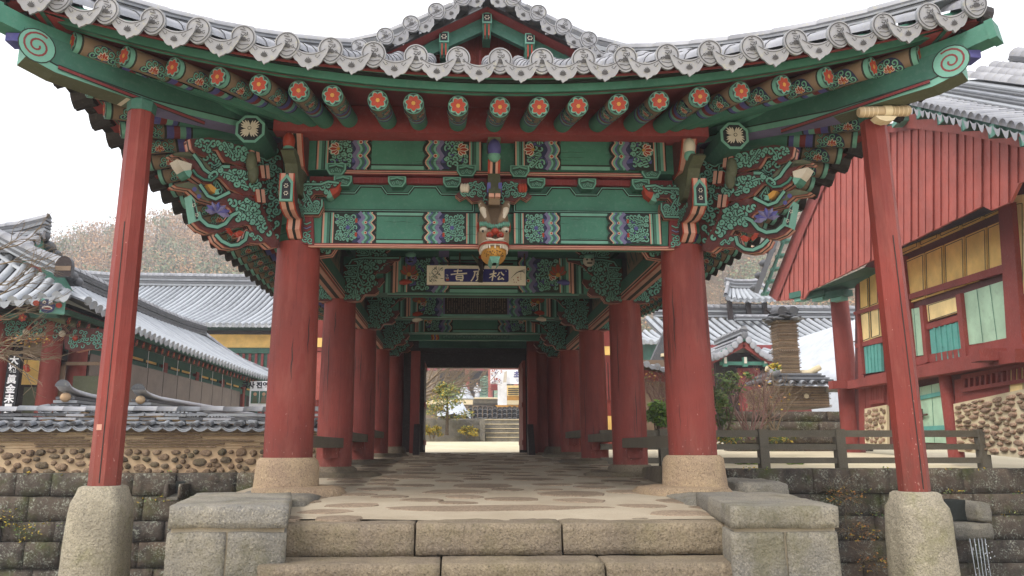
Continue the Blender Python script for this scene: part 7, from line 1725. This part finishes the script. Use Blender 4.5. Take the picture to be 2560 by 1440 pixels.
def shrub(name, label, cat, base, h, rad, n, size, mats, seed, twigs=TWIG, bare=False, depth=3, nb=3, stems=4, group=None):
    rnd = random.Random(seed); t = thing(name, label, cat, base, group); m = MB(); base = V(base); tips = []
    for k in range(stems): branch(m, base + V((rnd.uniform(-.2, .2) * rad, rnd.uniform(-.2, .2) * rad, 0)), (rnd.uniform(-.5, .5), rnd.uniform(-.4, .4), 1), h * .42, .012 + .008 * h, depth, rnd, twigs, .62, nb, .3, tips)
    m.build('stems', t)
    if not bare or n:
        l = MB()
        for q in rnd.sample(tips, min(len(tips), 60)): leaves(l, q, rad * .28, max(1, n // 60), size, mats, rnd)
        if not bare:
            for _ in range(7): leaves(l, base + V((rnd.uniform(-.7, .7) * rad, rnd.uniform(-.7, .7) * rad, h * rnd.uniform(.25, .95))), (rad * rnd.uniform(.3, .55), rad * .45, h * rnd.uniform(.1, .2)), n // 10, size, mats, rnd)
        l.build('leaves', t)
    return t
c = sp(1117, 1088, 24.2); t = thing('young_pine', 'small pale green pine standing before the low court wall, seen through the gate', 'tree', c); m = MB(); top = sp(1117, 958, 24.2); m.tube([c, c.lerp(top, .5) + V((.02, 0, 0)), top], [.06, .04, .012], BARK, 7); rnd = random.Random(5); l = MB()
for k in range(30):
    q = rnd.uniform(.28, .98); p = c.lerp(top, q); a = rnd.uniform(0, 6.28); L = (1.05 - q) * .85 + .12; e = p + V((L * cos(a), L * sin(a), .25 * L)); m.tube([p, e], [.014, .005], BARK, 4, False)
    for f_ in (.45, .75, 1.): leaves(l, p.lerp(e, f_), (.16, .16, .11), 20, .045, (LEAF_N, LEAF_N, LEAF_Y, LEAF_N), rnd)
m.build('trunk', t); l.build('crown', t)
for i, (px_, lab) in enumerate(((1080, 'yellow-green clipped shrub at the left edge of the far doorway view'), (1170, 'yellow-green rounded shrub between the pine and the far steps'))):
    shrub('court_shrub', lab, 'shrub', sp(px_, 1096, 24.3), .38, .36, 900, .035, (LEAF_Y, LEAF_N, LEAF_Y), 20 + i, depth=2, group='yellow shrubs in the far court')
t = thing('bare_tree', 'tangle of bare brown branches of a tree beyond the gate, above the pine', 'tree', sp(1010, 1060, 34)); m = MB(); rnd = random.Random(3)
b0 = sp(1035, 1000, 34); m.tube([sp(1000, 1060, 34), sp(1015, 1010, 34), b0], [.2, .15, .11], TWIG, 8)
for k in range(11): branch(m, b0 + V((rnd.uniform(0, .4), rnd.uniform(-.4, .4), rnd.uniform(-.1, .6))), (1, rnd.uniform(-.4, .4), rnd.uniform(.25, .75)), 1.4, .05, 4, rnd, TWIG, .55, 3, .3)
m.build('branches', t)
m = MB(); rnd = random.Random(8)
for k in range(9): branch(m, sp(1085 + 14 * k, 908, 46), (rnd.uniform(-1, 1), 0, -.12), .9, .04, 3, rnd, TWIG, .8, 3)
leaves(m, sp(1142, 972, 60), (.8, 1, 1.), 160, .2, (LEAF_N, LEAF_G), rnd)
tag(m.build('bare_tree'), 'bare twiggy crown hanging before the distant red hall', 'tree')
# right yard
shrub('evergreen_bush', 'tall glossy green bush right beside the front right column', 'bush', sp(1812, 1100, 13.5), 1.35, .30, 900, .045, (LEAF_G, LEAF_G, LEAF_N), 31, BARK, depth=2, stems=3)
shrub('bare_shrub', 'reddish bare shrub of fine twigs in front of the tile chimney', 'shrub', sp(1885, 1100, 14.2), 1.25, .5, 60, .03, (LEAF_Y, LEAF_O), 32, TWIG_R, True, 4, 3, 7)
shrub('bare_shrub', 'tangle of grey-brown twigs left of the tile chimney base', 'shrub', sp(1930, 1085, 15.), 1.1, .5, 0, .03, (LEAF_Y,), 33, TWIG, True, 4, 3, 5)
shrub('garden_bush', 'bright green leafy bush between the first two right columns', 'bush', sp(1640, 1080, 15), .55, .5, 1200, .05, (LEAF_B, LEAF_G, LEAF_B), 34, BARK, depth=2)
shrub('bare_shrub', 'pinkish bare shrub behind the bright green bush', 'shrub', sp(1650, 1075, 16.5), 1.3, .6, 160, .035, (LEAF_O, LEAF_Y, LEAF_N), 35, TWIG_R, True, 4, 3, 6)
m = MB(); rnd = random.Random(4); leaves(m, sp(1940, 917, 16), (.14, .1, .09), 60, .05, (LEAF_Y, LEAF_B), rnd); m.tube([sp(1900, 990, 16), sp(1925, 940, 16), sp(1938, 920, 16)], .008, TWIG, 4); tag(m.build('yellow_sprig'), 'sprig of yellow leaves in front of the porch and chimney', 'plant')
for i, (px_, py_, y_, lab) in enumerate(((1850, 1108, 13.2, 'low yellowish plants behind the fence near the front right column'), (1935, 1108, 13.4, 'low yellowish plants behind the fence below the terrace wall'))):
    m = MB(); rnd = random.Random(40 + i); c = sp(px_, py_, y_); 
    for _ in range(5): leaves(m, c + V((rnd.uniform(-.35, .35), rnd.uniform(-.2, .2), .1)), (.2, .15, .12), 60, .035, (LEAF_Y, LEAF_N, LEAF_G), rnd)
    tag(m.build('ground_plant'), lab, 'plants')
m = MB(); rnd = random.Random(2)
for px_, py_, w in ((1868, 1128, 60), (1985, 1131, 36)):
    for _ in range(260): p = sp(px_ + rnd.uniform(-w, w) * .5, 1128, 13.4 + rnd.uniform(-.4, .4)); p.z = 1.235 + rnd.uniform(0, .05); m.ball(p, (.05, .04, .03), LEAF_B, 5, 3)
o = tag(m.build('moss_patch'), 'bright moss on the yard behind the timber fence', 'moss', kind='stuff')
# dry ferns and yellow leaves hanging on the right stream wall
for i, (px_, py_, lab) in enumerate(((2090, 1240, 'brown and yellow dry plant growing high on the right mossy wall'), (2125, 1330, 'brown dry plant hanging in the middle of the right mossy wall'), (2160, 1405, 'sparse dry plant low on the right mossy wall beside the granite pillar'))):
    m = MB(); rnd = random.Random(50 + i); c = sp(px_, py_, YR_ - .05)
    for k in range(9): branch(m, c, (rnd.uniform(-1, 1.0), -.5, rnd.uniform(-.4, .9)), .2, .006, 2, rnd, TWIG, .7, 3, -.6)
    leaves(m, c + V((.08, -.12, 0)), (.3, .08, .14), 90, .022, (LEAF_O, LEAF_Y, EARTH, LEAF_O), rnd); tag(m.build('wall_plant'), lab, 'plant')
for i, (px_, py_, lab) in enumerate(((30, 1290, 'tiny yellow flowers on the left mossy wall near the picture edge'), (75, 1330, 'yellow leaves low on the left mossy wall left of the granite pillar'))):
    m = MB(); rnd = random.Random(60 + i); c = sp(px_, py_, YL_ - .04); leaves(m, c, (.22, .05, .16), 70, .018, (LEAF_Y, LEAF_N, LEAF_G), rnd); tag(m.build('wall_plant'), lab, 'plant')
# tufts on the wall tops
m = MB(); rnd = random.Random(71)
for k in range(90):
    y, x = (YL_ - .02, rnd.uniform(-8, -2)) if k % 2 else (YR_ - .02, rnd.uniform(2.6, 9)); z = (zt if False else (atY(400, 1183, YL_).z if k % 2 else zr)) - rnd.choice((0, .3, .34, .62, .66)); leaves(m, (x, y, z), (.09, .03, .04), 8, .02, (LEAF_N, LEAF_G, LEAF_Y), rnd)
tag(m.build('wall_moss'), 'small moss and weed tufts in the joints of the stream walls', 'moss', kind='stuff')
# bare tree reaching in from the left
t = thing('bare_tree', 'bare brown twiggy tree reaching in from the left edge before the left hall', 'tree', (-7.6, 10.9, 1.2)); m = MB(); rnd = random.Random(12); b0 = V((-7.3, 11.6, 2.7)); m.tube([(-7.9, 11.8, 1.2), (-7.7, 11.7, 2.), b0], [.12, .1, .07], BARK, 8)
for k in range(5): branch(m, b0 + V((0, 0, .05 * k)), (rnd.uniform(.3, 1.), -.2, rnd.uniform(-.05, .3)), .62, .022, 3, rnd, TWIG, .55, 3, .1)
for k in range(5): branch(m, V((-7.5, 11.6, 3.4 + .25 * k)), (1, -.1, rnd.uniform(-.25, .4)), .7, .018, 3, rnd, TWIG, .5, 3, .1)
m.tube([b0, (-7.6, 11.6, 3.4), (-7.55, 11.6, 4.6)], [.06, .05, .03], BARK, 7); m.build('branches', t)
l = MB(); leaves(l, sp(70, 850, 11.5), (.35, .2, .12), 160, .02, (LEAF_O, LEAF_Y, EARTH), rnd); l.build('dry_leaves', t)

# ================================================================== wooded hill
def hz(x, y):
    k = min(1, max(0, (y - 62) / 118)); k = k * k * (3 - 2 * k); H = 44 + .20 * (x + 85) if x > -85 else 44 + .25 * (x + 85); H = max(18, min(78, H)); return 1.4 + k * H + 2.2 * NZ.noise(V((x * .03, y * .03, 0))) * k * 2
m = MB(); m.grid([[V((x, y, hz(x, y) - .3)) for x in range(-260, 261, 10)] for y in range(60, 321, 10)], EARTH); struct(m.build('hill'))
rnd = random.Random(99); m = MB(); kinds = ((WOOD_A, WOOD_A, WOOD_B), (WOOD_B, WOOD_B, WOOD_A), (WOOD_C, WOOD_C, LEAF_N), (LEAF_O, WOOD_B, LEAF_O))
vv, ff, mi, nm = [], [], [], 0
for _ in range(3400):
    y = 72 + 115 * rnd.random() ** .8; x = rnd.uniform(-.68, .62) * y
    if -.20 * y < x < .20 * y and rnd.random() < .8: continue
    q = NZ.noise(V((x * .02, y * .03, 5))); k = 2 if rnd.random() < (.16 + .3 * max(0, q)) else (3 if rnd.random() < .10 else (1 if rnd.random() < .35 - .5 * q else 0)); z = hz(x, y); r = rnd.uniform(1.6, 2.9); c = V((x, y, z + r * 1.2)); mm = (rnd.choice(((WOODS[0],), (WOODS[1],), (WOODS[2],))), rnd.choice(((WOODS[2],), (WOODS[3],))), rnd.choice(((WOODS[4],), (WOODS[5],))), (WOODS[3],))[k]
    for _ in range(95):
        a = rnd.uniform(0, 6.28); e = rnd.uniform(-1, 1); s = sqrt(1 - e * e); rr_ = r * rnd.uniform(.45, 1.05); p = c + V((rr_ * s * cos(a), rr_ * s * sin(a), rr_ * e * 1.15)); d = V((rnd.uniform(-1, 1), rnd.uniform(-1, 1), rnd.uniform(-1, 1))).normalized(); b = d.orthogonal().normalized(); sz = rnd.uniform(.13, .32) * (1.2 if k == 2 else 1)
        m.mesh([p - d * sz, p + b * sz * (.5 if k != 0 else .22), p + d * sz, p - b * sz * (.5 if k != 0 else .22)], [(0, 1, 2, 3)], mm[0])
    if rnd.random() < .5: m.mesh([(x - .1, y, z), (x + .1, y, z), (x + .04, y, z + r * 1.6), (x - .04, y, z + r * 1.6)], [(0, 1, 2, 3)], BARK)
tag(m.build('hill_wood'), 'autumn woodland covering the hill behind the halls', 'woodland', kind='stuff')

# ------------------------------------------------------------------ moist air
hzm = bpy.data.materials.new('air'); hzm.use_nodes = True; ht = hzm.node_tree; ht.nodes.clear(); ho = ht.nodes.new('ShaderNodeOutputMaterial'); hp_ = ht.nodes.new('ShaderNodeVolumePrincipled')
hp_.inputs['Color'].default_value = (.93, .95, 1, 1); hp_.inputs['Density'].default_value = .0018; ht.links.new(hp_.outputs[0], ho.inputs['Volume'])
m = MB(); m.bx(-320, 320, -62, 420, -2.6, 110, DARK); o = m.build('haze'); o.data.materials.clear(); o.data.materials.append(hzm); o['kind'] = 'stuff'
